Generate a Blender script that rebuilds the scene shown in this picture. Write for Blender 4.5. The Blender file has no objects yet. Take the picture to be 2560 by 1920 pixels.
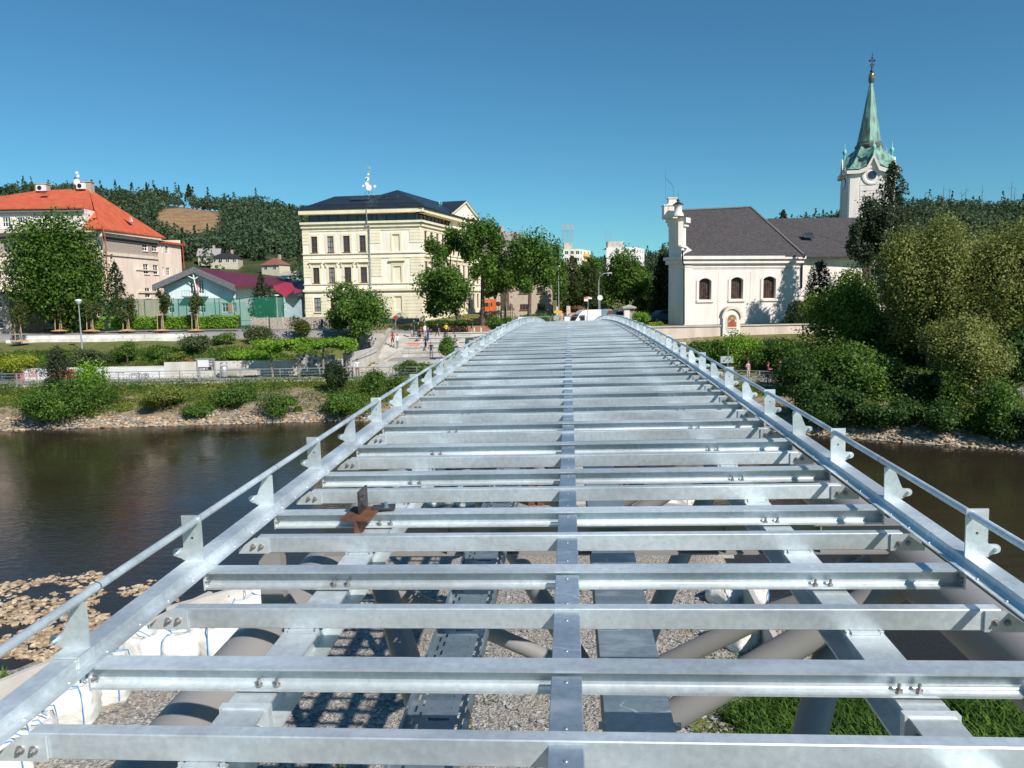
import bpy, bmesh, math, random
import numpy as np
from mathutils import Vector, Matrix, noise
sc = bpy.context.scene
COL = sc.collection
R = math.radians
# ------------------------------------------------------------------ camera
CZ = 9.5
FPX = 1900.0
PITCH, ROLL, YAW = 0.1121, 0.014, 0.0769
_f = Vector((0, math.cos(PITCH), -math.sin(PITCH)))
_r0 = Vector((1, 0, 0))
_u0 = _r0.cross(_f)
CR = (_r0 * math.cos(ROLL) - _u0 * math.sin(ROLL)).normalized()
CU = CR.cross(_f)
cam_d = bpy.data.cameras.new("camera")
cam = bpy.data.objects.new("camera", cam_d)
COL.objects.link(cam)
mw = Matrix((CR, CU, -_f)).transposed().to_4x4()
mw.translation = Vector((0, 0, CZ))
cam.matrix_world = mw
cam_d.sensor_width = 36
cam_d.lens = 36 * FPX / 2560
cam_d.clip_end = 4000
cam_d.clip_start = 0.05
sc.camera = cam
# ------------------------------------------------------------------ sky, sun, exposure
SD = Vector((0.75, -0.92, 1.0)).normalized()      # towards the sun
EL = math.asin(SD.z)
AZ = math.atan2(SD.x, SD.y)
W = bpy.data.worlds.new("World")
sc.world = W
W.use_nodes = True
nt = W.node_tree
sky = nt.nodes.new("ShaderNodeTexSky")
sky.sky_type = 'NISHITA'
sky.sun_disc = False
sky.sun_elevation = EL
sky.sun_rotation = AZ
sky.air_density = 1.0
sky.dust_density = 0.0
sky.ozone_density = 1.5
sky.altitude = 200
tint = nt.nodes.new("ShaderNodeMix"); tint.data_type = 'RGBA'; tint.blend_type = 'MULTIPLY'; tint.inputs[0].default_value = 1
tint.inputs[7].default_value = (0.40, 0.84, 1.0, 1)      # clear deep blue morning air
nt.links.new(sky.outputs[0], tint.inputs[6])
nt.links.new(tint.outputs[2], nt.nodes["Background"].inputs[0])
nt.nodes["Background"].inputs[1].default_value = 0.08
sun_d = bpy.data.lights.new("sun", 'SUN')
sun_d.energy = 4.6
sun_d.angle = R(0.5)
sun_d.color = (1.0, 0.93, 0.86)
sun = bpy.data.objects.new("sun", sun_d)
COL.objects.link(sun)
sun.rotation_euler = SD.to_track_quat('Z', 'Y').to_euler()
sun.location = (60, -70, 90)
sc.view_settings.view_transform = 'Standard'
sc.view_settings.look = 'None'
sc.view_settings.exposure = 0.3
sc.view_settings.gamma = 1
sc.cycles.max_bounces = 6
sc.cycles.transparent_max_bounces = 12
# ------------------------------------------------------------------ photograph rays -> real places (distances in metres)
def ray(x, y):
    d = _f * FPX + CR * (x - 1280) + CU * (960 - y)
    return d / d.y
def P(x, y, D):
    d = ray(x, y)
    return Vector((d.x * D, D, CZ + d.z * D))
def G(x, y, z):
    d = ray(x, y)
    t = (z - CZ) / d.z
    return Vector((d.x * t, t, z))
# ------------------------------------------------------------------ mesh building
class MB:
    def __init__(s):
        s.v = []; s.f = []; s.m = []; s.sm = []
    def add(s, v, f, m=0, smooth=False):
        b = len(s.v)
        s.v += [tuple(q) for q in v]
        s.f += [tuple(b + i for i in q) for q in f]
        s.m += [m] * len(f); s.sm += [smooth] * len(f)
        return s
    def box(s, c, sz, rz=0, m=0, rx=0):
        hx, hy, hz = sz[0] / 2, sz[1] / 2, sz[2] / 2
        M = Matrix.Rotation(rz, 3, 'Z') @ Matrix.Rotation(rx, 3, 'X')
        vs = [M @ Vector((a * hx, b * hy, d * hz)) + Vector(c) for d in (-1, 1) for b in (-1, 1) for a in (-1, 1)]
        return s.add(vs, [(0, 2, 3, 1), (4, 5, 7, 6), (0, 1, 5, 4), (2, 6, 7, 3), (0, 4, 6, 2), (1, 3, 7, 5)], m)
    def b2(s, lo, hi, m=0):
        return s.box([(a + b) / 2 for a, b in zip(lo, hi)], [b - a for a, b in zip(lo, hi)], m=m)
    def tube(s, p0, p1, r0, r1=None, n=10, m=0, cap=True, smooth=True):
        r1 = r0 if r1 is None else r1
        p0, p1 = Vector(p0), Vector(p1)
        q = (p1 - p0).to_track_quat('Z', 'Y')
        vs = []
        for p, r in ((p0, r0), (p1, r1)):
            vs += [p + q @ Vector((r * math.cos(2 * math.pi * i / n), r * math.sin(2 * math.pi * i / n), 0)) for i in range(n)]
        s.add(vs, [(i, (i + 1) % n, n + (i + 1) % n, n + i) for i in range(n)], m, smooth)
        if cap:
            s.add(vs, [tuple(range(n - 1, -1, -1)), tuple(range(n, 2 * n))], m)
        return s
    def path(s, pts, r, n=8, m=0, rs=None):
        pts = [Vector(p) for p in pts]
        K = len(pts); vs = []
        for k, p in enumerate(pts):
            t = (pts[min(k + 1, K - 1)] - pts[max(k - 1, 0)]).normalized()
            up = Vector((0, 0, 1)) if abs(t.z) < .95 else Vector((0, 1, 0))
            a = t.cross(up).normalized(); b = a.cross(t)
            rr = rs[k] if rs else r
            vs += [p + (a * math.cos(2 * math.pi * i / n) + b * math.sin(2 * math.pi * i / n)) * rr for i in range(n)]
        f = [(k * n + i, k * n + (i + 1) % n, (k + 1) * n + (i + 1) % n, (k + 1) * n + i) for k in range(K - 1) for i in range(n)]
        s.add(vs, f, m, True)
        s.add(vs, [tuple(range(n)), tuple(range(K * n - 1, K * n - n - 1, -1))], m)
        return s
    def prism(s, poly, a, b, axis='x', m=0):
        """closed polygon (2D) extruded from a to b along axis; poly in the two other axes in order"""
        n = len(poly)
        def mk(p, t):
            return {'x': (t, p[0], p[1]), 'y': (p[0], t, p[1]), 'z': (p[0], p[1], t)}[axis]
        vs = [mk(p, a) for p in poly] + [mk(p, b) for p in poly]
        return s.add(vs, [(i, (i + 1) % n, n + (i + 1) % n, n + i) for i in range(n)] + [tuple(range(n - 1, -1, -1)), tuple(range(n, 2 * n))], m)
    def lathe(s, c, prof, n=12, m=0):
        vs = [(c[0] + r * math.cos(2 * math.pi * i / n), c[1] + r * math.sin(2 * math.pi * i / n), c[2] + z) for r, z in prof for i in range(n)]
        return s.add(vs, [(k * n + i, k * n + (i + 1) % n, (k + 1) * n + (i + 1) % n, (k + 1) * n + i) for k in range(len(prof) - 1) for i in range(n)], m, True)
    def build(s, name, mats, parent=None, loc=(0, 0, 0), rz=0, fix=True):
        me = bpy.data.meshes.new(name)
        me.from_pydata(s.v, [], s.f)
        if not isinstance(mats, (list, tuple)): mats = [mats]
        for q in mats: me.materials.append(q)
        if len(s.f):
            me.polygons.foreach_set('material_index', s.m)
            me.polygons.foreach_set('use_smooth', s.sm)
        if fix:
            bm = bmesh.new(); bm.from_mesh(me)
            bmesh.ops.recalc_face_normals(bm, faces=bm.faces)
            bm.to_mesh(me); bm.free()
        me.update()
        o = bpy.data.objects.new(name, me)
        COL.objects.link(o)
        o.location = loc; o.rotation_euler = (0, 0, rz)
        if parent: o.parent = parent
        return o
def thing(name, label, cat, loc=(0, 0, 0), rz=0, group=None):
    o = bpy.data.objects.new(name, None)
    o.empty_display_size = .3
    COL.objects.link(o)
    o.location = loc; o.rotation_euler = (0, 0, rz)
    return tag(o, label, cat, group)
def tag(o, label, cat, group=None):
    o['label'] = label; o['category'] = cat
    if group: o['group'] = group
    return o
def kind(o, k):
    o['kind'] = k; return o
def link_copy(o, parent=None, loc=None, rot=None, scale=None):
    c = o.copy(); COL.objects.link(c)
    if parent is not None: c.parent = parent
    if loc is not None: c.location = loc
    if rot is not None: c.rotation_euler = rot
    if scale is not None: c.scale = scale
    return c
def copy_tree(o, loc=None, rz=None, label=None, parent=None):
    c = link_copy(o, parent, loc)
    if rz is not None: c.rotation_euler = (0, 0, rz)
    if label: c['label'] = label
    for ch in list(o.children): copy_tree(ch, parent=c)
    return c
# ------------------------------------------------------------------ materials
def mat(name, base, rough=.7, metal=0.0, var=.12, scale=4.0, bump=0.0, bscale=None, col2=None, lo=.35, hi=.65, spec=.5, detail=6, coord='Object', stretch=None, trans=0):
    m = bpy.data.materials.new(name); m.use_nodes = True
    n = m.node_tree.nodes; l = m.node_tree.links
    b = n['Principled BSDF']
    b.inputs['Roughness'].default_value = rough
    b.inputs['Metallic'].default_value = metal
    b.inputs['Specular IOR Level'].default_value = spec
    tc = n.new('ShaderNodeTexCoord'); src = tc.outputs[coord]
    if stretch:
        mp = n.new('ShaderNodeMapping'); mp.inputs['Scale'].default_value = stretch
        l.new(src, mp.inputs[0]); src = mp.outputs[0]
    t = n.new('ShaderNodeTexNoise'); t.inputs['Scale'].default_value = scale; t.inputs['Detail'].default_value = detail
    l.new(src, t.inputs['Vector'])
    r = n.new('ShaderNodeMapRange')
    r.inputs[1].default_value = lo; r.inputs[2].default_value = hi
    l.new(t.outputs[0], r.inputs[0])
    mx = n.new('ShaderNodeMix'); mx.data_type = 'RGBA'
    c1 = base; c2 = col2 or tuple(min(1, c * (1 + var * 2)) for c in base)
    if not col2: c1 = tuple(c * (1 - var) for c in base)
    mx.inputs[6].default_value = (*c1, 1); mx.inputs[7].default_value = (*c2, 1)
    l.new(r.outputs[0], mx.inputs[0])
    l.new(mx.outputs[2], b.inputs['Base Color'])
    if bump:
        t2 = n.new('ShaderNodeTexNoise'); t2.inputs['Scale'].default_value = bscale or scale * 4; t2.inputs['Detail'].default_value = 4
        l.new(src, t2.inputs['Vector'])
        bp = n.new('ShaderNodeBump'); bp.inputs['Strength'].default_value = bump; bp.inputs['Distance'].default_value = .05
        l.new(t2.outputs[0], bp.inputs['Height']); l.new(bp.outputs[0], b.inputs['Normal'])
    m['mix'] = mx.name
    return m
def leafmat(name, dark, light, scale=.35, tr=.35, rough=.55):
    m = bpy.data.materials.new(name); m.use_nodes = True
    n = m.node_tree.nodes; l = m.node_tree.links
    for q in list(n): n.remove(q)
    out = n.new('ShaderNodeOutputMaterial'); geo = n.new('ShaderNodeNewGeometry')
    t = n.new('ShaderNodeTexNoise'); t.inputs['Scale'].default_value = scale * 1.6; t.inputs['Detail'].default_value = 4
    l.new(geo.outputs['Position'], t.inputs['Vector'])
    mt = n.new('ShaderNodeMath'); mt.operation = 'ADD'
    ms = n.new('ShaderNodeMath'); ms.operation = 'MULTIPLY_ADD'; ms.inputs[1].default_value = .55; ms.inputs[2].default_value = -.28
    l.new(geo.outputs['Random Per Island'], ms.inputs[0]); l.new(t.outputs[0], mt.inputs[0]); l.new(ms.outputs[0], mt.inputs[1])
    r = n.new('ShaderNodeMapRange'); r.inputs[1].default_value = .25; r.inputs[2].default_value = .75
    l.new(mt.outputs[0], r.inputs[0])
    mx = n.new('ShaderNodeMix'); mx.data_type = 'RGBA'
    mx.inputs[6].default_value = (*dark, 1); mx.inputs[7].default_value = (*light, 1); l.new(r.outputs[0], mx.inputs[0])
    p = n.new('ShaderNodeBsdfPrincipled'); p.inputs['Roughness'].default_value = rough; p.inputs['Specular IOR Level'].default_value = .3
    l.new(mx.outputs[2], p.inputs['Base Color'])
    tn = n.new('ShaderNodeBsdfTranslucent'); l.new(mx.outputs[2], tn.inputs[0])
    a = n.new('ShaderNodeMixShader'); a.inputs[0].default_value = tr
    l.new(p.outputs[0], a.inputs[1]); l.new(tn.outputs[0], a.inputs[2]); l.new(a.outputs[0], out.inputs[0])
    return m
def galv(name, base=(.56, .6, .64), metal=.75, rough=.42):
    """hot-dip galvanised steel: cloudy zinc bloom, small spangle, run marks"""
    m = bpy.data.materials.new(name); m.use_nodes = True
    n = m.node_tree.nodes; l = m.node_tree.links; b = n['Principled BSDF']
    tc = n.new('ShaderNodeTexCoord'); oi = n.new('ShaderNodeObjectInfo')
    ad = n.new('ShaderNodeVectorMath'); ad.operation = 'MULTIPLY_ADD'
    cb = n.new('ShaderNodeCombineXYZ'); 
    for i in range(3): l.new(oi.outputs['Random'], cb.inputs[i])
    l.new(cb.outputs[0], ad.inputs[0]); ad.inputs[1].default_value = (37, 19, 53); l.new(tc.outputs['Object'], ad.inputs[2])
    def nz(scale, det, st=None):
        t = n.new('ShaderNodeTexNoise'); t.inputs['Scale'].default_value = scale; t.inputs['Detail'].default_value = det
        if st:
            mp = n.new('ShaderNodeMapping'); mp.inputs['Scale'].default_value = st; l.new(ad.outputs[0], mp.inputs[0]); l.new(mp.outputs[0], t.inputs[0])
        else: l.new(ad.outputs[0], t.inputs[0])
        return t
    a = nz(2.2, 5, (.35, 1, 1)); c = nz(26, 5); v = n.new('ShaderNodeTexVoronoi'); v.inputs['Scale'].default_value = 55
    l.new(ad.outputs[0], v.inputs[0])
    def rng(src, lo, hi, o0, o1):
        r = n.new('ShaderNodeMapRange'); r.inputs[1].default_value = lo; r.inputs[2].default_value = hi; r.inputs[3].default_value = o0; r.inputs[4].default_value = o1
        l.new(src, r.inputs[0]); return r.outputs[0]
    def mul(x, y):
        q = n.new('ShaderNodeMath'); q.operation = 'MULTIPLY'; l.new(x, q.inputs[0]); l.new(y, q.inputs[1]); return q.outputs[0]
    k = mul(mul(rng(a.outputs[0], .35, .68, .76, 1.16), rng(c.outputs[0], .3, .7, .9, 1.08)), rng(v.outputs['Color'], 0, 1, .93, 1.05))
    vm = n.new('ShaderNodeVectorMath'); vm.operation = 'SCALE'; vm.inputs[0].default_value = base
    l.new(k, vm.inputs['Scale']); 
    # white bloom patches
    w = nz(3.4, 8, (.5, 1.2, 1.6)); mx = n.new('ShaderNodeMix'); mx.data_type = 'RGBA'
    l.new(rng(w.outputs[0], .58, .68, 0, .45), mx.inputs[0]); l.new(vm.outputs[0], mx.inputs[6]); mx.inputs[7].default_value = (.8, .83, .86, 1)
    # pale outline runs left by the zinc bath and a few brownish smears
    q = nz(1.6, 3, (.45, 1.5, 2.2)); md_ = n.new('ShaderNodeMath'); md_.operation = 'PINGPONG'; md_.inputs[1].default_value = .06; l.new(q.outputs[0], md_.inputs[0])
    m3 = n.new('ShaderNodeMix'); m3.data_type = 'RGBA'; l.new(mul(rng(md_.outputs[0], .056, .0595, 0, .5), rng(a.outputs[0], .5, .58, 0, 1)), m3.inputs[0]); l.new(mx.outputs[2], m3.inputs[6]); m3.inputs[7].default_value = (.86, .9, .92, 1)
    w2 = nz(1.1, 6, (1.6, .6, .6)); m4 = n.new('ShaderNodeMix'); m4.data_type = 'RGBA'; l.new(rng(w2.outputs[0], .66, .76, 0, .4), m4.inputs[0]); l.new(m3.outputs[2], m4.inputs[6]); m4.inputs[7].default_value = (.30, .26, .23, 1)
    l.new(m4.outputs[2], b.inputs['Base Color'])
    b.inputs['Metallic'].default_value = metal
    l.new(rng(a.outputs[0], .3, .7, rough - .08, rough + .14), b.inputs['Roughness'])
    bp = n.new('ShaderNodeBump'); bp.inputs['Strength'].default_value = .15; bp.inputs['Distance'].default_value = .004
    l.new(c.outputs[0], bp.inputs['Height']); l.new(bp.outputs[0], b.inputs['Normal'])
    return m
def fn_mat(name, rough=.8, metal=0, spec=.4):
    m = bpy.data.materials.new(name); m.use_nodes = True
    b = m.node_tree.nodes['Principled BSDF']
    b.inputs['Roughness'].default_value = rough; b.inputs['Metallic'].default_value = metal; b.inputs['Specular IOR Level'].default_value = spec
    return m, m.node_tree.nodes, m.node_tree.links, b
GALV = galv('galvanised_steel', (.64, .71, .73), .48, .40)
GALV2 = galv('galvanised_sheet', (.25, .32, .37), .6, .36)
GALV3 = galv('galvanised_plank', (.36, .44, .50), .6, .36)
TUBE = mat('grey_tube_paint', (.245, .24, .232), .45, 0, .06, .7, spec=.45)
DARKHOLE = mat('bolt_zinc', (.35, .34, .33), .45, .8, .15, 30)
RUST = mat('rusty_steel', (.12, .05, .025), .8, .2, .3, 14, bump=.3, col2=(.20, .09, .045))
STEEL_DARK = mat('raw_steel', (.12, .10, .10), .4, .8, .2, 20)
# ================================================================== FOOTBRIDGE (built in its own frame: origin under the camera, +Y along the deck)
GX, KX = 0.0394, 0.00078
XL, XR, H0 = 2.027, 1.963, 1.506
Y0 = 2.886
def zr(y): return -H0 + GX * y - KX * y * y
def sl(y): return math.atan(GX - 2 * KX * y)
bridge = thing('footbridge', 'unfinished galvanised steel footbridge with open deck framing spanning the river', 'bridge', (0, 0, CZ))
bridge.rotation_euler = (0, -0.0166, -YAW)
YEND = 76.0
def steel_row(name, mb, ys, mats, dz, x=0, near_extra=None):
    first = None; out = []
    for i, y in enumerate(ys):
        loc = (x, y, zr(y) + dz)
        if first is None:
            first = mb.build(name, mats, bridge, loc); o = first
        else: o = link_copy(first, bridge, loc)
        o.rotation_euler = (sl(y), 0, 0); out.append(o)
    return out
heaY = [Y0 + i for i in range(-1, int(YEND - Y0))]
upeY = [y - .5 for y in heaY] + [heaY[-1] + .5]
# wide flange crossbeam, open towards the camera (top at z=0)
m = MB(); tf, tw, b, h = .010, .006, .05, .10
def fil(cx, cz, r, a0, a1, n=4): return [(cx + r * math.cos(R(a0 + (a1 - a0) * k / n)), cz + r * math.sin(R(a0 + (a1 - a0) * k / n))) for k in range(n + 1)]
r = .014
prof = [(-b, 0), (b, 0), (b, -tf)] + fil(tw / 2 + r, -tf - r, r, 90, 180) + fil(tw / 2 + r, -h + tf + r, r, 180, 270) + [(b, -h + tf), (b, -h), (-b, -h), (-b, -h + tf)] + fil(-tw / 2 - r, -h + tf + r, r, 270, 360) + fil(-tw / 2 - r, -tf - r, r, 0, 90) + [(-b, -tf)]
m.prism(prof, -XL + .02, XR - .02)
heas = steel_row('crossbeam', m, heaY, GALV, -.05)
# channel crossbeam, web towards the camera
m = MB(); w = .056
prof = [(-.0, -.004), (.004, 0), (w, 0), (w, -.009), (.02, -.009), (.007, -.02), (.007, -.08), (.02, -.091), (w, -.091), (w, -.1), (.004, -.1), (0, -.096)]
m.prism(prof, -XL + .09, XR - .09)
upes = steel_row('channel_beam', m, upeY, GALV, -.05)
# end plates with bolts on the near beams
def bolt(mb, p, r=.011, ax=Vector((0, -1, 0)), l=.016, m=0):
    p = Vector(p)
    mb.tube(p, p + ax * .004, r * 1.5, n=12, m=m, smooth=False)
    mb.tube(p + ax * .004, p + ax * l, r, n=6, m=m, smooth=False)
    mb.tube(p + ax * l, p + ax * (l + .007), r * .55, n=8, m=m)
def per_side(rows, plate, bolts):
    for s, X in ((-1, XL), (1, XR)):
        pl = MB(); bo = MB(); plate(pl, s, X); bolts(bo, s, X)
        for i, o in enumerate(rows[:34]):
            if i == 0: e = pl.build('end_plate', GALV, o); q = bo.build('bolt', DARKHOLE, o)
            else: link_copy(e, o); link_copy(q, o)
def plate_a(pl, s, X):
    x0, x1 = s * (X + .03), s * (X - .16)
    pl.prism([(x1, -.004), (x1 + s * .09, -.004), (x0, -.075), (x0, -.1), (x1, -.1)], -.012, -.002, 'y')
def bolts_a(bo, s, X):
    for k in (0, 1): bolt(bo, (s * (X - .16) + s * (.045 + k * .05), -.012, -.055), .011)
def plate_b(pl, s, X): pl.b2((min(s * (X - .021), s * (X - .013)), -.052, -.104), (max(s * (X - .021), s * (X - .013)), .052, -.008))
def bolts_b(bo, s, X):
    bolt(bo, (s * (X - .021), -.03, -.06), .012, Vector((-s, 0, 0)))
    for k in (0, 1): bo.tube((s * 1.26 + (k - .5) * .075, -.03, -.091), (s * 1.26 + (k - .5) * .075, -.03, -.055), .0075, n=8); bo.tube((s * 1.26 + (k - .5) * .075, -.03, -.091), (s * 1.26 + (k - .5) * .075, -.03, -.077), .014, n=6, smooth=False)
per_side(upes, plate_a, bolts_a)
per_side(heas, plate_b, bolts_b)
# centre strip pieces between the beams
pc = MB(); pc.prism([(-.06, 0), (-.057, .003), (.057, .003), (.06, 0), (.06, -.045), (-.06, -.045)], -.49 + .06, -.052 - .004, 'y')
for k in (-.40, -.10): pc.lathe((0, k, .003), [(.008, 0), (.007, .003), (0, .004)], 8)
steel_row('centre_plank', pc, heaY, GALV3, -.072, -.045)
pc = MB(); pc.prism([(-.06, 0), (-.057, .003), (.057, .003), (.06, 0), (.06, -.045), (-.06, -.045)], -.44, -.002, 'y')
for k in (-.36, -.08): pc.lathe((0, k, .003), [(.008, 0), (.007, .003), (0, .004)], 8)
steel_row('centre_joint_plank', pc, upeY, GALV3, -.07, -.045)
# edge girders: swept profile
def sweep(name, prof, x, ys, mats, dz=0, rivets=None):
    m = MB(); n = len(prof); vs = []
    for y in ys:
        a = sl(y)
        for px, pz in prof: vs.append((x + px, y - pz * math.sin(a), zr(y) + dz + pz * math.cos(a)))
    m.add(vs, [(k * n + i, k * n + (i + 1) % n, (k + 1) * n + (i + 1) % n, (k + 1) * n + i) for k in range(len(ys) - 1) for i in range(n)])
    m.add(vs, [tuple(range(n)), tuple(range(len(vs) - n, len(vs)))])
    if rivets:
        for y in np.arange(1.7, 26, .25): m.lathe((x + rivets[0], y, zr(y) + dz + rivets[1]), [(.008, 0), (.007, .004), (0, .006)], 7)
    return m.build(name, mats, bridge)
ysw = [0.8 + i * 1.0 for i in range(int(YEND))]
for s, X in ((-1, XL), (1, XR)):
    prof = [(0, -.004), (s * .004, 0), (s * .1, 0), (s * .104, -.004), (s * .104, -.13), (s * .096, -.13), (s * .096, -.008), (s * .008, -.008), (s * .008, -.048), (-s * .05, -.048), (-s * .05, -.041), (-s * .012, -.041), (0, -.03)]
    sweep('edge_girder', prof, s * X, ysw, GALV, rivets=(-s * .03, -.041))
    m = MB()
    m.path([(s * (X + .026), y, zr(y) + .222) for y in [0.2] + ysw], .019, 12)
    o = m.build('top_rail', GALV, bridge)
    m = MB()
    for i in range(0, 30, 2): y = Y0 + i + .12; m.tube((s * (X + .026), y - .004, zr(y) + .222), (s * (X + .026), y + .004, zr(y + .008) + .222), .0212, n=12)
    m.build('weld_seam', GALV2, o)
    # side splice near the camera
m = MB(); m.b2((-XL - .112, 2.80, zr(2.8) + .002), (-XL + .006, 2.90, zr(2.8) + .012)); m.b2((-XL + .001, 2.80, zr(2.8) - .10), (-XL + .008, 2.90, zr(2.8) + .012))
m.build('splice_plate', GALV, bridge)
def post(s, full):
    m = MB()
    if full: poly = [(0, 0), (0, .25), (.108, .25), (.108, .075)]
    else: poly = [(0, 0), (0, .205), (.05, .205), (.062, .19), (.108, .075)]
    poly = poly + [(.118, .066), (.145, .066)] + [(.148 + .024 * math.cos(R(a)), .042 + .024 * math.sin(R(a))) for a in (90, 60, 30, 0, -30, -60)] + [(.128, .012), (.11, 0)]
    m.prism([(s * a, b) for a, b in poly], -.005, .005, 'y')
    m.tube((s * .147, -.03, .042), (s * .147, .035, .042), .010, n=8)
    return m
hole = {}
for s, X in ((-1, XL), (1, XR)):
    first = {}
    for i, y in enumerate(heaY):
        full = (i % 2 == 0)
        nm = 'railing_plate' if full else 'gusset_plate'
        if nm not in first:
            first[nm] = post(s, full).build(nm, GALV, bridge, (s * X, y, zr(y))); o = first[nm]
            if full:
                h_ = MB(); h_.tube((s * .054, -.0052, .125), (s * .054, -.0042, .125), .007, n=12); hole[s] = h_.build('bolt_hole', STEEL_DARK, o)
        else:
            o = link_copy(first[nm], bridge, (s * X, y, zr(y)))
            if full and i < 20: link_copy(hole[s], o)
        o.rotation_euler = (0, 0, 0)
# longitudinal stringers (wide flange) under the crossbeams
for s, cx in ((-1, -1.31), (1, 1.29)):
    t, bb, hh = .012, .085, .17
    prof = [(-bb, 0), (bb, 0), (bb, -t), (.005, -t), (.005, -hh + t), (bb, -hh + t), (bb, -hh), (-bb, -hh), (-bb, -hh + t), (-.005, -hh + t), (-.005, -t), (-bb, -t)]
    sweep('stringer', prof, cx, [0.8 + i * .98 for i in range(72)], GALV, -.162)
    m = MB(); m.b2((-.1, 0, -.33), (.1, .016, -.155)); m.b2((-.1, -.0201, -.33), (.1, -.001, -.155))
    for xx in (-.05, .05): bolt(m, (xx, -.02, -.25), .016, m=1)
    f = None
    for k in range(14):
        y = 2.75 + k * 4.9; f = m.build('splice_plate', [GALV, DARKHOLE], bridge, (cx, y, zr(y))) if f is None else (link_copy(f, bridge, (cx, y, zr(y))) and f)
# packers between stringer and beams
m = MB()
m.b2((-.06, -.05, -.012), (.06, .05, 0)); 
for a in (-.075, .075): m.tube((a, -.03, -.03), (a, -.03, .0), .011, n=6, smooth=False)
for s, cx in ((-1, -1.31), (1, 1.29)):
    f = None
    for y in upeY[:30]:
        f = m.build('packer', GALV, bridge, (cx, y + .03, zr(y) - .15)) if f is None else link_copy(f, bridge, (cx, y + .03, zr(y) - .15))
# perforated cable tray: real slots
def traypiece(holes=True):
    m = MB(); Wt, L = .30, 1.0
    xs = [0, .022, .034, .052, .064, .10, .20, .236, .248, .266, .278, .30]
    ny = 40
    for j in range(ny):
        y0, y1 = j * L / ny, (j + 1) * L / ny
        for i in range(len(xs) - 1):
            a, b_ = xs[i], xs[i + 1]
            isl = (i in (1, 9) and j % 4 in (0, 1)) or (i in (3, 7) and j % 4 in (2, 3)) 
            mid = (i == 5 and j % 4 == 1)
            if holes and (isl or (mid and j % 8 == 1 and False)): continue
            z = -.006 if (i == 5 and j % 4 == 1) else 0
            m.add([(a - Wt / 2, y0, z), (b_ - Wt / 2, y0, z), (b_ - Wt / 2, y1, z), (a - Wt / 2, y1, z)], [(0, 1, 2, 3)])
            if mid: m.add([(a - Wt / 2, y0, 0), (b_ - Wt / 2, y0, 0), (b_ - Wt / 2, y0, -.006), (a - Wt / 2, y0, -.006)], [(0, 1, 2, 3)]); m.add([(a - Wt / 2, y1, 0), (b_ - Wt / 2, y1, 0), (b_ - Wt / 2, y1, -.006), (a - Wt / 2, y1, -.006)], [(0, 1, 2, 3)])
    for s in (-1, 1):
        m.b2((s * Wt / 2 - .001, 0, 0), (s * Wt / 2 + .001, L, .06)); m.b2((min(s * Wt / 2, s * (Wt / 2 - .012)), 0, .06), (max(s * Wt / 2, s * (Wt / 2 - .012)), L, .062))
    return m
XT = -0.66
f = None
for k in range(24):
    y = 1.5 + k * 1.0; loc = (XT, y, zr(y) - .57)
    f = traypiece().build('cable_tray', GALV2, bridge, loc, fix=False) if f is None else link_copy(f, bridge, loc)
    f_o = f; 
    o = bpy.context.scene.objects[-1] if False else None
for o in bridge.children:
    if o.name.startswith('cable_tray'): o.rotation_euler = (sl(o.location.y), 0, 0)
m = MB()
prof = [(-.15, -.08), (.15, -.08), (.15, 0), (.152, .004), (-.152, .004), (-.15, 0)]
f = None
for k in range(26):
    y = 1.55 + k * 1.5; loc = (.27, y, zr(y) - .52)
    if f is None:
        m.prism(prof, 0, 1.485, 'y'); m.prism([(-.155, -.06), (.155, -.06), (.155, .008), (-.155, .008)], -.02, .02, 'y')
        for s in (-1, 1): m.b2((s * .165 - .018, .18, -.02), (s * .165 + .018, .20, .006))
        f = m.build('duct_cover', GALV2, bridge, loc); o = f
    else: o = link_copy(f, bridge, loc)
    o.rotation_euler = (sl(y), 0, 0)
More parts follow.
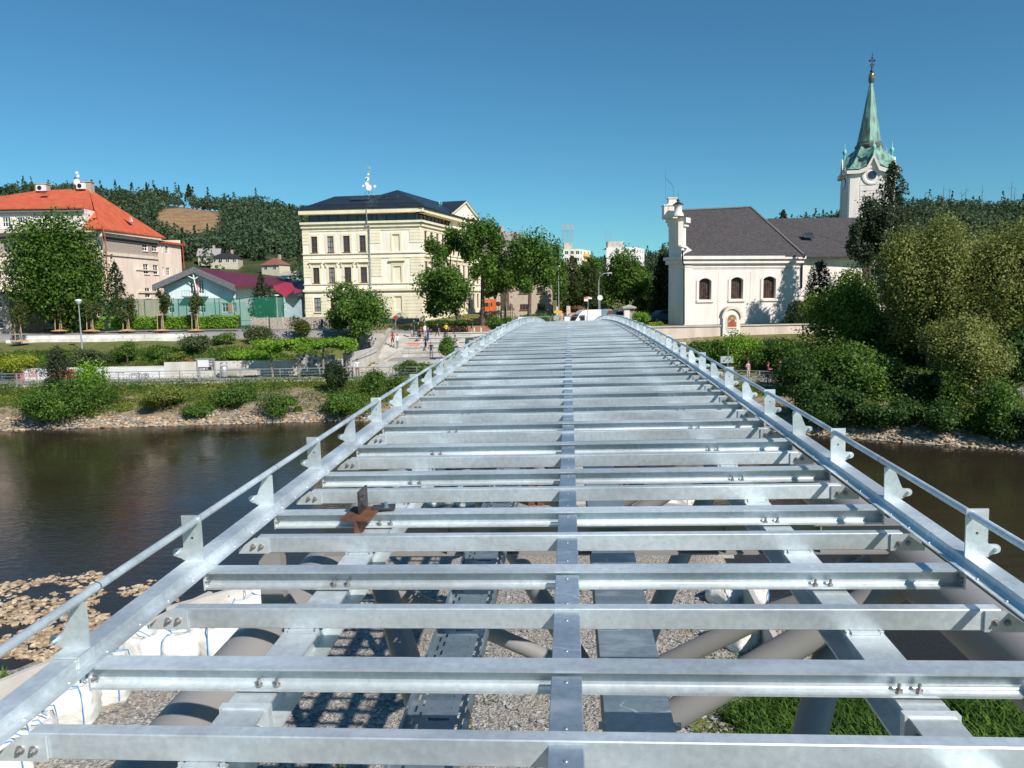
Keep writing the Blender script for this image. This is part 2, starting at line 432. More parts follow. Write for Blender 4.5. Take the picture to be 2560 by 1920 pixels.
# tubular truss
def chord(x, dz, r, name='chord_tube', y0=-1.0, y1=72):
    m = MB(); ys = np.arange(y0, y1, 1.5)
    m.path([(x, y, zr(y) + dz) for y in ys], r, 28)
    return m.build(name, TUBE, bridge)
LXc, LZc, LRc = -2.45, -1.30, .22
RXc, RZc, RRc = 2.50, -.78, .19
chord(LXc, LZc, LRc); chord(RXc, RZc, RRc)
BX, BZ = .34, -2.25
chord(BX, BZ, .15)
def leg(a, b_, r, name='diagonal_tube'):
    m = MB(); a = Vector((a[0], a[1], zr(a[1]) + a[2])); b_ = Vector((b_[0], b_[1], zr(b_[1]) + b_[2]))
    m.tube(a, b_, r, n=22); return m.build(name, TUBE, bridge)
for k in range(-1, 12):
    yb = 4.9 * k
    leg((-2.35, yb + 8.0, -1.0), (BX - .2, yb + 2.4, -2.6), .115)
    leg((LXc, yb + 7.2, LZc), (BX, yb + 6.6, BZ), .075)
    leg((RXc, yb + 5.6, RZc), (BX, yb + 5.75, BZ), .115)
    leg((RXc, yb + 6.0, RZc), (BX, yb + 6.6, BZ), .085)
    leg((2.3, yb + 6.33, -1.0), (.74, yb + 3.8, -3.0), .12)
    if k < 0: continue
    yb = 2.9 + 4.9 * k
    # cross girder
    y = yb + 2.9
    m = MB(); z = zr(y) - .45
    m.b2((-2.0, y - .08, z - .012), (2.6, y + .08, z)); m.b2((-2.0, y - .006, z - .22), (2.6, y + .006, z - .012)); m.b2((-2.0, y - .08, z - .232), (2.6, y + .08, z - .22))
    for xx in (-1.55, -1.0, 1.15, 1.85): m.b2((xx - .005, y - .075, z - .22), (xx + .005, y - .006, z - .012))
    for s, X, Z_ in ((-1, LXc, LZc), (1, RXc, RZc)): m.b2((X - .09, y - .06, zr(y) + Z_ + .1), (X + .09, y + .06, z - .1))
    m.build('cross_girder', TUBE, bridge)

# piers under the river part
for yy in (33.0, 70.0):
    m = MB(); z0 = zr(yy) + BZ - .1
    m.prism([(-.6, 0), (-.35, -.45), (.35, -.45), (.6, 0), (.35, .45), (-.35, .45)], -CZ - .5, z0, 'z'); 
    m.build('pier', mat('pier_concrete', (.42, .41, .38), .85, 0, .1, 1.5), bridge, (BX, yy, 0))
# rusty lifting bracket sitting on the deck
lb = thing('lifting_bracket', 'rusty steel lifting bracket clamped across the left side of the deck beams', 'bracket')
lb.rotation_euler = bridge.rotation_euler; lb.scale = (1.15, 1.15, 1.1)
M_ = bridge.matrix_basis if False else (Matrix.Translation((0, 0, CZ)) @ Matrix.Rotation(-YAW, 4, 'Z') @ Matrix.Rotation(-.0166, 4, 'Y'))
yq = Y0 + 2
lb.location = M_ @ Vector((-1.40, yq - .02, zr(yq) - .05))
m = MB(); m.prism([(-.085, .0), (.085, .0), (.085, -.012), (.006, -.012), (.006, -.15), (.06, -.15), (.06, -.162), (-.06, -.162), (-.06, -.15), (-.006, -.15), (-.006, -.012), (-.085, -.012)], -.2, .07, 'y')
m.v = [(x, y, z + .015) for x, y, z in m.v]; o = m.build('i_section', RUST, lb)
m = MB(); m.box((.0, -.02, .085), (.012, .17, .13)); m.prism([(-.09, .015), (.05, .015), (.02, .13), (-.03, .15), (-.07, .12)], -.005, .005, 'x'); m.box((.11, .03, .02), (.13, .09, .012), .2)
m.tube((-.012, -.04, .08), (.012, -.04, .08), .035, n=14)
m.build('lifting_lug', [STEEL_DARK], lb)
m = MB(); bolt(m, (.13, .0, .026), .012, Vector((0, 0, 1)), .03); m.build('bolt', GALV2, lb)
# ================================================================== TERRAIN
def interp(x, xs, ys): return float(np.interp(x, xs, ys))
def shoreY(x): return interp(x, [-120, -40, -30, -14, 8, 16, 22, 30, 60, 120], [57, 57.5, 58.5, 60, 58.5, 54, 50, 45, 26, 10])
def nz(x, y, s=1.0, z=0.0): return noise.noise(Vector((x * s, y * s, z)))
PROM = 2.35
def railY(x): return shoreY(x) + interp(x, [-40, 12, 20, 60], [10.2, 8.6, 9.3, 9.0])
def far_h(x, y):
    d = y - railY(x)
    if -18.5 < x < -1.5: return float(np.interp(y, [67, 73, 76.5, 80, 90, 91, 100, 130, 260], [2.35, 2.35, 3.2, 3.3, 3.3, 5.4, 6.2, 7.2, 8.5]))
    if x < -21: prof = ([0, 5.2, 5.6, 10, 18, 18.3, 30, 70, 200], [2.35, 2.35, 3.15, 4.6, 5.45, 6.1, 6.3, 7.2, 8.5])
    elif x < -3.5: prof = ([0, 5.2, 5.6, 10, 17.5, 19, 30, 70, 200], [2.35, 2.35, 3.0, 4.3, 5.2, 5.95, 6.3, 7.2, 8.5])
    elif x < 10: prof = ([0, 5.2, 5.6, 9, 17.5, 19, 30, 70, 200], [2.35, 2.35, 2.6, 4.0, 5.6, 6.05, 6.4, 7.2, 8.5])
    else: r0 = railY(x); return float(np.interp(y, [r0, r0 + 4.2, r0 + 4.6, 72.5, 76, 84, 130, 260], [2.35, 2.35, 2.9, 4.1, 5.5, 6.3, 7.2, 8.5]))
    return float(np.interp(d, *prof))
PADC = [(-14, 10), (-10.9, 16), (-7.7, 21.7), (-4.0, 32), (0, 36.5), (6, 37), (8.6, 34), (7.6, 28), (6.8, 22), (9.5, 17), (14, 10)]
def near_edge(x):   # Y of the near water line
    return interp(x, [-120, -40, -26, -16, -11, -8, 7, 9, 12, 20, 40, 120], [14, 15, 17.5, 19, 18, 17, 17, 18.5, 17.5, 15, 12, 6])
def inpad(x, y):
    j = False; n = len(PADC)
    P_ = [(-14, -12)] + PADC + [(14, -12)]; n = len(P_)
    for i in range(n):
        x1, y1 = P_[i]; x2, y2 = P_[(i + 1) % n]
        if (y1 > y) != (y2 > y) and x < (x2 - x1) * (y - y1) / (y2 - y1) + x1: j = not j
    return j
def height(x, y):
    S = shoreY(x); rY = railY(x)
    if y >= rY: 
        h = far_h(x, y)
        if 7 < y - rY < 17 : h += .12 * nz(x, y, .5)
        return h
    if y > S:
        t = (y - S) / (rY - S)
        return -.05 + 2.3 * (t ** .8) + .22 * nz(x, y, .45) * math.sin(math.pi * t) + .08 * nz(x, y, 1.7) * math.sin(math.pi * t)
    if inpad(x, y): return .5 + .05 * nz(x, y, .6)
    E = near_edge(x) + 1.3 * nz(x, 0, .25)
    if y < E: return min(.9, .02 + .09 * (E - y)) + .12 * nz(x, y, .5)
    # river bed; pebble bar on the left, shallows on the right
    bar = math.exp(-((x + 15) / 10) ** 2) * max(0, 1 - (y - E) / 12)
    sh = min(1.2, .10 + .10 * (y - E)) * (1 - .93 * min(1, bar * 1.6))
    return -min(sh, .05 + .12 * (S - y)) + .07 * nz(x, y, .8) + .03 * nz(x, y, 2.5)
xs = list(np.arange(-700, -90, 60)) + list(np.arange(-90, -45, 2.5)) + list(np.arange(-45, 45, .55)) + list(np.arange(45, 90, 2.5)) + list(np.arange(90, 701, 60))
ys = list(np.arange(-160, -8, 25)) + list(np.arange(-8, 40, .5)) + list(np.arange(40, 98, .55)) + list(np.arange(98, 200, 4)) + list(np.arange(200, 1600, 120))
nx, ny = len(xs), len(ys)
vs = np.zeros((ny, nx, 3)); colr = np.zeros((ny, nx, 4)); colr[..., 3] = 1
for j, y in enumerate(ys):
    for i, x in enumerate(xs):
        h = height(x, y)
        vs[j, i] = (x, y, h)
        S = shoreY(x); rY = railY(x); d = y - rY
        g = b = a = 0.0     # grass, gravel/pebble, asphalt
        n1 = nz(x, y, .22, 3) + .5 * nz(x, y, .7, 9)
        if d > 0:
            if d < (5.4 if x < 10 else 4.4): a = 1
            elif d < (17.5 if x < 10 else 20): g = .75 + .5 * n1
            elif d < 26: a = 1
            else: g = .65 + .4 * n1
            if x > 8 and 20 < d < 50: g, a = .8 + .4 * n1, 0
            if -18 < x < 9 and 16 < d < 26: a, g = 1, 0
            if x > -8 and 26 < d < 40 and x < 12: a, g = (1, 0) if x > 0 else (0, 1)
            if x < -21 and 8 < d < 18.2: g = 1
        elif y > S:
            t = (y - S) / (rY - S)
            g = np.clip(t * 2.1 - .45 + 1.3 * n1, 0, 1); b = np.clip(1.15 - t * 6, 0, 1)
        elif inpad(x, y):
            b = 1 - np.clip(.2 + 1.5 * (n1 - .25), 0, .5); 
            if y > 18 and False: b = 1
            if x > 3.8 + 1.2 * nz(x, y, .5) and y < 16.5: b = .35; g = .8
        else:
            E = near_edge(x)
            if y < E:
                g = np.clip(.3 + (E - y) * .18 + n1, 0, 1); b = np.clip(1 - (E - y) * .3, 0, 1)
            else: b = np.clip(.9 - (y - E) * .03, 0, 1)
        colr[j, i, :3] = (np.clip(g, 0, 1), np.clip(b, 0, 1), a)
me = bpy.data.meshes.new('ground')
idx = np.arange(nx * ny).reshape(ny, nx)
fc = np.stack([idx[:-1, :-1], idx[:-1, 1:], idx[1:, 1:], idx[1:, :-1]], -1).reshape(-1, 4)
me.from_pydata(vs.reshape(-1, 3).tolist(), [], fc.tolist())
at_ = me.color_attributes.new('mask', 'FLOAT_COLOR', 'POINT'); at_.data.foreach_set('color', colr.reshape(-1))
me.polygons.foreach_set('use_smooth', [True] * len(me.polygons))
ground = bpy.data.objects.new('ground', me); COL.objects.link(ground); kind(ground, 'structure')
m, n, l, b = fn_mat('ground_mix', .95, 0, .2)
tc = n.new('ShaderNodeTexCoord'); av = n.new('ShaderNodeVertexColor'); av.layer_name = 'mask'
sp = n.new('ShaderNodeSeparateColor'); l.new(av.outputs[0], sp.inputs[0])
def NZ(s, d=5):
    t = n.new('ShaderNodeTexNoise'); t.inputs['Scale'].default_value = s; t.inputs['Detail'].default_value = d; l.new(tc.outputs['Object'], t.inputs[0]); return t.outputs[0]
def RG(src, lo, hi, a=0, z=1):
    r = n.new('ShaderNodeMapRange'); r.inputs[1].default_value = lo; r.inputs[2].default_value = hi; r.inputs[3].default_value = a; r.inputs[4].default_value = z; l.new(src, r.inputs[0]); return r.outputs[0]
def MIX(f, a, c):
    q = n.new('ShaderNodeMix'); q.data_type = 'RGBA'
    if isinstance(f, float): q.inputs[0].default_value = f
    else: l.new(f, q.inputs[0])
    for s, v in ((6, a), (7, c)):
        if isinstance(v, tuple): q.inputs[s].default_value = (*v, 1)
        else: l.new(v, q.inputs[s])
    return q.outputs[2]
def ADD(a, c, op='ADD'):
    q = n.new('ShaderNodeMath'); q.operation = op
    l.new(a, q.inputs[0])
    if isinstance(c, float): q.inputs[1].default_value = c
    else: l.new(c, q.inputs[1])
    return q.outputs[0]
dirt = MIX(RG(NZ(1.3), .35, .65), (.20, .135, .085), (.33, .25, .17))
dirt = MIX(RG(NZ(14), .4, .7), dirt, (.38, .32, .24))
grass = MIX(RG(NZ(.8), .3, .7), (.12, .14, .035), (.24, .235, .085)); grass = MIX(RG(NZ(22), .35, .75), grass, (.095, .12, .028))
v1 = n.new('ShaderNodeTexVoronoi'); v1.inputs['Scale'].default_value = 9; l.new(tc.outputs['Object'], v1.inputs[0])
v2 = n.new('ShaderNodeTexVoronoi'); v2.inputs['Scale'].default_value = 20; l.new(tc.outputs['Object'], v2.inputs[0])
s1 = n.new('ShaderNodeSeparateColor'); l.new(v2.outputs['Color'], s1.inputs[0])
grav = MIX(s1.outputs[0], (.17, .165, .155), (.44, .42, .38)); grav = MIX(RG(s1.outputs[1], .8, .95), grav, (.5, .43, .34))
grav = MIX(RG(v2.outputs['Distance'], .025, .055), grav, (.13, .12, .105)) if False else grav
grav = MIX(RG(NZ(.5), .45, .62), grav, MIX(.35, grav, (.28, .23, .17)))
asph = MIX(RG(NZ(2.5), .3, .7), (.24, .23, .21), (.30, .285, .26)); asph = MIX(RG(NZ(60), .4, .7), asph, (.34, .33, .31))
e1 = RG(ADD(sp.outputs[0], ADD(ADD(NZ(1.7), -.5), .9, 'MULTIPLY') if False else NZ(1.9)), .93, 1.07)
e2 = RG(ADD(sp.outputs[1], NZ(2.3)), .9, 1.05)
c = MIX(e2, dirt, grav); c = MIX(e1, c, grass); c = MIX(RG(sp.outputs[2], .45, .55), c, asph)
l.new(c, b.inputs['Base Color'])
bp = n.new('ShaderNodeBump'); bp.inputs['Strength'].default_value = .7; bp.inputs['Distance'].default_value = .05
hh = ADD(ADD(v2.outputs['Distance'], 1.0, 'MULTIPLY'), ADD(sp.outputs[2], -1.0, 'MULTIPLY') if False else NZ(9)); l.new(hh, bp.inputs['Height']); l.new(bp.outputs[0], b.inputs['Normal'])
me.materials.append(m)
GROUNDH = height
# river water
m, n, l, b = fn_mat('river_water', .06, 0, .5)
tc = n.new('ShaderNodeTexCoord')
b.inputs['IOR'].default_value = 1.33
mp = n.new('ShaderNodeMapping'); mp.inputs['Scale'].default_value = (.55, 1.1, 1); l.new(tc.outputs['Object'], mp.inputs[0])
def NW(s, d, dist=0):
    t = n.new('ShaderNodeTexNoise'); t.inputs['Scale'].default_value = s; t.inputs['Detail'].default_value = d; t.inputs['Distortion'].default_value = dist; l.new(mp.outputs[0], t.inputs[0]); return t.outputs[0]
q = n.new('ShaderNodeMapRange'); q.inputs[1].default_value = .3; q.inputs[2].default_value = .7; l.new(NW(.12, 3), q.inputs[0])
x_ = n.new('ShaderNodeMix'); x_.data_type = 'RGBA'; x_.inputs[6].default_value = (.020, .016, .010, 1); x_.inputs[7].default_value = (.034, .026, .014, 1); l.new(q.outputs[0], x_.inputs[0]); l.new(x_.outputs[2], b.inputs['Base Color'])
ad = n.new('ShaderNodeMath'); ad.operation = 'ADD'; l.new(NW(3.2, 5, .6), ad.inputs[0])
ml = n.new('ShaderNodeMath'); ml.operation = 'MULTIPLY'; ml.inputs[1].default_value = .6; l.new(NW(.7, 3), ml.inputs[0]); l.new(ml.outputs[0], ad.inputs[1])
bp = n.new('ShaderNodeBump'); bp.inputs['Distance'].default_value = .05; l.new(ad.outputs[0], bp.inputs['Height']); ws = n.new('ShaderNodeMapRange'); ws.inputs[1].default_value = .38; ws.inputs[2].default_value = .62; ws.inputs[3].default_value = .12; ws.inputs[4].default_value = .5; l.new(NW(.09, 4, 1.2), ws.inputs[0]); l.new(ws.outputs[0], bp.inputs['Strength']); l.new(bp.outputs[0], b.inputs['Normal'])
# clear shallow water, silt brown where deep: depth-dependent body in a real volume is slow, so the surface lets some of the bed through
b.inputs['Alpha'].default_value = .86
mb = MB(); mb.add([(-700, -160, 0), (700, -160, 0), (700, 70, 0), (-700, 70, 0)], [(0, 1, 2, 3)])
kind(mb.build('river', m), 'structure')
# ================================================================== MATERIALS FOR BUILDINGS
def plaster(name, c, v=.05): return mat(name, c, .9, 0, v * 1.5, 1.3, bump=.14, bscale=14, spec=.2, stretch=(1, 1, .22), detail=9)
PINK = plaster('pink_plaster', (.80, .66, .54)); CREAMB = plaster('pale_plaster', (.72, .62, .50)); BRICKG = mat('grey_brick', (.36, .31, .25), .9, 0, .18, 6, bump=.2, stretch=(1, 1, 5))
ROOFR = mat('red_tiles', (.46, .085, .035), .75, 0, .1, 1.2, bump=.5, bscale=9, col2=(.56, .12, .05))
YEL = plaster('cream_plaster', (.84, .795, .67), .03); YTRIM = plaster('yellow_trim', (.79, .70, .49), .03)
WHITEP = plaster('white_plaster', (.77, .71, .65), .03); WHITE = mat('white_paint', (.78, .78, .76), .5, 0, .03, 3)
AQUA = plaster('aqua_plaster', (.66, .79, .79), .03); AQUA2 = plaster('aqua_base', (.46, .64, .64), .03)
ROOFM = mat('maroon_metal_roof', (.12, .016, .032), .45, 0, .08, .6); ROOFG = mat('grey_eave', (.14, .145, .15), .8, 0, .15, 5)
SLATE = mat('dark_metal_roof', (.022, .030, .038), .42, .2, .12, .8); SHINGLE = mat('grey_shingles', (.036, .032, .034), .85, 0, .25, 3, bump=.5, bscale=8, col2=(.075, .068, .070), stretch=(1, 1, 4))
BROWNW = mat('brown_window_frame', (.16, .06, .03), .6, 0, .1, 5); GREYW = mat('dark_frame', (.05, .055, .06), .5, 0, .1, 5)
GLASS = mat('window_glass', (.022, .028, .035), .08, 0, .5, .35, spec=.8, lo=.3, hi=.7); CURT = mat('curtained_glass', (.32, .38, .40), .25, 0, .2, 1.1, spec=.8, col2=(.12, .15, .17))
CONC = mat('concrete', (.42, .39, .34), .88, 0, .12, .8, bump=.15, bscale=20); CONC2 = mat('pale_concrete', (.47, .445, .40), .85, 0, .08, .9, bump=.1, bscale=20)
CONCD = mat('stained_concrete', (.50, .47, .40), .88, 0, .2, 1.1, bump=.2, bscale=9, col2=(.62, .60, .54), stretch=(1, 1, .3)); STONEW = mat('rubble_stone', (.30, .26, .21), .95, 0, .35, 3.5, bump=.6, bscale=7)
BRICKR = mat('red_brick', (.32, .15, .10), .9, 0, .2, 8, bump=.2); COPPER = mat('green_copper', (.085, .12, .10), .6, .1, .3, 1.6, col2=(.20, .40, .32), stretch=(1.6, 1.6, .25), lo=.36, hi=.6)
COPPERD = mat('dark_copper', (.07, .075, .06), .6, .1, .3, 2, col2=(.16, .26, .20), lo=.45, hi=.75); GOLD = mat('gilded_metal', (.42, .28, .08), .35, .9, .15, 4)
IRON = mat('wrought_iron', (.03, .025, .03), .55, .5, .2, 5); GREYM = mat('galvanised_rail', (.42, .44, .45), .5, .5, .1, 3); BARK = mat('bark', (.10, .075, .05), .95, 0, .3, 6, bump=.6, bscale=12, stretch=(1, 1, .3))
BARKL = mat('pale_bark', (.24, .20, .15), .95, 0, .3, 5, bump=.4); WOODP = mat('timber_stake', (.40, .28, .16), .85, 0, .15, 5); MULCH = mat('wood_chips', (.48, .26, .12), .95, 0, .3, 9, bump=.5)
BLACK = mat('black_paint', (.015, .015, .017), .5, 0, .1, 5); REDP = mat('red_paint', (.55, .03, .02), .5, 0, .1, 4); ORANGE = mat('orange_paint', (.75, .14, .02), .4, 0, .06, 2)
BLUEG = mat('blue_grey_panel', (.16, .22, .27), .45, .2, .08, 2); CARWHITE = mat('white_car_paint', (.80, .80, .80), .25, 0, .02, 2); TYRE = mat('tyre_rubber', (.02, .02, .02), .9, 0, .1, 6); SHUT = mat('grey_shutter', (.16, .17, .18), .5, .3, .1, 3, stretch=(1, 1, 30)); REDPIPE = mat('red_downpipe', (.42, .07, .03), .5, 0, .1, 3); SALMON = mat('salmon_panel', (.75, .30, .24), .8, 0, .05, 2)
# ================================================================== BUILDING HELPERS
def toS(A, B, x, y):
    """photo position -> metres along the facade line A-B and height"""
    d = ray(x, y); A, B = Vector(A), Vector(B); u = B - A; L = u.length; u /= L
    # solve t*(dx,dy) = A + s*u
    det = d.x * (-u.y) - d.y * (-u.x)
    t = (A.x * (-u.y) - A.y * (-u.x)) / det
    s = (d.x * A.y - d.y * A.x) / det
    return s, CZ + d.z * t
class Facade:
    """vertical wall along A->B (world XY), outside is on the right hand of... the camera side; built in root-local coordinates"""
    def __init__(s, root, A, B, z0, z1, out=None):
        s.root = root; s.A = Vector(A); s.B = Vector(B); s.L = (s.B - s.A).length; s.u = (s.B - s.A) / s.L
        s.n = Vector((s.u.y, -s.u.x)); mid = (s.A + s.B) / 2
        if s.n.dot(-mid) < 0: s.n = -s.n
        s.z0, s.z1 = z0, z1; s.op = []
    def w(s, a, z, d=0):
        p = s.A + s.u * a + s.n * d
        return (p.x - s.root.location.x, p.y - s.root.location.y, z - s.root.location.z)
    def px(s, x0, y0, x1, y1):
        xm, ym = (x0 + x1) / 2, (y0 + y1) / 2
        a0, _ = toS(s.A, s.B, x0, ym); a1, _ = toS(s.A, s.B, x1, ym)
        _, zt = toS(s.A, s.B, xm, y0); _, zb = toS(s.A, s.B, xm, y1)
        return min(a0, a1), zb, max(a0, a1), zt
    def slab(s, mb, a0, z0, a1, z1, d0, d1, m=0):
        vs = [s.w(a, z, d) for d in (d0, d1) for z in (z0, z1) for a in (a0, a1)]
        mb.add(vs, [(0, 1, 3, 2), (4, 5, 7, 6), (0, 1, 5, 4), (2, 3, 7, 6), (0, 2, 6, 4), (1, 3, 7, 5)], m)
    def wall(s, mb, m=0, mfun=None, depth=.22):
        xs = sorted({0.0, s.L} | {q for o in s.op for q in (o[0], o[2])}); zs = sorted({s.z0, s.z1} | {q for o in s.op for q in (o[1], o[3])})
        if mfun: zs = sorted(set(zs) | {z for z in mfun[0] if s.z0 < z < s.z1})
        for i in range(len(xs) - 1):
            for j in range(len(zs) - 1):
                xm, zm = (xs[i] + xs[i + 1]) / 2, (zs[j] + zs[j + 1]) / 2
                if any(o[0] < xm < o[2] and o[1] < zm < o[3] for o in s.op): continue
                mb.add([s.w(xs[i], zs[j]), s.w(xs[i + 1], zs[j]), s.w(xs[i + 1], zs[j + 1]), s.w(xs[i], zs[j + 1])], [(0, 1, 2, 3)], mfun[1](xm, zm) if mfun else m)
        for o in s.op:
            c = [(o[0], o[1]), (o[2], o[1]), (o[2], o[3]), (o[0], o[3])]
            for k in range(4):
                a, b_ = c[k], c[(k + 1) % 4]
                mb.add([s.w(*a), s.w(*b_), s.w(*b_, -depth), s.w(*a, -depth)], [(0, 1, 2, 3)], m)
    def window(s, r, fm, gm=None, cols=2, rows=(.33,), fw=.07, depth=.16, arch=0, sill=None, surround=None, shutter=None, panel=None):
        a0, z0, a1, z1 = r
        if r not in s.op: s.op.append(r)
        mb = MB(); 
        def bar(x0, y0, x1, y1): s.slab(mb, x0, y0, x1, y1, -depth, -depth + .06)
        bar(a0, z0, a0 + fw, z1); bar(a1 - fw, z0, a1, z1); bar(a0 + fw, z0, a1 - fw, z0 + fw); bar(a0 + fw, z1 - fw, a1 - fw, z1)
        for k in range(1, cols): xm = a0 + (a1 - a0) * k / cols; bar(xm - fw / 2, z0 + fw, xm + fw / 2, z1 - fw)
        for q in rows:
            zm = z1 - (z1 - z0) * q; 
            for k in range(cols): bar(a0 + (a1 - a0) * k / cols + fw / 2 + .001, zm - fw * .4, a0 + (a1 - a0) * (k + 1) / cols - fw / 2 - .001, zm + fw * .4)
        o = mb.build('window', fm, s.root)
        mb = MB(); s.slab(mb, a0 + .01, z0 + .01, a1 - .01, z1 - .01, -depth - .03, -depth + .02); mb.build('pane', gm or GLASS, o)
        if sill:
            mb = MB(); s.slab(mb, a0 - .1, z0 - .1, a1 + .1, z0 - .002, -.02, .12); mb.build('sill', sill, o)
        if surround:
            mb = MB(); w_ = surround[1]
            s.slab(mb, a0 - w_, z0 - .02, a0 - .002, z1 + w_, .002, .05); s.slab(mb, a1 + .002, z0 - .02, a1 + w_, z1 + w_, .002, .05); s.slab(mb, a0, z1 + .002, a1, z1 + w_, .002, .05)
            if len(surround) > 2:
                s.slab(mb, a0 - w_ - .25, z1 + w_ + .35, a1 + w_ + .25, z1 + w_ + .5, .002, .3); s.slab(mb, a0 - w_ - .05, z1 + w_ + .02, a1 + w_ + .05, z1 + w_ + .34, .002, .07)
                for q in (a0 - w_ - .12, a1 + w_ + .0): s.slab(mb, q, z1 + w_ - .25, q + .14, z1 + w_ + .34, .072, .2)
            mb.build('surround', surround[0], o)
        if shutter:
            mb = MB(); s.slab(mb, a0 - .02, z1 - (z1 - z0) * shutter, a1 + .02, z1 + .15, -depth + .08, -.01); mb.build('roller_shutter', SHUT, o)
        return o
    def band(s, mb, z0, z1, d, m=0, a0=0, a1=None): s.slab(mb, a0, z0, s.L if a1 is None else a1, z1, .002, d, m)
def downpipe(root, pts, r=.06, m=None): MB().path(pts, r, 8).build('downpipe', m or GREYM, root)
def skylight(root, c, u, v, w, h, m=None, name='roof_window'):
    u = Vector(u).normalized(); v = Vector(v).normalized(); n_ = u.cross(v); 
    if n_.z < 0: n_ = -n_
    c = Vector(c); mb = MB()
    def q(a, b_, d): return tuple(c + u * a + v * b_ + n_ * d)
    def sl_(a0, b0, a1, b1, d0, d1, mi):
        vs = [q(a, b_, d) for d in (d0, d1) for b_ in (b0, b1) for a in (a0, a1)]; mb.add(vs, [(0, 1, 3, 2), (4, 5, 7, 6), (0, 1, 5, 4), (2, 3, 7, 6), (0, 2, 6, 4), (1, 3, 7, 5)], mi)
    sl_(-w / 2, -h / 2, w / 2, h / 2, 0, .1, 0); o = mb.build(name, m or GREYW, root)
    mb = MB(); sl_(-w / 2 + .1, -h / 2 + .1, w / 2 - .1, h / 2 - .1, .1, .115, 0); mb.build('pane', GLASS, o); return o
def roofpoly(root, polys, m, th=.18, name='roof', origin=None):
    mb = MB()
    L_ = root.location
    for p in polys:
        p = [Vector(q) - L_ for q in p]; lo = [q - Vector((0, 0, th)) for q in p]; n_ = len(p)
        mb.add([tuple(q) for q in p] + [tuple(q) for q in lo], [tuple(range(n_)), tuple(range(2 * n_ - 1, n_ - 1, -1))] + [(i, (i + 1) % n_, n_ + (i + 1) % n_, n_ + i) for i in range(n_)])
    return mb.build(name, m, root, fix=False)
# ================================================================== PINK SCHOOL (left)
gz = 6.0
A0 = (-78.0, 100.0); C0 = (-53.5, 100.0); B0 = (-52.2, 114.0); E0 = (-51.7, 121.0)
sch = thing('school_building', 'large pale pink school with steep orange red hipped roof behind the big dark tree', 'building', (-60, 104, gz))
ze = 19.3
F1 = Facade(sch, A0, C0, gz, ze); F2 = Facade(sch, C0, B0, gz, ze); F3 = Facade(sch, B0, E0, gz, 18.6)
def z1(x, y): return x / 3.771, 420 + y / 3.771
def zr1(F, x0, y0, x1, y1): return F.px(*z1(x0, y0), *z1(x1, y1))
def z1b(x, y): return x / 4.606, 540 + y / 4.606
wl = []
for rr in ((1340, 685, 1390, 782), (1431, 692, 1483, 787), (1352, 905, 1402, 1000), (1445, 913, 1492, 1003), (1368, 1130, 1418, 1226)):
    F2.window(zr1(F2, *rr), WHITE, cols=2, rows=(.33, .66), fw=.09, sill=CREAMB)
F2.window(zr1(F2, 1462, 1130, 1510, 1222), WHITE, cols=2, rows=(.33, .66), fw=.09)
for rr in ((1519, 722, 1535, 795), (1556, 728, 1588, 804), (1533, 938, 1550, 1012), (1569, 940, 1602, 1012)):
    F3.window(zr1(F3, *rr), WHITE, cols=2, rows=(.33, .66), fw=.09)
for k, (x0, y0, x1, y1, sh) in enumerate([(45, 280, 150, 432, .72), (75, 565, 188, 712, .78), (150, 848, 208, 1000, 0), (-60, 570, 12, 712, 0), (-80, 290, -5, 432, .7)]):
    r = F1.px(*z1b(x0, y0), *z1b(x1, y1)); F1.window(r, WHITE, cols=3 if x1 - x0 > 90 else 2, rows=(.4,), fw=.1, shutter=sh or None, sill=CREAMB)
for rr in ((905, 885, 968, 1000), (905, 650, 968, 780)):
    F1.window(zr1(F1, *rr), WHITE, cols=2, rows=(.4,), fw=.1, shutter=.6)
zb0, zb1 = toS(C0, B0, *z1(1000, 650))[1], toS(C0, B0, *z1(1000, 790))[1]
mb = MB(); mf = ([zb0, zb1], lambda x, z: 1 if zb1 < z < zb0 else 0)
F1.wall(mb, mfun=mf); F2.wall(mb, mfun=mf); F3.wall(mb)
def wq(p, z): return (p[0] + 60, p[1] - 104, z - gz)
back = [(-78, 114), (-78, 100)]
for a, c_ in ((B0, (-78, 114)), ((-78, 114), A0), (E0, (-60, 121)), ((-60, 121), (-60, 114))): mb.add([wq(a, gz), wq(c_, gz), wq(c_, ze), wq(a, ze)], [(0, 1, 2, 3)])
mb.build('wall', [PINK, BRICKG], sch)
mb = MB()
for F in (F1, F2):
    F.band(mb, ze - .55, ze - .1, .75); F.band(mb, ze - .98, ze - .56, .35); F.band(mb, zb0 + .02, zb0 + .3, .14); F.band(mb, zb1 - .42, zb1 - .02, .18); 
F1.band(mb, 14.0, 14.25, .15); F1.band(mb, 10.9, 11.2, .2); F2.band(mb, 14.2, 14.4, .15, a0=8.2, a1=13.6); F2.band(mb, 11.0, 11.3, .18, a0=8.4)
mb.build('cornice', CREAMB, sch)
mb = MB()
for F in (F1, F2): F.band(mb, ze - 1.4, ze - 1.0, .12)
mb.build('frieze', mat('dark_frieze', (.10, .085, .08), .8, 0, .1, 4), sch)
o_ = .9; zE = ze - .05; RA = P(222, 471, 107.5); RB = P(95, 476, 107.5)
cf = (C0[0] + o_, 100 - o_, zE); cb = (B0[0] + o_, 115, zE); al = (-79, 100 - o_, zE)
zU = 21.9; uL = (-75.5, 99.3, zU); uR = P(204, 524, 99.3); uR = Vector((uR.x, 99.3, zU))
tR = Vector(RA)
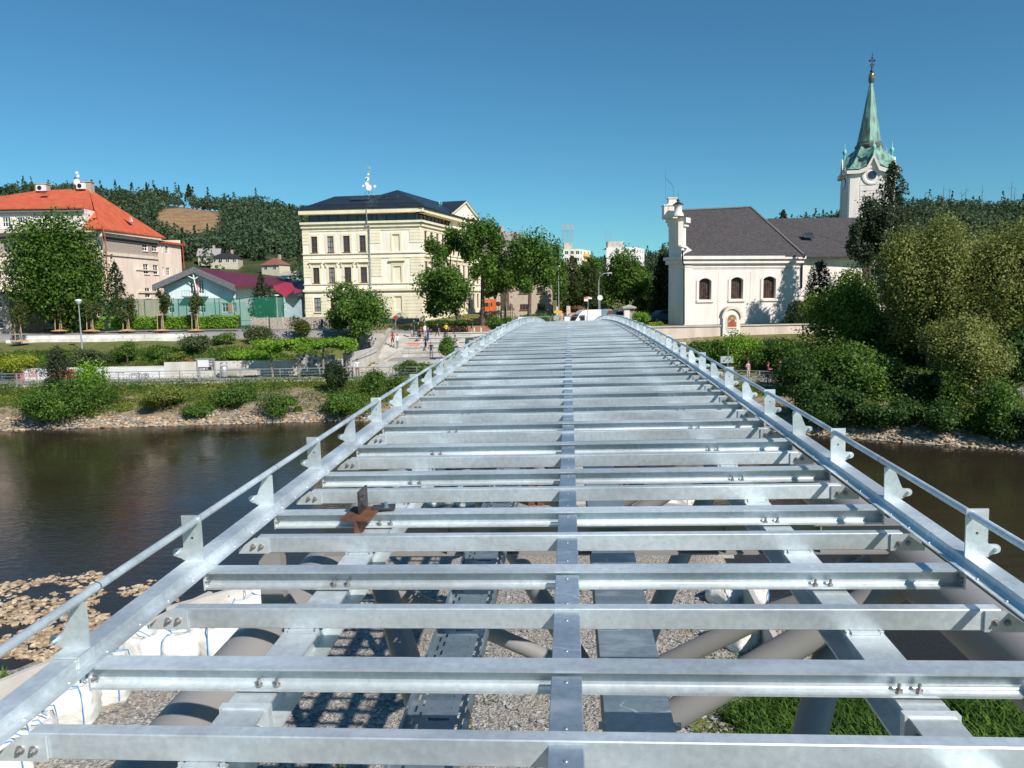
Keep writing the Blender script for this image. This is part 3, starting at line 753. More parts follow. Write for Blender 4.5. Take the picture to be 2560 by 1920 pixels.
# lower hip on the right
kk = (zU - zE) / (RA.z - zE)
hipU = Vector(cf) + (RA - Vector(cf)) * kk
rf = roofpoly(sch, [[cf, cb, tuple(RA)], [tuple(cb), (-60, 116, zE), tuple(RA)], [(-60, 116, zE), (-79, 116, zE), tuple(RB), tuple(RA)], [(-79, 116, zE), (-79, 99.1, zE), tuple(RB)],
    [(uR.x, 99.1, zE), cf, tuple(hipU), (uR.x, hipU.y, zU)], [uL, tuple(uR), (hipU.x, hipU.y - .3, zU), tuple(RA), tuple(RB)], [(-79, 99.1, zE), uL, tuple(RB)]], ROOFR)
G1 = Facade(sch, (-76.5, 99.9), (uR.x, 99.9), ze, zU - .15)
for x0, x1, y0, y1 in ((20, 98, 462, 556), (160, 232, 462, 520), (300, 366, 455, 500), (420, 480, 448, 515)):
    G1.window(G1.px(*z1(x0, y0), *z1(x1, y1)), WHITE, cols=3, rows=(.5,), fw=.09)
mb = MB(); G1.wall(mb); p0 = G1.w(G1.L, ze); p1 = G1.w(G1.L, zU - .15); mb.add([p0, p1, (hipU.x + 60, hipU.y - 104, zU - gz - .2), (uR.x + 60, hipU.y - 104, zU - gz - .2), (p0[0], p0[1] + 4, p0[2])], [(0, 4, 3, 1)])
mb.build('attic_wall', WHITEP, sch)
mb = MB(); G1.band(mb, zU - .55, zU - .2, .45); mb.build('attic_eave', ROOFG, sch)
for (x, y, D, w_) in ((107, 473, 107.3, 1.6), (210, 468, 107.3, 2.4)):
    p = P(x, y, D) - sch.location; mb = MB(); mb.box((p.x, p.y, p.z - .2), (w_, .9, 1.6)); mb.box((p.x, p.y, p.z + .66), (w_ + .2, 1.1, .12)); ch = mb.build('chimney', BRICKG, rf)
for (x, y) in ((103, 470), (203, 465)):
    p = P(x, y, 106.3) - sch.location; mb = MB(); mb.box(p, (1.1, .45, .8)); mb.build('air_conditioner', WHITE, sch); mb = MB(); mb.tube((p.x - .12, p.y - .23, p.z), (p.x - .12, p.y - .25, p.z), .3, n=16); mb.build('fan_grille', BLACK, sch.children[-1] if False else sch)
p = P(194, 470, 106.5) - sch.location
mb = MB(); mb.tube((p.x, p.y, p.z - 1), (p.x, p.y, p.z + 2.2), .04); mb.build('antenna_mast', GREYM, sch); 
for q, r_ in (((0, -.15, .75), .45), ((.25, -.15, 1.55), .22), ((.12, -.15, 2.0), .22)):
    mb = MB(); c_ = Vector((p.x + q[0], p.y + q[1], p.z + q[2])); mb.tube(c_, c_ + Vector((0, -.08, 0)), r_, r_ * .8, n=16); mb.build('dish', WHITE, sch)
for (x, y) in ((420, 232), (483, 360)):
    c_ = P(*z1(x, y), 103.8 if y < 300 else 101); skylight(sch, c_ - sch.location, (1, 0, 0), (0, 8, 4), .9, .9, ROOFR)
c_ = P(*z1(1222, 492), 108.0) - sch.location; mb = MB(); mb.add([(c_.x + .25, c_.y - .55, c_.z - .3), (c_.x + .3, c_.y + .45, c_.z - .3), (c_.x + .28, c_.y - .05, c_.z + .6), (c_.x - .9, c_.y - .05, c_.z + .4)], [(0, 1, 2), (0, 2, 3), (1, 3, 2)]); dm = mb.build('dormer', ROOFR, sch); mb = MB(); mb.add([(c_.x + .29, c_.y - .45, c_.z - .22), (c_.x + .33, c_.y + .35, c_.z - .22), (c_.x + .31, c_.y - .05, c_.z + .5)], [(0, 1, 2)]); mb.add([(c_.x + .2, c_.y - .58, c_.z - .3), (c_.x + .23, c_.y - .1, c_.z + .62), (c_.x + .15, c_.y - .1, c_.z + .5), (c_.x + .1, c_.y - .5, c_.z - .3)], [(0, 1, 2, 3)]); mb.build('dormer_window', WHITE, dm)
q = lambda x, y: tuple(P(*z1(x, y), 99.7) - sch.location)
downpipe(sch, [q(960, 530), q(985, 620), q(1000, 760), q(1012, 1000), q(1025, 1240)], .07, REDPIPE)
zt = toS(B0, E0, *z1(1640, 685))[1]
roofpoly(sch, [[(B0[0] + .4, 114.2, 18.75), (E0[0] + .5, 121.5, 18.75), (-58, 121.5, 19.2), (-58, 114.2, 19.2)]], ROOFR, .3, 'annex_roof')
q = lambda x, y: tuple(P(*z1(x, y), 120.6) - sch.location); downpipe(sch, [q(1735, 700), q(1722, 730), q(1738, 950)], .08, REDPIPE)
# low grey house at the far left edge
gh = thing('house', 'small grey rendered house at the left edge beside the young tree', 'house', (-61, 92, 6.0))
Fg = Facade(gh, (-66, 91), (P(27, 800, 91).x, 91), 5.6, P(20, 735, 91).z)
Fg.window(Fg.px(-20, 743, 4, 770), WHITE, cols=2, rows=(.4,)); Fg.window(Fg.px(-22, 797, 8, 822), WHITE, cols=2, rows=(.4,))
mb = MB(); Fg.wall(mb); zt = Fg.z1; mb.add([Fg.w(Fg.L, 5.6), Fg.w(Fg.L, 5.6, -7), Fg.w(Fg.L, zt, -7), Fg.w(Fg.L, zt)], [(0, 1, 2, 3)]); mb.build('wall', mat('grey_render', (.33, .28, .22), .9, 0, .12, .7, bump=.1), gh)
mb = MB(); mb.box((Fg.L / 2 - 5 + .15, 2.7, zt - 6 + .15), (Fg.L + .7, 8, .3)); mb.build('roof', SLATE, gh)
# ================================================================== AQUA GYM WITH MAROON ROOF
gy = thing('gym_building', 'low pale aqua hall with gabled maroon metal roof and salmon panels', 'building', (-42, 100, 6.2))
La = P(412, 760, 100); Ra = P(575, 760, 100); ap = P(482, 668, 99)
el = P(380, 713, 98.6); er = P(587, 714, 98.6); eb = P(684, 712, 109); rb = P(727, 699, 118)
Fa = Facade(gy, (La.x, 100), (Ra.x, 100), 6.2, 12.75)
def z2(x, y): return 360 + x / 3.77, 620 + y / 3.77
def W2(F, r, **k): return F.window(F.px(*z2(r[0], r[1]), *z2(r[2], r[3])), WHITE, **k)
W2(Fa, (432, 300, 488, 432), cols=2, rows=(.2,), fw=.09); W2(Fa, (512, 300, 563, 432), cols=2, rows=(.2,), fw=.09)
W2(Fa, (735, 520, 795, 606), cols=2, rows=(.35,), fw=.09); W2(Fa, (834, 520, 870, 606), cols=2, rows=(.35,), fw=.09)
W2(Fa, (232, 525, 285, 612), cols=2, rows=(.35,), fw=.09); W2(Fa, (425, 525, 480, 612), cols=2, rows=(.35,), fw=.09); W2(Fa, (530, 525, 580, 612), cols=2, rows=(.35,), fw=.09)
mb = MB(); zbase = toS((La.x, 100), (Ra.x, 100), *z2(600, 512))[1]
gl, gr = [Fa.px(*z2(a, 300), *z2(a + 1, 432))[0] for a in (425, 570)]
class _G(Facade): pass
Fm = Facade(gy, (Ra.x, 100), (La.x, 100), 6.2, 11.0); Fa.z1 = 11.0; up_ = [o for o in Fa.op if o[3] > 11.0]; Fa.op = [o if o[3] <= 11.0 else (o[0], o[1], o[2], 11.0) for o in Fa.op]
Fa.wall(mb, mfun=([zbase], lambda x, z: 1 if z < zbase else 0))
Fk = Facade(gy, (La.x + gl, 100), (La.x + gr, 100), 11.0, 12.9); Fk.op = [(o[0] - gl, 11.0, o[2] - gl, o[3]) for o in up_]; Fk.wall(mb)
mb.add([Fa.w(0, 11.0), Fa.w(gl, 11.0), Fa.w(gl, 12.9), Fa.w(0, 11.75)], [(0, 1, 2, 3)]); mb.add([Fa.w(gr, 11.0), Fa.w(Fa.L, 11.0), Fa.w(Fa.L, 11.4), Fa.w(gr, 12.9)], [(0, 1, 2, 3)]); mb.add([Fa.w(gl, 12.9), Fa.w(gr, 12.9), Fa.w(Fa.L * .43, ap.z - .15)], [(0, 1, 2)])
Fb = Facade(gy, (Ra.x, 100), (eb.x - .8, 110), 6.2, 11.6)
Fb.wall(mb, mfun=([zbase], lambda x, z: 1 if z < zbase else 0)); 
mb.build('wall', [AQUA, AQUA2], gy)
for r in ((487, 300, 511, 442), (796, 520, 832, 610), (205, 528, 230, 610)):
    mb = MB(); rr = Fa.px(*z2(r[0], r[1]), *z2(r[2], r[3])); Fa.slab(mb, rr[0], rr[1], rr[2], rr[3], .004, .06); mb.build('salmon_panel', SALMON, gy)
roofpoly(gy, [[tuple(el), tuple(ap), tuple(rb), (el.x - 4, 118, el.z)], [tuple(ap), tuple(er), tuple(eb), tuple(rb)]], ROOFM, .3)
mb = MB()
for a, c_ in ((el, ap), (ap, er)):
    a, c_ = a - gy.location, c_ - gy.location; a = a + Vector((0, -.03, .04)); c_ = c_ + Vector((0, -.03, .04)); v = Vector((0, .5, 0)); d_ = Vector((0, 0, -.75)); mb.add([tuple(k) for k in (a, c_, c_ + d_, a + d_, a + v, c_ + v, c_ + d_ + v, a + d_ + v)], [(0, 1, 2, 3), (4, 5, 6, 7), (0, 1, 5, 4), (3, 2, 6, 7), (0, 3, 7, 4), (1, 2, 6, 5)])
mb.build('barge_board', ROOFG, gy)
for x, y, D in ((888, 277, 107), (1315, 296, 115)):
    c_ = P(*z2(x, y), D); skylight(gy, c_ - gy.location + Vector((0, 0, .15)), rb - ap, er - ap, 4.5 if D < 110 else 2.4, 1.1)
mb = MB(); q = lambda x, y: P(*z2(x, y), 99.2) - gy.location
for a, c_ in (((457, 215), (500, 440)), ((378, 250), (480, 295)), ((535, 255), (470, 298))): mb.tube(q(*a), q(*c_), .08, n=8)
mb.build('white_truss', WHITE, gy)
r = Fa.px(*z2(383, 405), *z2(608, 460)); mb = MB(); Fa.slab(mb, r[0], r[1] - .05, r[2], r[1] + .12, .01, 1.0)
for k in range(16):
    a = r[0] + (r[2] - r[0]) * k / 15; Fa.slab(mb, a - .015, r[1] + .121, a + .015, r[3], .95, .98)
Fa.slab(mb, r[0], r[3], r[2], r[3] + .05, .94, .99)
mb.build('balcony', GREYM, gy)
# red link building
lk = thing('annex_building', 'low aqua annex, its wall coloured as if shaded, with bright red metal roof beside the yellow school', 'building', (-32, 110, 6.3))
p = [P(*z2(*k), D) for k, D in (((1180, 308), 116), ((1500, 304), 118), ((1502, 402), 110), ((1340, 450), 106.5), ((1222, 372), 106))]
roofpoly(lk, [[tuple(k) for k in p]], mat('red_metal_roof', (.30, .025, .05), .45, 0, .06, .8), .25)
Fl = Facade(lk, (p[4].x, 106.6), (p[3].x - .2, 106.8), 6.3, p[3].z - .25); Fl2 = Facade(lk, (p[3].x - .2, 106.8), (P(760, 760, 111).x, 111), 6.3, p[3].z - .1)
Fl2.window(Fl2.px(*z2(1318, 515), *z2(1350, 580)), WHITE); mb = MB(); Fl.wall(mb); Fl2.wall(mb); mb.build('wall', mat('shaded_aqua', (.30, .42, .46), .9, 0, .05, 1), lk)  # aqua wall with its shade put into a darker base colour
q1 = [P(*z2(*k), D) for k, D in (((1350, 449), 106.2), ((1455, 445), 107), ((1510, 405), 110.4), ((1410, 402), 110))]
roofpoly(lk, [[tuple(k) for k in q1]], SLATE, .2, 'lean_to_roof')
# ================================================================== CREAM SCHOOL (three storeys and glazed attic)
ys_ = thing('town_hall_school', 'three storey cream building with yellow trim and dark hipped metal roof', 'building', (-20, 112, 6.6))
YA = (P(764, 780, 109.6).x, 109.6); YC = (P(1057, 780, 108.0).x, 108.0); YB = (P(1203, 780, 133).x, 133.0)
def z3(x, y): return 720 + x / 3.77, 400 + y / 3.77
zc = toS(YA, YC, *z3(700, 600))[1]
L1 = Facade(ys_, YA, YC, 6.4, zc); L2 = Facade(ys_, YC, YB, 6.4, zc)
for x0, y0, x1, y1, c in ((219, 722, 277, 874, 0), (371, 718, 430, 872, 1), (520, 714, 583, 868, 0), (673, 710, 733, 863, 0)):
    L1.window(L1.px(*z3(x0, y0), *z3(x1, y1)), BROWNW, CURT if c else GLASS, cols=2, rows=(.33, .66), fw=.08, sill=BROWNW, surround=(YTRIM, .32))
for x0, y0, x1, y1, c in ((237, 1015, 297, 1160, 0), (385, 1012, 443, 1157, 1), (532, 1010, 597, 1155, 0), (684, 1008, 746, 1153, 0)):
    L1.window(L1.px(*z3(x0, y0), *z3(x1, y1)), BROWNW, CURT if c else GLASS, cols=2, rows=(.33, .66), fw=.08, sill=BROWNW, surround=(YTRIM, .3, 1))
for x0, y0, x1, y1, c in ((247, 1298, 310, 1440, 1), (400, 1298, 462, 1438, 0), (552, 1298, 612, 1436, 0), (700, 1296, 760, 1434, 0)):
    L1.window(L1.px(*z3(x0, y0), *z3(x1, y1)), BROWNW, CURT if c else GLASS, cols=2, rows=(.33, .66), fw=.08, sill=BROWNW)
for x0, y0, x1, y1, hd in ((985, 700, 1052, 858, 0), (995, 1000, 1068, 1155, 1), (1003, 1284, 1073, 1440, 0)):
    r = L1.px(*z3(x0, y0), *z3(x1, y1)); L1.op.append(r); mb = MB(); L1.slab(mb, r[0], r[1], r[2], r[3], -.2, -.12); o = mb.build('blind_window', plaster('blind_panel', (.78, .72, .55), .02), ys_)
    mb = MB(); w_ = .28
    L1.slab(mb, r[0] - w_, r[1], r[0] - .002, r[3] + w_, .002, .05); L1.slab(mb, r[2] + .002, r[1], r[2] + w_, r[3] + w_, .002, .05); L1.slab(mb, r[0], r[3] + .002, r[2], r[3] + w_, .002, .05)
    if hd: L1.slab(mb, r[0] - .6, r[3] + .7, r[2] + .6, r[3] + .9, .002, .3); L1.slab(mb, r[0] - .3, r[3] + .3, r[2] + .3, r[3] + .68, .002, .08)
    mb.build('surround', YTRIM, o)
zf = {}
for k, (y, h_) in {'a': (880, 0), 'b': (1165, 0), 'c': (1215, 0), 'd': (1235, 0)}.items(): zf[k] = toS(YA, YC, *z3(500, y))[1]
wn = []
nW = 11
for row, (za, zb_) in enumerate(((zf['a'] + .1, zf['a'] + 3.0), (zf['b'] + .1, zf['b'] + 3.0), (7.7, 10.4))):
    for k in range(nW):
        a = 1.7 + k * (L2.L - 3.4) / (nW - 1) - .5
        L2.window((a, za, a + 1.05, zb_), BROWNW, cols=2, rows=(.33,), fw=.09, surround=(YTRIM, .25, 1) if row == 1 else (YTRIM, .25))
mb = MB(); L1.wall(mb); L2.wall(mb); mb.build('wall', YEL, ys_)
# string courses, cornices, quoins
mb = MB()
for F in (L1, L2):
    F.band(mb, zf['a'] - .12, zf['a'] + .02, .16, a0=-.1); F.band(mb, zf['a'] - .75, zf['a'] - .62, .1); F.band(mb, zf['b'] - .12, zf['b'], .14, a0=-.1); F.band(mb, zf['c'] - .35, zf['c'], .28, a0=-.15); F.band(mb, zc - .5, zc - .02, .25, a0=-.1); F.band(mb, zc - .95, zc - .85, .08)
mb.build('string_course', YTRIM, ys_)
mb = MB(); nx_ = 0
z = 6.9
sR = toS(YA, YC, *z3(805, 900))[0]; sL = toS(YA, YC, *z3(780, 900))[0]
while z < zc - 1.2:
    if abs(z - zf['a']) > .9 and abs(z - zf['b']) > .6 and z > zf['c'] + .2:
        for F, a0, a1 in ((L1, 0, 1.05), (L1, sL, sL + 1.5), (L1, L1.L - 1.6, L1.L), (L2, 0, 1.2), (L2, L2.L - 1.2, L2.L)): F.slab(mb, a0, z, a1, z + .42, .002, .06)
    z += .46
z = 6.6
while z < zf['d'] - .5:
    for F in (L1, L2):
        segs = [0.0]
        for o in sorted(F.op):
            if o[1] - .1 < z < o[3] + .1: segs += [o[0] - .12, o[2] + .12]
        segs.append(F.L)
        for i in range(0, len(segs), 2):
            if segs[i + 1] > segs[i]: F.slab(mb, segs[i], z, segs[i + 1], z + .43, .002, .045)
    z += .48
mb.build('rusticated_blocks', plaster('yellow_quoins', (.81, .74, .55), .03), ys_)
_t = None
# glazed attic strip, set back, and upper cornice
zg1 = toS(YA, YC, *z3(700, 505))[1]; ze_ = toS(YA, YC, *z3(700, 455))[1]
def off(A, B, d0, d1, din):
    A, B = Vector(A), Vector(B); u = (B - A).normalized(); n_ = Vector((u.y, -u.x)); n_ = n_ if n_.dot(-(A + B)) > 0 else -n_
    return tuple(A + u * d0 - n_ * din), tuple(B + u * d1 - n_ * din)
ga = off(YA, YC, .9, -.6, .6); gb = off(YC, YB, .4, -.3 - 14, .6)
corner = (YC[0] - .75, YC[1] + .62)
GA = Facade(ys_, ga[0], corner, zc, zg1); GB = Facade(ys_, corner, (Vector(YC) + (Vector(YB) - Vector(YC)) * .50 + Vector((-.6, .1))), zc, zg1)
mb = MB(); mb2 = MB()
for F, k in ((GA, 11), (GB, 9)):
    F.slab(mb2, 0, zc + .35, F.L, zg1, -.12, -.05)
    F.slab(mb, 0, zc, F.L, zc + .42, -.04, .06); 
    for i in range(k + 1): a = F.L * i / k; F.slab(mb, a - .05, zc + .43, a + .05, zg1, -.04, .03)
o = mb.build('attic_frame', SLATE, ys_); mb2.build('attic_glazing', mat('dark_attic_glass', (.012, .018, .024), .07, 0, .6, .5, spec=.8, col2=(.06, .06, .065), lo=.5, hi=.75), ys_)
mb = MB()
for F in (L1, L2):
    F.slab(mb, -.15 if F is L1 else -.45, zc + .002, F.L + (.45 if F is L1 else .1), zc + .3, -.5, .5, 0)
    F.slab(mb, -.2 if F is L1 else -.6, zg1 + .0, F.L + (.6 if F is L1 else .1), ze_ - .15, -.62, .62, 0)
mb.build('cornice', YTRIM, ys_)
mb = MB(); L1.slab(mb, -.3, ze_ - .149, L1.L + .75, ze_ + .1, -.7, .72); L2.slab(mb, -.75, ze_ - .149, L2.L + .2, ze_ + .1, -.7, .72); mb.build('gutter', SLATE, ys_)
mb = MB(); L2.slab(mb, L2.L * .5 + .1, zc + .301, L2.L - .2, zg1 - .001, -.5, -.1); mb.build('upper_wall', YEL, ys_)
e1 = Vector((*off(YA, YC, -.3, .6, -.7)[0], ze_)); e2 = Vector((YC[0] + .75, YC[1] - .72, ze_)); e3 = Vector((*off(YC, YB, 0, .2, -.7)[1], ze_)); e4 = Vector((YA[0] - .5, YA[1] + 16, ze_)); e5 = Vector((YB[0] - 14, YB[1], ze_))
r1 = P(*z3(440, 344), 116); r2 = P(*z3(872, 328), 116); pk = P(*z3(1032, 282), 119)
mid = P(*z3(1380, 425), 121)
rf = roofpoly(ys_, [[tuple(e1), tuple(e2), tuple(pk), tuple(r2), tuple(r1)], [tuple(e1), tuple(r1), tuple(e4)], [tuple(r1), tuple(r2), tuple(pk), tuple(e5), tuple(e4)], [tuple(e2), tuple(e3), (e3.x - 3, 134, pk.z - 1.5), tuple(pk)]], SLATE, .15)
# seams on the roof
mb = MB(); L_ = ys_.location
for k in range(1, 34):
    t = k / 34; a = e1 + (e2 - e1) * t; top = (r1 + (r2 - r1) * ((t - .25) / .35)) if .25 < t < .6 else (r2 + (pk - r2) * ((t - .6) / .15) if .6 <= t < .75 else (e1 + (r1 - e1) * (t / .25) if t <= .25 else e2 + (pk - e2) * ((1 - t) / .25)))
    mb.tube(a - L_ + Vector((0, 0, .05)), top - L_ + Vector((0, 0, .05)), .022, n=4, smooth=False)
for k in range(3): 
    a, c_ = e1 + (r1 - e1) * (.05 + .03 * k) , e2 + (pk - e2) * (.05 + .03 * k)
    if k != 1: mb.tube(a - L_ + Vector((0, 0, .3)), c_ - L_ + Vector((0, 0, .3)), .035, n=6)
mb.build('seam', SLATE, rf)
for x, y in ((650, 368), (716, 366)): skylight(ys_, P(*z3(x, y), 113.2) - L_ + Vector((0, 0, .05)), (1, 0, 0), r1 - e1 - Vector((4, 0, 0)), 1.7, 1.7)
for x, y in ((910, 362), (985, 358)): skylight(ys_, P(*z3(x, y), 113.5) - L_ + Vector((0, -.2, .1)), (1, 0, 0), (0, 6, 3), 1.7, 1.5)
# pediment gable on the right face
u = (Vector(YB) - Vector(YC)).normalized()
p0 = P(*z3(1482, 520), 118.5); pA = P(*z3(1592, 424), 123); p1 = P(*z3(1697, 602), 131)
def onface(v): 
    s_ = (Vector((v.x, v.y)) - Vector(YC)).dot(u); return Vector((*(Vector(YC) + u * s_), v.z))
p0, pA, p1 = [onface(P(*z3(*k), D)) for k, D in (((1482, 520), 118.2), ((1592, 424), 124.2), ((1697, 602), 131.5))]
p0.z = p1.z = ze_; pA.z = ze_ + 2.4
nn = Vector((u.y, -u.x, 0)); nn = nn if nn.x > 0 else -nn
mb = MB(); q = [p0 - L_ + nn * .75, pA - L_ + nn * .75, p1 - L_ + nn * .75]
mb.add([tuple(k) for k in q] + [tuple(k - nn * .2) for k in q], [(0, 1, 2), (3, 4, 5), (0, 1, 4, 3), (1, 2, 5, 4), (0, 2, 5, 3)]); mb.build('pediment', YEL, ys_)
mb = MB()
for a, c_ in ((q[0], q[1]), (q[1], q[2])):
    up = Vector((0, 0, .35)); o1 = nn * .25; mb.add([tuple(k) for k in (a, c_, c_ + up, a + up, a + o1, c_ + o1, c_ + up + o1, a + up + o1)], [(0, 1, 2, 3), (4, 5, 6, 7), (0, 1, 5, 4), (3, 2, 6, 7), (0, 3, 7, 4), (1, 2, 6, 5)])
mb.build('pediment_moulding', YTRIM, ys_)
bk = nn * -9; roofpoly(ys_, [[tuple(p0 + nn * 1.0 + Vector((0, 0, .36))), tuple(pA + nn * 1.0 + Vector((0, 0, .36))), tuple(pA + bk + Vector((0, 0, .36))), tuple(p0 + bk)], [tuple(pA + nn * 1.0 + Vector((0, 0, .36))), tuple(p1 + nn * 1.0 + Vector((0, 0, .36))), tuple(p1 + bk), tuple(pA + bk + Vector((0, 0, .36)))]], SLATE, .1, 'gable_roof')
q = lambda x, y, d=0: Vector(L1.w(toS(YA, YC, *z3(x, y))[0], toS(YA, YC, *z3(x, y))[1], d))
downpipe(ys_, [q(752, 470, .7), q(757, 600, .7), q(768, 625, .25), q(775, 880, .25), q(790, 1215, .35)], .075, GREYM)
# antenna mast on the roof
am = thing('antenna_mast', 'lattice antenna mast with round white dishes on the dark school roof', 'antenna', P(*z3(762, 328), 115.5) - Vector((0, 0, .3)))
A_ = lambda x, y: P(*z3(x, y), 115.5) - am.location
mb = MB(); mb.tube((0, 0, 0), A_(760, 55), .05, .03)
for s in (-1, 1): mb.tube((s * 1.0, 0, 0), A_(760, 270), .03)
mb.tube(A_(780, 205), A_(812, 205), .03); mb.tube(A_(812, 190), A_(812, 290), .03); mb.tube(A_(775, 290), A_(812, 290), .025); mb.tube(A_(712, 255), A_(835, 262), .03)
for k in range(14): mb.tube(A_(754, 60 + k * 14), A_(768, 66 + k * 14), .018, n=5)
mb.tube(A_(754, 60), A_(756, 250), .02); mb.tube(A_(769, 60), A_(771, 250), .02)
mb.build('lattice', GREYM, am)
for di, (x, y, r_) in enumerate(((750, 181, .31), (748, 228, .28), (768, 265, .44), (718, 250, .18), (827, 256, .21), (769, 143, .15))):
    c_ = A_(x, y) + Vector((0, -.13 * di, 0)); mb = MB(); mb.tube(c_ + Vector((0, -.1, 0)), c_ + Vector((0, -.3, 0)), r_ * .6, r_, n=20); mb.build('dish', WHITE, am)
for x, y in ((773, 75), (757, 70)):
    c_ = A_(x, y); mb = MB(); mb.box(c_, (.18, .18, .5)); mb.build('panel_antenna', mat('teal_panel', (.1, .5, .5), .5), am) if x > 760 else mb.build('panel_antenna', GREYM, am)
sa = thing('roof_antenna', 'small antenna with teal cap on the roof valley of the cream school', 'antenna', P(*z3(1433, 470), 119) )
A_ = lambda x, y: P(*z3(x, y), 119) - sa.location
mb = MB(); mb.tube((0, 0, -.5), A_(1430, 390), .04); mb.box(A_(1429, 400), (.22, .2, .5)); mb.tube(A_(1430, 425), A_(1447, 425), .02); mb.box(A_(1448, 408), (.15, .15, .4)); mb.build('mast', [mat('teal_cap', (.12, .5, .5), .5)], sa)
# ================================================================== HOUSES AND TOWERS FURTHER BACK
def simple_house(name, label, c, w, d, h, roofh, rz, wm, rm, wins=3, hip=False, fl=1, group=None, chim=True):
    t = thing(name, label, 'house', c, rz, group)
    mb = MB(); mb.b2((-w / 2, -d / 2, -2), (w / 2, d / 2, h)); 
    if not hip: mb.add([(-w / 2, -d / 2, h), (-w / 2, d / 2, h), (-w / 2, 0, h + roofh), (w / 2, -d / 2, h), (w / 2, d / 2, h), (w / 2, 0, h + roofh)], [(0, 1, 2), (3, 4, 5)])
    mb.build('wall', wm, t, fix=False)
    mb = MB(); e = .4; k = (w / 2 - min(w, d) * .45) if hip else w / 2 + e
    for s in (-1, 1): mb.add([(-w / 2 - e, s * (d / 2 + e), h - .05), (w / 2 + e, s * (d / 2 + e), h - .05), (k, 0, h + roofh + .05), (-k, 0, h + roofh + .05)] + [(-w / 2 - e, s * (d / 2 + e), h - .25), (w / 2 + e, s * (d / 2 + e), h - .25), (k, 0, h + roofh - .15), (-k, 0, h + roofh - .15)], [(0, 1, 2, 3), (4, 5, 6, 7), (0, 1, 5, 4), (1, 2, 6, 5), (0, 3, 7, 4)])
    if hip:
        for s in (-1, 1): mb.add([(s * (w / 2 + e), -d / 2 - e, h - .05), (s * (w / 2 + e), d / 2 + e, h - .05), (s * k, 0, h + roofh + .05)], [(0, 1, 2)])
    rf = mb.build('roof', rm, t, fix=False)
    if chim: mb = MB(); mb.box((w * .2, .4, h + roofh + .3), (.7, .7, 1.6)); mb.build('chimney', BRICKG, rf)
    if wins:
        for f_ in range(fl):
            for k in range(wins):
                x = -w / 2 + w * (k + .5) / wins; z = 1.4 + f_ * 2.9
                mb = MB(); mb.box((x, -d / 2 - .02, z + .7), (1.2, .08, 1.4)); o = mb.build('window', WHITE, t); mb = MB()
                for s in (-1, 1): mb.box((x + s * .28, -d / 2 - .07, z + .7), (.46, .03, 1.2))
                mb.build('pane', GLASS, o)
    return t
# grey brick house behind the trees
bh = thing('brick_house', 'two storey grey beige brick house with dark windows behind the street trees', 'house', (-5, 116, 7))
def z5(x, y): return 1180 + x / 4.096, 560 + y / 4.096
HA = (P(1273, 760, 116).x, 116.0); HB = (P(1381, 760, 117).x, 117.0)
Hf = Facade(bh, HA, HB, 6.6, toS(HA, HB, *z5(500, 560))[1])
for r in ((480, 650, 568, 712), (664, 650, 748, 712), (490, 822, 580, 880), (668, 816, 750, 878)): Hf.window(Hf.px(*z5(r[0], r[1]), *z5(r[2], r[3])), BROWNW, cols=3, rows=(), fw=.08, sill=BROWNW)
HC = (HA[0] - 1.5, 128)
mb = MB(); Hf.wall(mb); mb.add([Hf.w(0, 6.6), (HC[0] + 5, HC[1] - 116, -.4), (HC[0] + 5, HC[1] - 116, Hf.z1 - 7), Hf.w(0, Hf.z1)], [(0, 1, 2, 3)]); mb.build('wall', mat('beige_brick', (.42, .35, .28), .9, 0, .15, 5, bump=.3, stretch=(1, 1, 3)), bh)
g = Hf.z1; a, c_ = Vector((HA[0] - .4, 115.5, g)), Vector((HB[0] + .4, 116.5, g)); rf = roofpoly(bh, [[tuple(a), tuple(c_), (c_.x - 1, 122, g + 3.5), (a.x + 1, 122, g + 3.5)]], mat('old_tiles', (.30, .12, .08), .85, 0, .2, 3), .2)
simple_house('grey_roof_house', 'house with weathered grey brown roof seen between the tree trunks', P(1232, 760, 150), 12, 10, 9.0, 5, .5, mat('tan_wall', (.40, .34, .26), .9), mat('weathered_tiles', (.22, .19, .18), .85, 0, .2, 3), 3, fl=2)
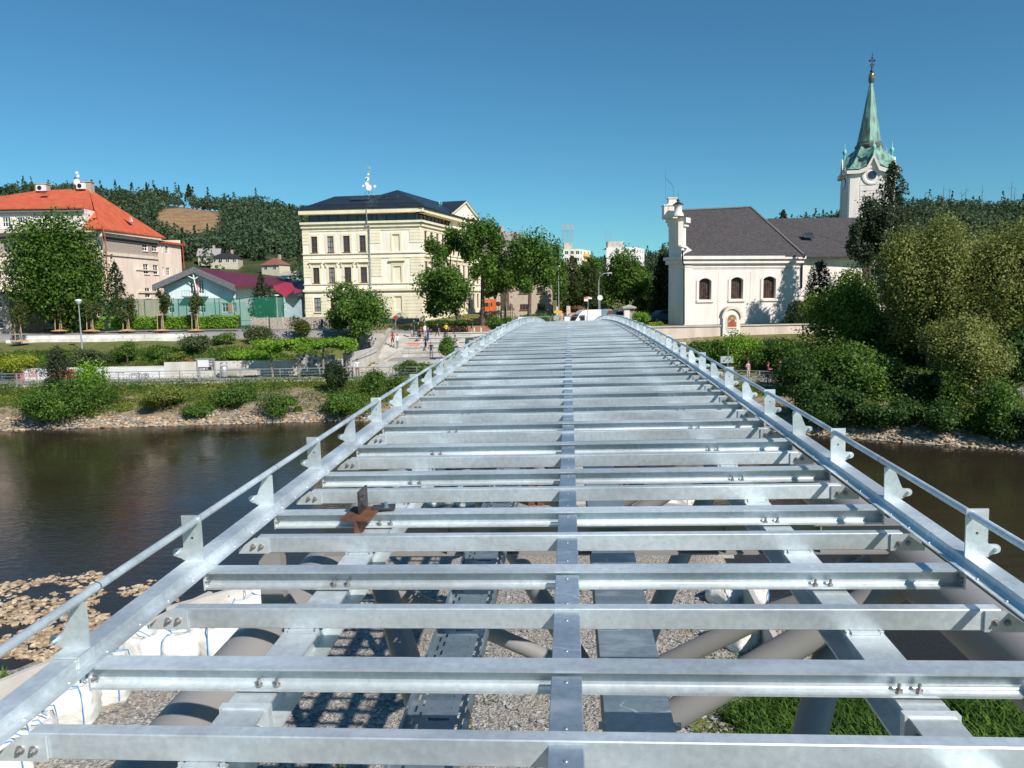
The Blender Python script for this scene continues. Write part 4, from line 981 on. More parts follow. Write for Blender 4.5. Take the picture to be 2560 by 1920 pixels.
# apartment towers
def tower(label, x0, x1, xs_, ytop, D, side_right, wm):
    a = P(x0, ytop, D); b_ = P(xs_, ytop, D); c_ = P(x1, ytop + 4, D + 14)
    t = thing('apartment_tower', label, 'building', (a.x, D, 8), 0, 'white apartment towers on the skyline')
    A, B, C = (a.x, D), (b_.x, D), (c_.x, D + 14)
    zt = a.z; F = Facade(t, A, B, 8, zt); S = Facade(t, B, C, 8, zt)
    n_ = max(3, int(F.L / 3.3)); 
    for fl in range(1, 8):
        z = zt - fl * 2.9 + .6
        for k in range(n_):
            if k in (0,) and x0 > 1500: continue
            a0 = F.L * (k + .28) / n_; F.window((a0, z, a0 + 1.5, z + 1.5), WHITE, cols=2, rows=(), fw=.1)
        for k in range(3):
            a0 = S.L * (k + .25) / 3; S.window((a0, z, a0 + 1.8, z + 1.5), WHITE, cols=2, rows=(), fw=.1)
    mb = MB(); F.wall(mb); S.wall(mb); mb.add([F.w(0, zt), F.w(F.L, zt), S.w(S.L, zt), F.w(0, zt, -15)], [(0, 1, 2, 3)]); mb.build('wall', wm, t)
    if side_right:
        mb = MB()
        for fl in range(1, 8): z = zt - fl * 2.9; S.slab(mb, S.L * .33, z, S.L * .8, z + 1.0, .1, 1.0)
        mb.build('balcony', mat('ochre_balcony', (.75, .42, .1), .8), t)
    mb = MB(); mb.b2((F.L * .08, 4, zt - 8), (F.L * .6, 9, zt - 8 + 3.0)); mb.build('lift_housing', CONC, t)
    mb = MB()
    for k in range(9 if side_right else 3):
        x = F.L * (.02 + .08 * k); h_ = 8 if side_right else 5; mb.tube((x, 5, zt - 6), (x, 5, zt - 8 + 3 + h_), .08, n=5)
        if side_right and k % 4 != 2: mb.box((x, 4.8, zt - 8 + 3 + h_ - 1.4), (.45, .3, 2.6))
    mb.build('antenna', GREYM, t)
    return t
tower('white apartment tower with ochre balconies and a row of rooftop antennas', 1408, 1476, 1449, 623, 330, True, plaster('tower_plaster', (.72, .68, .56)))
tower('plain white apartment tower with a bare roof mast near the church', 1516, 1611, 1592, 619, 340, False, plaster('tower_plaster2', (.76, .74, .70)))
# ================================================================== CHURCH
ch = thing('church', 'white baroque church with dark shingle roof and slender green copper steeple', 'church', (24, 88, 6.4))
def z6(x, y): return 1640 + x / 3.77, 440 + y / 3.77
CA = (P(1709, 700, 84).x, 84.0); CB = (P(2003, 700, 87).x, 87.0)
ce = toS(CA, CB, *z6(700, 755))[1]
C1 = Facade(ch, CA, CB, 6.0, ce)
C0_ = (P(1671.5, 700, 86.5).x, 86.5)
CS = Facade(ch, C0_, CA, 6.0, ce)
L_ = ch.location
def archwin(F, r):
    a0, z0, a1, z1_ = r; zs = z1_ - .32
    F.op.append((a0, z0, a1, z1_))
    n_ = 10; arcp = [(a0 + (a1 - a0) * k / n_, zs + .32 * math.sin(math.pi * k / n_) ** .7) for k in range(n_ + 1)]
    mb = MB()   # spandrel filling the corners above the arch
    for k in range(n_):
        p, q_ = arcp[k], arcp[k + 1]; mb.add([F.w(*p), F.w(*q_), F.w(q_[0], z1_), F.w(p[0], z1_)], [(0, 1, 2, 3)]); mb.add([F.w(*p), F.w(*q_), F.w(*q_, -.4), F.w(*p, -.4)], [(0, 1, 2, 3)])
    sp = mb
    mb = MB(); F.slab(mb, a0 + .01, z0 + .01, a1 - .01, z1_ - .01, -.36, -.33); o = mb.build('window', mat('leaded_glass', (.05, .03, .025), .25, 0, .4, 2.2, spec=.6, col2=(.14, .08, .06)), ch)
    mb = MB()
    for k in range(1, 6): x = a0 + (a1 - a0) * k / 6; F.slab(mb, x - .012, z0, x + .012, z1_ - .1, -.325, -.3)
    for k in range(1, 10): z = z0 + (z1_ - z0) * k / 10; F.slab(mb, a0, z - .012, a1, z + .012, -.32, -.298)
    mb.build('glazing_bar', IRON, o)
    mb = MB(); w_ = .3
    outer = [(a0 - w_ + (a1 - a0 + 2 * w_) * k / n_, zs + .05 + (.32 + w_) * math.sin(math.pi * k / n_) ** .6) for k in range(n_ + 1)]
    for k in range(n_):
        p, q_, r_, s_ = arcp[k], arcp[k + 1], outer[k + 1], outer[k]; mb.add([F.w(*p, .1), F.w(*q_, .1), F.w(*r_, .1), F.w(*s_, .1)], [(0, 1, 2, 3)]); mb.add([F.w(*s_, .1), F.w(*r_, .1), F.w(*r_, 0), F.w(*s_, 0)], [(0, 1, 2, 3)]); mb.add([F.w(*p, .1), F.w(*q_, .1), F.w(*q_, 0), F.w(*p, 0)], [(0, 1, 2, 3)])
    F.slab(mb, a0 - w_, z0 - .05, a0 - .002, zs + .04, .002, .1); F.slab(mb, a1 + .002, z0 - .05, a1 + w_, zs + .04, .002, .1); F.slab(mb, a0 - w_, z0 - .3, a1 + w_, z0 - .06, .002, .16)
    mb.build('surround', WHITEP, o)
    return sp
sps = []
for r in ((403, 968, 518, 1165), (703, 958, 817, 1158), (1008, 951, 1125, 1152)): sps.append(archwin(C1, C1.px(*z6(r[0], r[1] - 5), *z6(r[2], r[3]))))
mb = MB(); C1.wall(mb, depth=.38); CS.wall(mb)
for s_ in sps: mb.add(s_.v, s_.f)
mb.build('wall', WHITEP, ch)
mb = MB()
for x in (150, 590, 893, 1228): 
    a = toS(CA, CB, *z6(x + 120 * (x == 150), 900))[0]; C1.slab(mb, a - .03, 6.4, a + .03, ce - 1.7, .002, .03)
for r in ((372, 945, 548, 1205), (668, 935, 852, 1200), (975, 925, 1160, 1192)):
    a0, z0, a1, z1_ = C1.px(*z6(r[0], r[1]), *z6(r[2], r[3])); C1.slab(mb, a0, z0, a1, z0 + .05, .002, .02); C1.slab(mb, a0, z0 + .05, a0 + .05, z1_, .002, .02); C1.slab(mb, a1 - .05, z0 + .05, a1, z1_, .002, .02)
zl = toS(CA, CB, *z6(700, 868))[1]; C1.band(mb, zl - .07, zl, .05); 
C1.slab(mb, 0, 6.0, 1.0, ce - 1, .002, .08)
mb.build('wall_panel', WHITEP, ch)
mb = MB()
for F, e0, e1_ in ((C1, -.3, .2), (CS, -.3, .3)):
    F.slab(mb, e0, ce - .35, F.L + e1_, ce, .002, .55); F.slab(mb, e0 + .1, ce - .8, F.L + e1_ - .1, ce - .36, .002, .32); F.slab(mb, 0, ce - 1.25, F.L, ce - 1.15, .002, .08)
mb.build('cornice', WHITEP, ch)
# roofs
re1 = P(*z6(225, 328), 91.5); re2 = P(*z6(893, 297), 93.0)
eA = P(*z6(270, 778), 83.6); eB = P(*z6(1392, 738), 86.4); eA.z = ce + .02; eB.z = ce + .02
hipb = Vector((eB.x + 1.5, 99, ce)); j1 = P(*z6(1055, 427), 96); j1.z = P(*z6(1055, 427), 94).z
rf = roofpoly(ch, [[tuple(eA), tuple(eB), tuple(re2), tuple(re1)], [tuple(eB), tuple(hipb), tuple(re2)], [tuple(re1), tuple(re2), tuple(hipb), (re1.x, 100, ce)]], SHINGLE, .14)
t0 = P(*z6(1780, 394), 95); n1 = P(*z6(1050, 428), 94.5); eE = P(*z6(1860, 735), 88.2); eE.z = ce - .02; s0 = Vector(eB); 
n1.z = t0.z
roofpoly(ch, [[(eB.x - .6, eB.y + .3, ce - .05), (eE.x + 4, eE.y, ce - .05), (t0.x + 6, t0.y, t0.z), tuple(n1), (n1.x - 1, n1.y - 1.5, n1.z - 2)]], SHINGLE, .14, 'nave_roof')
CD = (eE.x + 2, 88.6); C3 = Facade(ch, CB, CD, 6.0, ce - .1); C3.A = Vector((CB[0], 87.6)); mb = MB(); C3.wall(mb); mb.build('nave_wall', WHITEP, ch)
mb = MB(); C3.band(mb, ce - .45, ce - .12, .4); mb.build('nave_cornice', WHITEP, ch)
skylight(ch, P(*z6(1440, 566), 90.5) - L_ + Vector((0, 0, .1)), (1, .05, 0), (0, 6, 7), 1.3, .9)
# ridge caps
mb = MB(); mb.path([re1 - L_ + Vector((0, 0, .05)), re2 - L_ + Vector((0, 0, .05)), eB - L_ + Vector((0, 0, .1))], .14, 8); mb.build('ridge_cap', mat('ridge_lead', (.13, .125, .12), .7), rf)
q = lambda x, y, D: P(*z6(x, y), D) - L_
downpipe(ch, [q(250, 700, 83.5), q(250, 800, 83.5), q(265, 850, 83.8), q(265, 1400, 83.85)], .07, IRON); downpipe(ch, [q(1408, 742, 86.2), q(1378, 800, 86.8), q(1372, 1060, 86.9)], .09, IRON)
# scrolled west gable rising above the eave at the left end
gd = Vector(C0_) - Vector(CA)
def gpt(x, y, D): return P(*z6(x, y), D) - L_
gx = [((118, 775, 86.4), (118, 480, 86.4)), ((260, 770, 84), (215, 430, 84.2))]
mb = MB()
f0 = [gpt(120, 780, 86.4), gpt(262, 780, 84.0), gpt(272, 700, 84.0), gpt(215, 655, 84.2), gpt(215, 430, 84.2), gpt(118, 478, 86.4)]
b0 = [v + Vector((.9, .55, 0)) for v in f0]
mb.add([tuple(v) for v in f0 + b0], [tuple(range(6)), tuple(range(11, 5, -1))] + [(i, (i + 1) % 6, 6 + (i + 1) % 6, 6 + i) for i in range(6)])
f1 = [gpt(210, 655, 84.1), gpt(256, 650, 84.1), gpt(256, 425, 84.1), gpt(210, 430, 84.1)]; b1 = [v + Vector((.3, .8, 0)) for v in f1]
mb.add([tuple(v) for v in f1 + b1], [(0, 1, 2, 3), (7, 6, 5, 4)] + [(i, (i + 1) % 4, 4 + (i + 1) % 4, 4 + i) for i in range(4)])
# scroll foot
f1 = [gpt(238, 770, 83.9), gpt(276, 770, 83.9), gpt(272, 705, 83.9), gpt(240, 705, 83.9)]; b1 = [v + Vector((0, .8, 0)) for v in f1]
mb.add([tuple(v) for v in f1 + b1], [(0, 1, 2, 3), (7, 6, 5, 4)] + [(i, (i + 1) % 4, 4 + (i + 1) % 4, 4 + i) for i in range(4)])
mb.path([gpt(236, 660, 83.9), gpt(262, 665, 83.8), gpt(284, 685, 83.8), gpt(262, 700, 83.8), gpt(240, 695, 83.9)], .2, 10)
mb.build('gable', WHITEP, ch)
mb = MB(); a, c_ = gpt(92, 395, 86.3), gpt(284, 388, 83.9)
for z0, z1_, ex in ((-.55, 0, 0), (-.95, -.56, -.25)):
    v = (c_ - a).normalized(); A1, C1_ = a - v * ex, c_ + v * ex; q4 = [A1, C1_, C1_ + Vector((.7, .9, 0)), A1 + Vector((.7, .9, 0))]
    mb.add([tuple(k + Vector((0, 0, z0))) for k in q4] + [tuple(k + Vector((0, 0, z1_))) for k in q4], [(0, 1, 2, 3), (4, 5, 6, 7), (0, 1, 5, 4), (1, 2, 6, 5), (2, 3, 7, 6), (3, 0, 4, 7)])
mb.build('gable_cornice', WHITEP, ch)
c_ = gpt(130, 345, 85.6); mb = MB(); mb.box(c_, (1.5, 1.3, 1.35)); mb.box(c_ + Vector((0, 0, .73)), (1.65, 1.45, .1)); c2 = gpt(150, 262, 85.5)
mb.prism([(c2.x - .75, c_.z + .79), (c2.x - .45, c2.z), (c2.x - .42, c2.z + .5), (c2.x + .42, c2.z + .5), (c2.x + .45, c2.z), (c2.x + .6, c_.z + .79)], c2.y - .4, c2.y + .4, 'y'); mb.box((c2.x, c2.y, c2.z + .57), (1.05, .95, .12)); mb.build('bellcote', WHITEP, ch)
c_ = gpt(207, 380, 83.9); mb = MB(); mb.lathe(c_, [(.62, 0), (.6, .2), (.42, .5), (.40, .95), (.52, 1.15), (.56, 1.2)], 4 * 4); mb.build('urn_pedestal', WHITEP, ch)
mb = MB(); mb.lathe(c_ + Vector((0, 0, 1.2)), [(.6, 0), (.56, .08), (.2, .3), (.07, .34), (.2, .5), (.07, .62), (.02, .7), (.01, 1.4)], 12); mb.build('finial', IRON, ch)
a = gpt(168, 215, 85.5); mb = MB(); mb.path([a, a + Vector((-.1, 0, 1.4)), a + Vector((-.9, 0, 2.2))], .02, 5); mb.tube(a + Vector((-.9, 0, -.2)), a + Vector((-.95, 0, 3.2)), .008, n=5); mb.build('lightning_rod', IRON, ch)
# tower
def z7(x, y): return 2060 + x / 3.318, 110 + y / 3.318
TW = 5.0
tl = P(*z7(207, 1100), 97).x; W_ = 5.41
TA = (tl, 97.0); TB = (tl + W_ * .9716, 97.0 - W_ * .2365); TC = (tl + W_ * .2365, 97.0 + W_ * .9716)
zt = toS(TA, TB, *z7(250, 1045))[1]
T1 = Facade(ch, TA, TB, 6, zt); T2 = Facade(ch, TC, TA, 6, zt)
mb = MB(); T1.wall(mb); T2.wall(mb); mb.add([T1.w(T1.L, 6), T1.w(T1.L, 6, -W_), T1.w(T1.L, zt, -W_), T1.w(T1.L, zt)], [(0, 1, 2, 3)])
q3 = [T2.w(0, z) for z in (6, zt)] + [T1.w(T1.L, z, -W_) for z in (6, zt)]; mb.add([q3[0], q3[2], q3[3], q3[1]], [(0, 1, 2, 3)])
mb.build('tower_wall', WHITEP, ch)
mb = MB()
for F in (T1, T2):
    for a0, a1 in ((.12, 1.15), (F.L - 1.15, F.L - .12)): F.slab(mb, a0, 12, a1, zt - 1.0, .002, .08); 
    z = 12
    while z < zt - 1.5: F.slab(mb, 1.3, z, F.L - 1.3, z + .62, .002, .04); z += .68
mb.build('tower_pilaster', WHITEP, ch)
# gables with round windows and copper roof
cxy = (Vector(TA) + Vector(TB)) / 2 + T1.n * (-W_ / 2); zpk = toS(TA, TB, *z7(412, 915))[1]; zr_ = P(*z7(290, 865), 98.98).z
ctr = Vector((cxy.x - L_.x, cxy.y - L_.y))
ux, uy = Vector((T1.u.x, T1.u.y)), -T1.n
hw = W_ / 2
def tp(a, b_, z): v = ctr + ux * a + uy * b_; return (v.x, v.y, z - L_.z)
mb = MB()
for rot in range(4):
    c_, s_ = math.cos(rot * math.pi / 2), math.sin(rot * math.pi / 2)
    def tq(a, b_, z): return tp(a * c_ - b_ * s_, a * s_ + b_ * c_, z)
    gw = hw * .62
    pts = [(-gw, zt - .02), (gw, zt - .02), (gw * .35, zpk - 1.3), (0, zpk - .3), (-gw * .35, zpk - 1.3)]
    mb.add([tq(a, -hw - .02, z) for a, z in pts] + [tq(a, -hw + 1.0, z) for a, z in pts], [tuple(range(5)), tuple(range(9, 4, -1))])
    for sg in (-1, 1):
        pl_ = [(sg * hw * 1.12, zt - .1), (sg * gw, zt - .1), (sg * gw * .45, zpk - 1.5), (0, zpk), (0, zpk - .45), (sg * gw * .4, zpk - 2.0), (sg * gw * .9, zt - .5), (sg * hw * 1.12, zt - .5)]
        n_ = len(pl_); mb.add([tq(a, -hw - .45, z) for a, z in pl_] + [tq(a, -hw + .1, z) for a, z in pl_], [(0, 1, 6, 7), (1, 2, 5, 6), (2, 3, 4, 5)] + [(i, (i + 1) % n_, n_ + (i + 1) % n_, n_ + i) for i in range(n_)])
mb.build('tower_gable', WHITEP, ch)
mb = MB()
zb2 = zr_
for rot in range(4):
    c_, s_ = math.cos(rot * math.pi / 2), math.sin(rot * math.pi / 2)
    def tq(a, b_, z): return tp(a * c_ - b_ * s_, a * s_ + b_ * c_, z)
    # concave corner sweeps from the gable slope up to the spire base
    K = 7; gw = hw * .62
    for sg in (-1, 1):
        low = [(sg * hw * 1.15, -hw * 1.15, zt + .05), (sg * gw * .95, -hw * 1.15, zt + .05), (sg * gw * .42, -hw * 1.12, zpk - 1.3), (0, -hw * 1.1, zpk + .03)]
        rb_ = hw * .42
        hi = [(sg * rb_, -rb_, zb2 + .1), (sg * rb_ * .7, -rb_ * 1.05, zb2 + .1), (sg * rb_ * .35, -rb_ * 1.08, zb2 + .1), (0, -rb_ * 1.1, zb2 + .1)]
        vs = []
        for k in range(K + 1):
            t = k / K; zf_ = t ** 1.7
            for p_, q_ in zip(low, hi): vs.append(tq(p_[0] + (q_[0] - p_[0]) * t, p_[1] + (q_[1] - p_[1]) * t, p_[2] + (q_[2] - p_[2]) * (zf_ if p_[2] < zpk - 1.5 else t)))
        mb.add(vs, [(k * 4 + i, k * 4 + i + 1, k * 4 + 4 + i + 1, k * 4 + 4 + i) for k in range(K) for i in range(3)])
mb.build('tower_roof', COPPER, ch)
zs1 = toS(TA, TB, *z7(370, 320))[1]; Wm = hw / (1.917 * 1)
mb = MB(); cz = (ctr.x, ctr.y, zb2 - L_.z)
def spire(prof, m_, nm, n=8): 
    mb = MB(); vs = [(ctr.x + r_ * math.cos(2 * math.pi * (i + .5) / n), ctr.y + r_ * math.sin(2 * math.pi * (i + .5) / n), z - L_.z) for r_, z in prof for i in range(n)]
    mb.add(vs, [(k * n + i, k * n + (i + 1) % n, (k + 1) * n + (i + 1) % n, (k + 1) * n + i) for k in range(len(prof) - 1) for i in range(n)]); return mb.build(nm, m_, ch)
pxm = 98.6 / 1900
def rr_(w): return w / 3.318 / 2 * pxm
def zz_(y): return P(*z7(390, y), 98.98).z
spire([(rr_(190), zz_(885)), (rr_(212), zz_(865)), (rr_(212), zz_(845)), (rr_(185), zz_(832)), (rr_(180), zz_(815))], COPPERD, 'spire_collar')
spire([(rr_(178), zz_(815)), (rr_(140), zz_(700)), (rr_(96), zz_(560)), (rr_(56), zz_(420)), (rr_(26), zz_(322))], COPPER, 'spire')
mb = MB(); mb.lathe((ctr.x, ctr.y, zz_(325) - L_.z), [(rr_(30), 0), (rr_(46), .35), (rr_(44), .8), (rr_(26), 1.0), (rr_(18), 1.2)], 12); mb.build('spire_cap', COPPERD, ch)
mb = MB(); r_ = rr_(44); mb.lathe((ctr.x, ctr.y, zz_(262) - L_.z), [(r_ * math.cos(R(a)), r_ * 1.1 * math.sin(R(a))) for a in range(-80, 81, 20)], 14); mb.build('golden_ball', GOLD, ch)
mb = MB(); x, y = ctr; zz = lambda k: zz_(k) - L_.z
mb.tube((x, y, zz(240)), (x, y, zz(72)), .07, .03); mb.box((x, y, zz(140)), (rr_(42) * 2, .1, .12)); mb.box((x, y, zz(168)), (rr_(36) * 2, .1, .1), 0); mb.lathe((x, y, zz(232)), [(.25, 0), (.05, .5)], 6)
for s_ in (-1, 1): mb.tube((x + s_ * rr_(38), y, zz(150)), (x, y, zz(105)), .03); mb.tube((x + s_ * rr_(30), y, zz(168)), (x, y, zz(215)), .03); mb.lathe((x + s_ * rr_(40), y, zz(146)), [(.02, 0), (.13, .12), (.02, .25)], 8)
mb.build('iron_cross', IRON, ch)
for a, b_ in ((-1, 1), (0, -1.1), (1, 1), (1, -1)):
    p = tp(a * hw * (.98 if a else 0), b_ * hw * .98, zpk + (.1 if a == 0 else -.1)); 
    if (a, b_) == (1, -1): p = tp(hw * 1.0, 0, zpk + .1)
    if (a, b_) == (-1, 1): p = tp(-hw * 1.05, 0, zpk + .1)
    mb = MB(); mb.lathe(p, [(.16, -.3), (.12, 0), (.11, .35), (.22, .55), (.27, .8), (.18, 1.0), (.07, 1.1), (.02, 1.9)], 10); mb.build('copper_finial', mat('bright_verdigris', (.2, .5, .42), .6), ch)
for F, sc_ in ((T1, 0),):
    s_, z_ = toS(TA, TB, *z7(398, 1088)); mb = MB(); n_ = 24
    def ring(r0, r1, d0, d1):
        vs = [F.w(s_ + r_ * math.cos(2 * math.pi * i / n_), z_ + r_ * math.sin(2 * math.pi * i / n_), d) for r_, d in ((r0, d0), (r1, d1)) for i in range(n_)]
        mb.add(vs, [(i, (i + 1) % n_, n_ + (i + 1) % n_, n_ + i) for i in range(n_)])
    ring(1.15, 1.15, .02, .14); ring(1.15, .95, .14, .16); ring(.95, .72, .16, .04); ring(.72, .52, .04, .12); o = mb.build('round_window', WHITEP, ch)
    mb = MB(); mb.add([F.w(s_ + .55 * math.cos(2 * math.pi * i / n_), z_ + .55 * math.sin(2 * math.pi * i / n_), .06) for i in range(n_)], [tuple(range(n_))]); mb.build('pane', GLASS, o)
p = T2.w(T2.L * .5, toS(TA, TB, *z7(200, 1130))[1], .02); mb = MB(); v = T2.w(T2.L * .5, 0, .1); d_ = Vector((v[0] - p[0], v[1] - p[1], 0)); mb.tube(p, Vector(p) + d_ * 1.2, .7, n=18); mb.build('round_window', GLASS, ch)
# churchyard wall with arched icon niche
cw = thing('churchyard_wall', 'pale pink plastered churchyard wall with coping in front of the church', 'wall', (12, 76, 5))
WA = (P(1560, 830, 75).x, 75.0); WB = (P(2330, 830, 75).x, 78.0)
zt_ = toS(WA, WB, *z6(200, 1425))[1]
Wf = Facade(cw, WA, WB, 4.2, zt_); mb = MB(); Wf.slab(mb, 0, 4.2, Wf.L, zt_, -.35, 0); mb.build('wall_face', plaster('pink_wall_plaster', (.62, .52, .44), .06), cw)
mb = MB(); Wf.slab(mb, -.05, zt_ + .002, Wf.L + .05, zt_ + .13, -.45, .1); mb.build('coping', CONC2, cw)
sh = thing('wayside_shrine', 'white arched niche with golden mosaic icon set into the churchyard wall', 'shrine', (P(1826, 830, 74.6).x, 74.6, 4.6))
a0, z0, a1, z1_ = Wf.px(*z6(622, 1285), *z6(785, 1560)); 
def arch(mb, F, a0, a1, z0, zs, d0, d1, pt=1.0, n_=12, m=0):
    w_ = (a1 - a0) / 2; c_ = (a0 + a1) / 2
    pts = [(a0, z0)] + [(c_ - w_ * math.cos(math.pi * k / n_), zs + w_ * pt * math.sin(math.pi * k / n_)) for k in range(n_ + 1)] + [(a1, z0)]
    n2 = len(pts); F.root = sh; mb.add([F.w(a, z, d) for d in (d0, d1) for a, z in pts], [tuple(range(n2)), tuple(range(2 * n2 - 1, n2 - 1, -1))] + [(i, (i + 1) % n2, n2 + (i + 1) % n2, n2 + i) for i in range(n2)], m)
zs_ = Wf.px(*z6(622, 1340), *z6(785, 1560))[3]
mb = MB(); arch(mb, Wf, a0, a1, 4.3, zs_, -.6, .25, 1.05); mb.build('niche_body', WHITEP, sh)
mb = MB(); w_ = .16; 
c_ = (a0 + a1) / 2; hw_ = (a1 - a0) / 2
pts = [(c_ - (hw_ + w_) * math.cos(math.pi * k / 14), zs_ + (hw_ * 1.15 + w_) * math.sin(math.pi * k / 14)) for k in range(15)]; pin = [(c_ - (hw_ - .02) * math.cos(math.pi * k / 14), zs_ + (hw_ * 1.04) * math.sin(math.pi * k / 14)) for k in range(15)]
for k in range(14): 
    vs = [Wf.w(*p, d) for d in (-.5, .4) for p in (pts[k], pts[k + 1], pin[k + 1], pin[k])]; mb.add(vs, [(0, 1, 2, 3), (4, 5, 6, 7), (0, 1, 5, 4), (3, 2, 6, 7)])
mb.build('hood_mould', CREAMB, sh)
i0, iz0, i1, iz1 = Wf.px(*z6(663, 1340), *z6(747, 1437))
mb = MB(); arch(mb, Wf, i0 - .12, i1 + .12, iz0 - .12, iz1 - .1, .252, .3, 1.0); mb.build('icon_frame', WHITEP, sh)
mb = MB(); arch(mb, Wf, i0, i1, iz0, iz1 - .1, .302, .32, 1.0); ic = mb.build('icon_panel', mat('gold_mosaic', (.30, .17, .05), .5, .3, .3, 25), sh)
mb = MB(); ci = (i0 + i1) / 2; hI = iz1 - iz0
def sh_poly(pts, d, m): mb.add([Wf.w(ci + a, iz0 + z * hI, d) for a, z in pts] , [tuple(range(len(pts)))], m)
sh_poly([(-.28, .12), (.3, .12), (.26, .5), (.2, .82), (-.12, .85), (-.22, .5)], .326, 0); sh_poly([(-.5, .06), (.5, .06), (.42, .16), (-.42, .16)], .328, 1); sh_poly([(-.5, .62), (-.44, .6), (-.14, .78), (-.18, .86)], .329, 1)
sh_poly([(.3, .66), (.52, .66), (.52, .9), (.3, .9)], .329, 1); sh_poly([(.17 * math.cos(R(k * 30)) + .03, 1.0 + .1 * math.sin(R(k * 30))) for k in range(12)], .327, 2)
mb.build('robed_figure', [mat('icon_red', (.35, .06, .05), .7), mat('icon_cream', (.7, .62, .5), .7), mat('icon_skin', (.5, .3, .18), .7)], ic)
# ================================================================== VEGETATION
rng = np.random.default_rng(7)
def leafmesh(name, pts, size, mats, parent=None, out=None, up=.25, sub=None, aspect=.62, fold=True):
    """one small pointed leaf clump (two triangles folded along the rib) per point"""
    n = len(pts)
    if n == 0: return None
    nrm = rng.normal(size=(n, 3)); 
    if out is not None: nrm += out * 1.1
    nrm[:, 2] += up; nrm /= np.linalg.norm(nrm, axis=1)[:, None]
    t = rng.normal(size=(n, 3)); t -= (t * nrm).sum(1)[:, None] * nrm; t /= np.linalg.norm(t, axis=1)[:, None]
    b = np.cross(nrm, t); sz = size * rng.uniform(.6, 1.35, (n, 1))
    v = np.empty((n, 4, 3)); v[:, 0] = pts - t * sz; v[:, 1] = pts - b * sz * aspect + nrm * sz * .18; v[:, 2] = pts + t * sz; v[:, 3] = pts + b * sz * aspect + nrm * sz * .18
    me = bpy.data.meshes.new(name)
    me.vertices.add(n * 4); me.vertices.foreach_set('co', v.reshape(-1))
    me.loops.add(n * 4); me.loops.foreach_set('vertex_index', np.arange(n * 4))
    me.polygons.add(n); me.polygons.foreach_set('loop_start', np.arange(n) * 4); me.polygons.foreach_set('loop_total', np.full(n, 4))
    me.materials.append(mats); me.update(calc_edges=True)
    o = bpy.data.objects.new(name, me); COL.objects.link(o)
    if parent: o.parent = parent
    return o
def crownpts(c, rad, n, lumps=14, seed=0, shell=.5, low=-.75, gap=.0, lump=.42, vary=(.3, .84, .5, 1.3)):
    r = np.random.default_rng(seed); c = np.array(c); rad = np.array(rad)
    L = r.normal(size=(lumps * 3, 3)); L /= np.linalg.norm(L, axis=1)[:, None]; L = L[L[:, 2] > low][:lumps]
    ctrs = L * r.uniform(vary[0], vary[1], (len(L), 1)); lr = r.uniform(vary[2], vary[3], len(L)) * lump
    k = r.integers(0, len(L), n); d = r.normal(size=(n, 3)); d /= np.linalg.norm(d, axis=1)[:, None]
    rr = (shell + (1 - shell) * r.uniform(0, 1, n) ** .6) * lr[k] * (1 + .22 * r.normal(size=n))
    p = ctrs[k] + d * rr[:, None]
    return c + p * rad, (d * .6 + p * .5), [c + q * rad for q in ctrs]
GM = {}
def lm(k):
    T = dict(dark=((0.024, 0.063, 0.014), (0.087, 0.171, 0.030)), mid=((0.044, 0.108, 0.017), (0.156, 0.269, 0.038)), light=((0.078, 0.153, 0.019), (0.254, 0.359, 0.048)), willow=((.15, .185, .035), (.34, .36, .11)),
             conifer=((0.019, 0.043, 0.017), (0.069, 0.108, 0.036)), bluec=((0.027, 0.047, 0.022), (0.098, 0.135, 0.061)), yellow=((0.156, 0.215, 0.020), (0.390, 0.431, 0.041)), grey=((0.058, 0.090, 0.035), (0.156, 0.197, 0.076)), young=((0.044, 0.072, 0.019), (0.128, 0.161, 0.041)), vine=((0.098, 0.215, 0.017), (0.273, 0.466, 0.048)), grass=((0.098, 0.153, 0.024), (0.312, 0.341, 0.068)), dry=((0.390, 0.215, 0.068), (0.600, 0.431, 0.164)), chest=((0.032, 0.090, 0.011), (0.128, 0.225, 0.027)), forest=((.048, .085, .045), (.115, .175, .080)), brown=((0.195, 0.108, 0.041), (0.429, 0.233, 0.082)))  # forest: greens lightened towards blue-green, distance haze put into the leaf colour
    if k not in GM: GM[k] = leafmat('foliage_' + k, *T[k], scale=.35 if k != 'forest' else .06, tr=.4)
    return GM[k]
def trunk(root, base, ctrs, r0, m=None, fork=.35, top=None, maxl=10):
    mb = MB(); base = Vector(base); ctrs = [Vector(c) for c in ctrs]
    top = Vector(top) if top is not None else sum(ctrs, Vector()) / len(ctrs)
    mid = base.lerp(top, .5) + Vector((r0 * .8, 0, 0)); f = base.lerp(top, fork)
    mb.path([base - Vector((0, 0, .3)), base.lerp(f, .3), f, mid if fork < .5 else f.lerp(top, .5), top], r0, 9, rs=[r0 * 1.35, r0 * 1.0, r0 * .85, r0 * .6, r0 * .2])
    o = mb.build('trunk', m or BARK, root)
    mb = MB()
    for i, c in enumerate(ctrs[:maxl]):
        s = f.lerp(top, .08 + .7 * (i / max(1, len(ctrs[:maxl])))); q = s.lerp(c, .5) + Vector((0, 0, -.12 * (c - s).length))
        mb.path([s, q, c], r0 * .4, 6, rs=[r0 * .42, r0 * .26, r0 * .07])
    mb.build('limb', m or BARK, root)
    return o
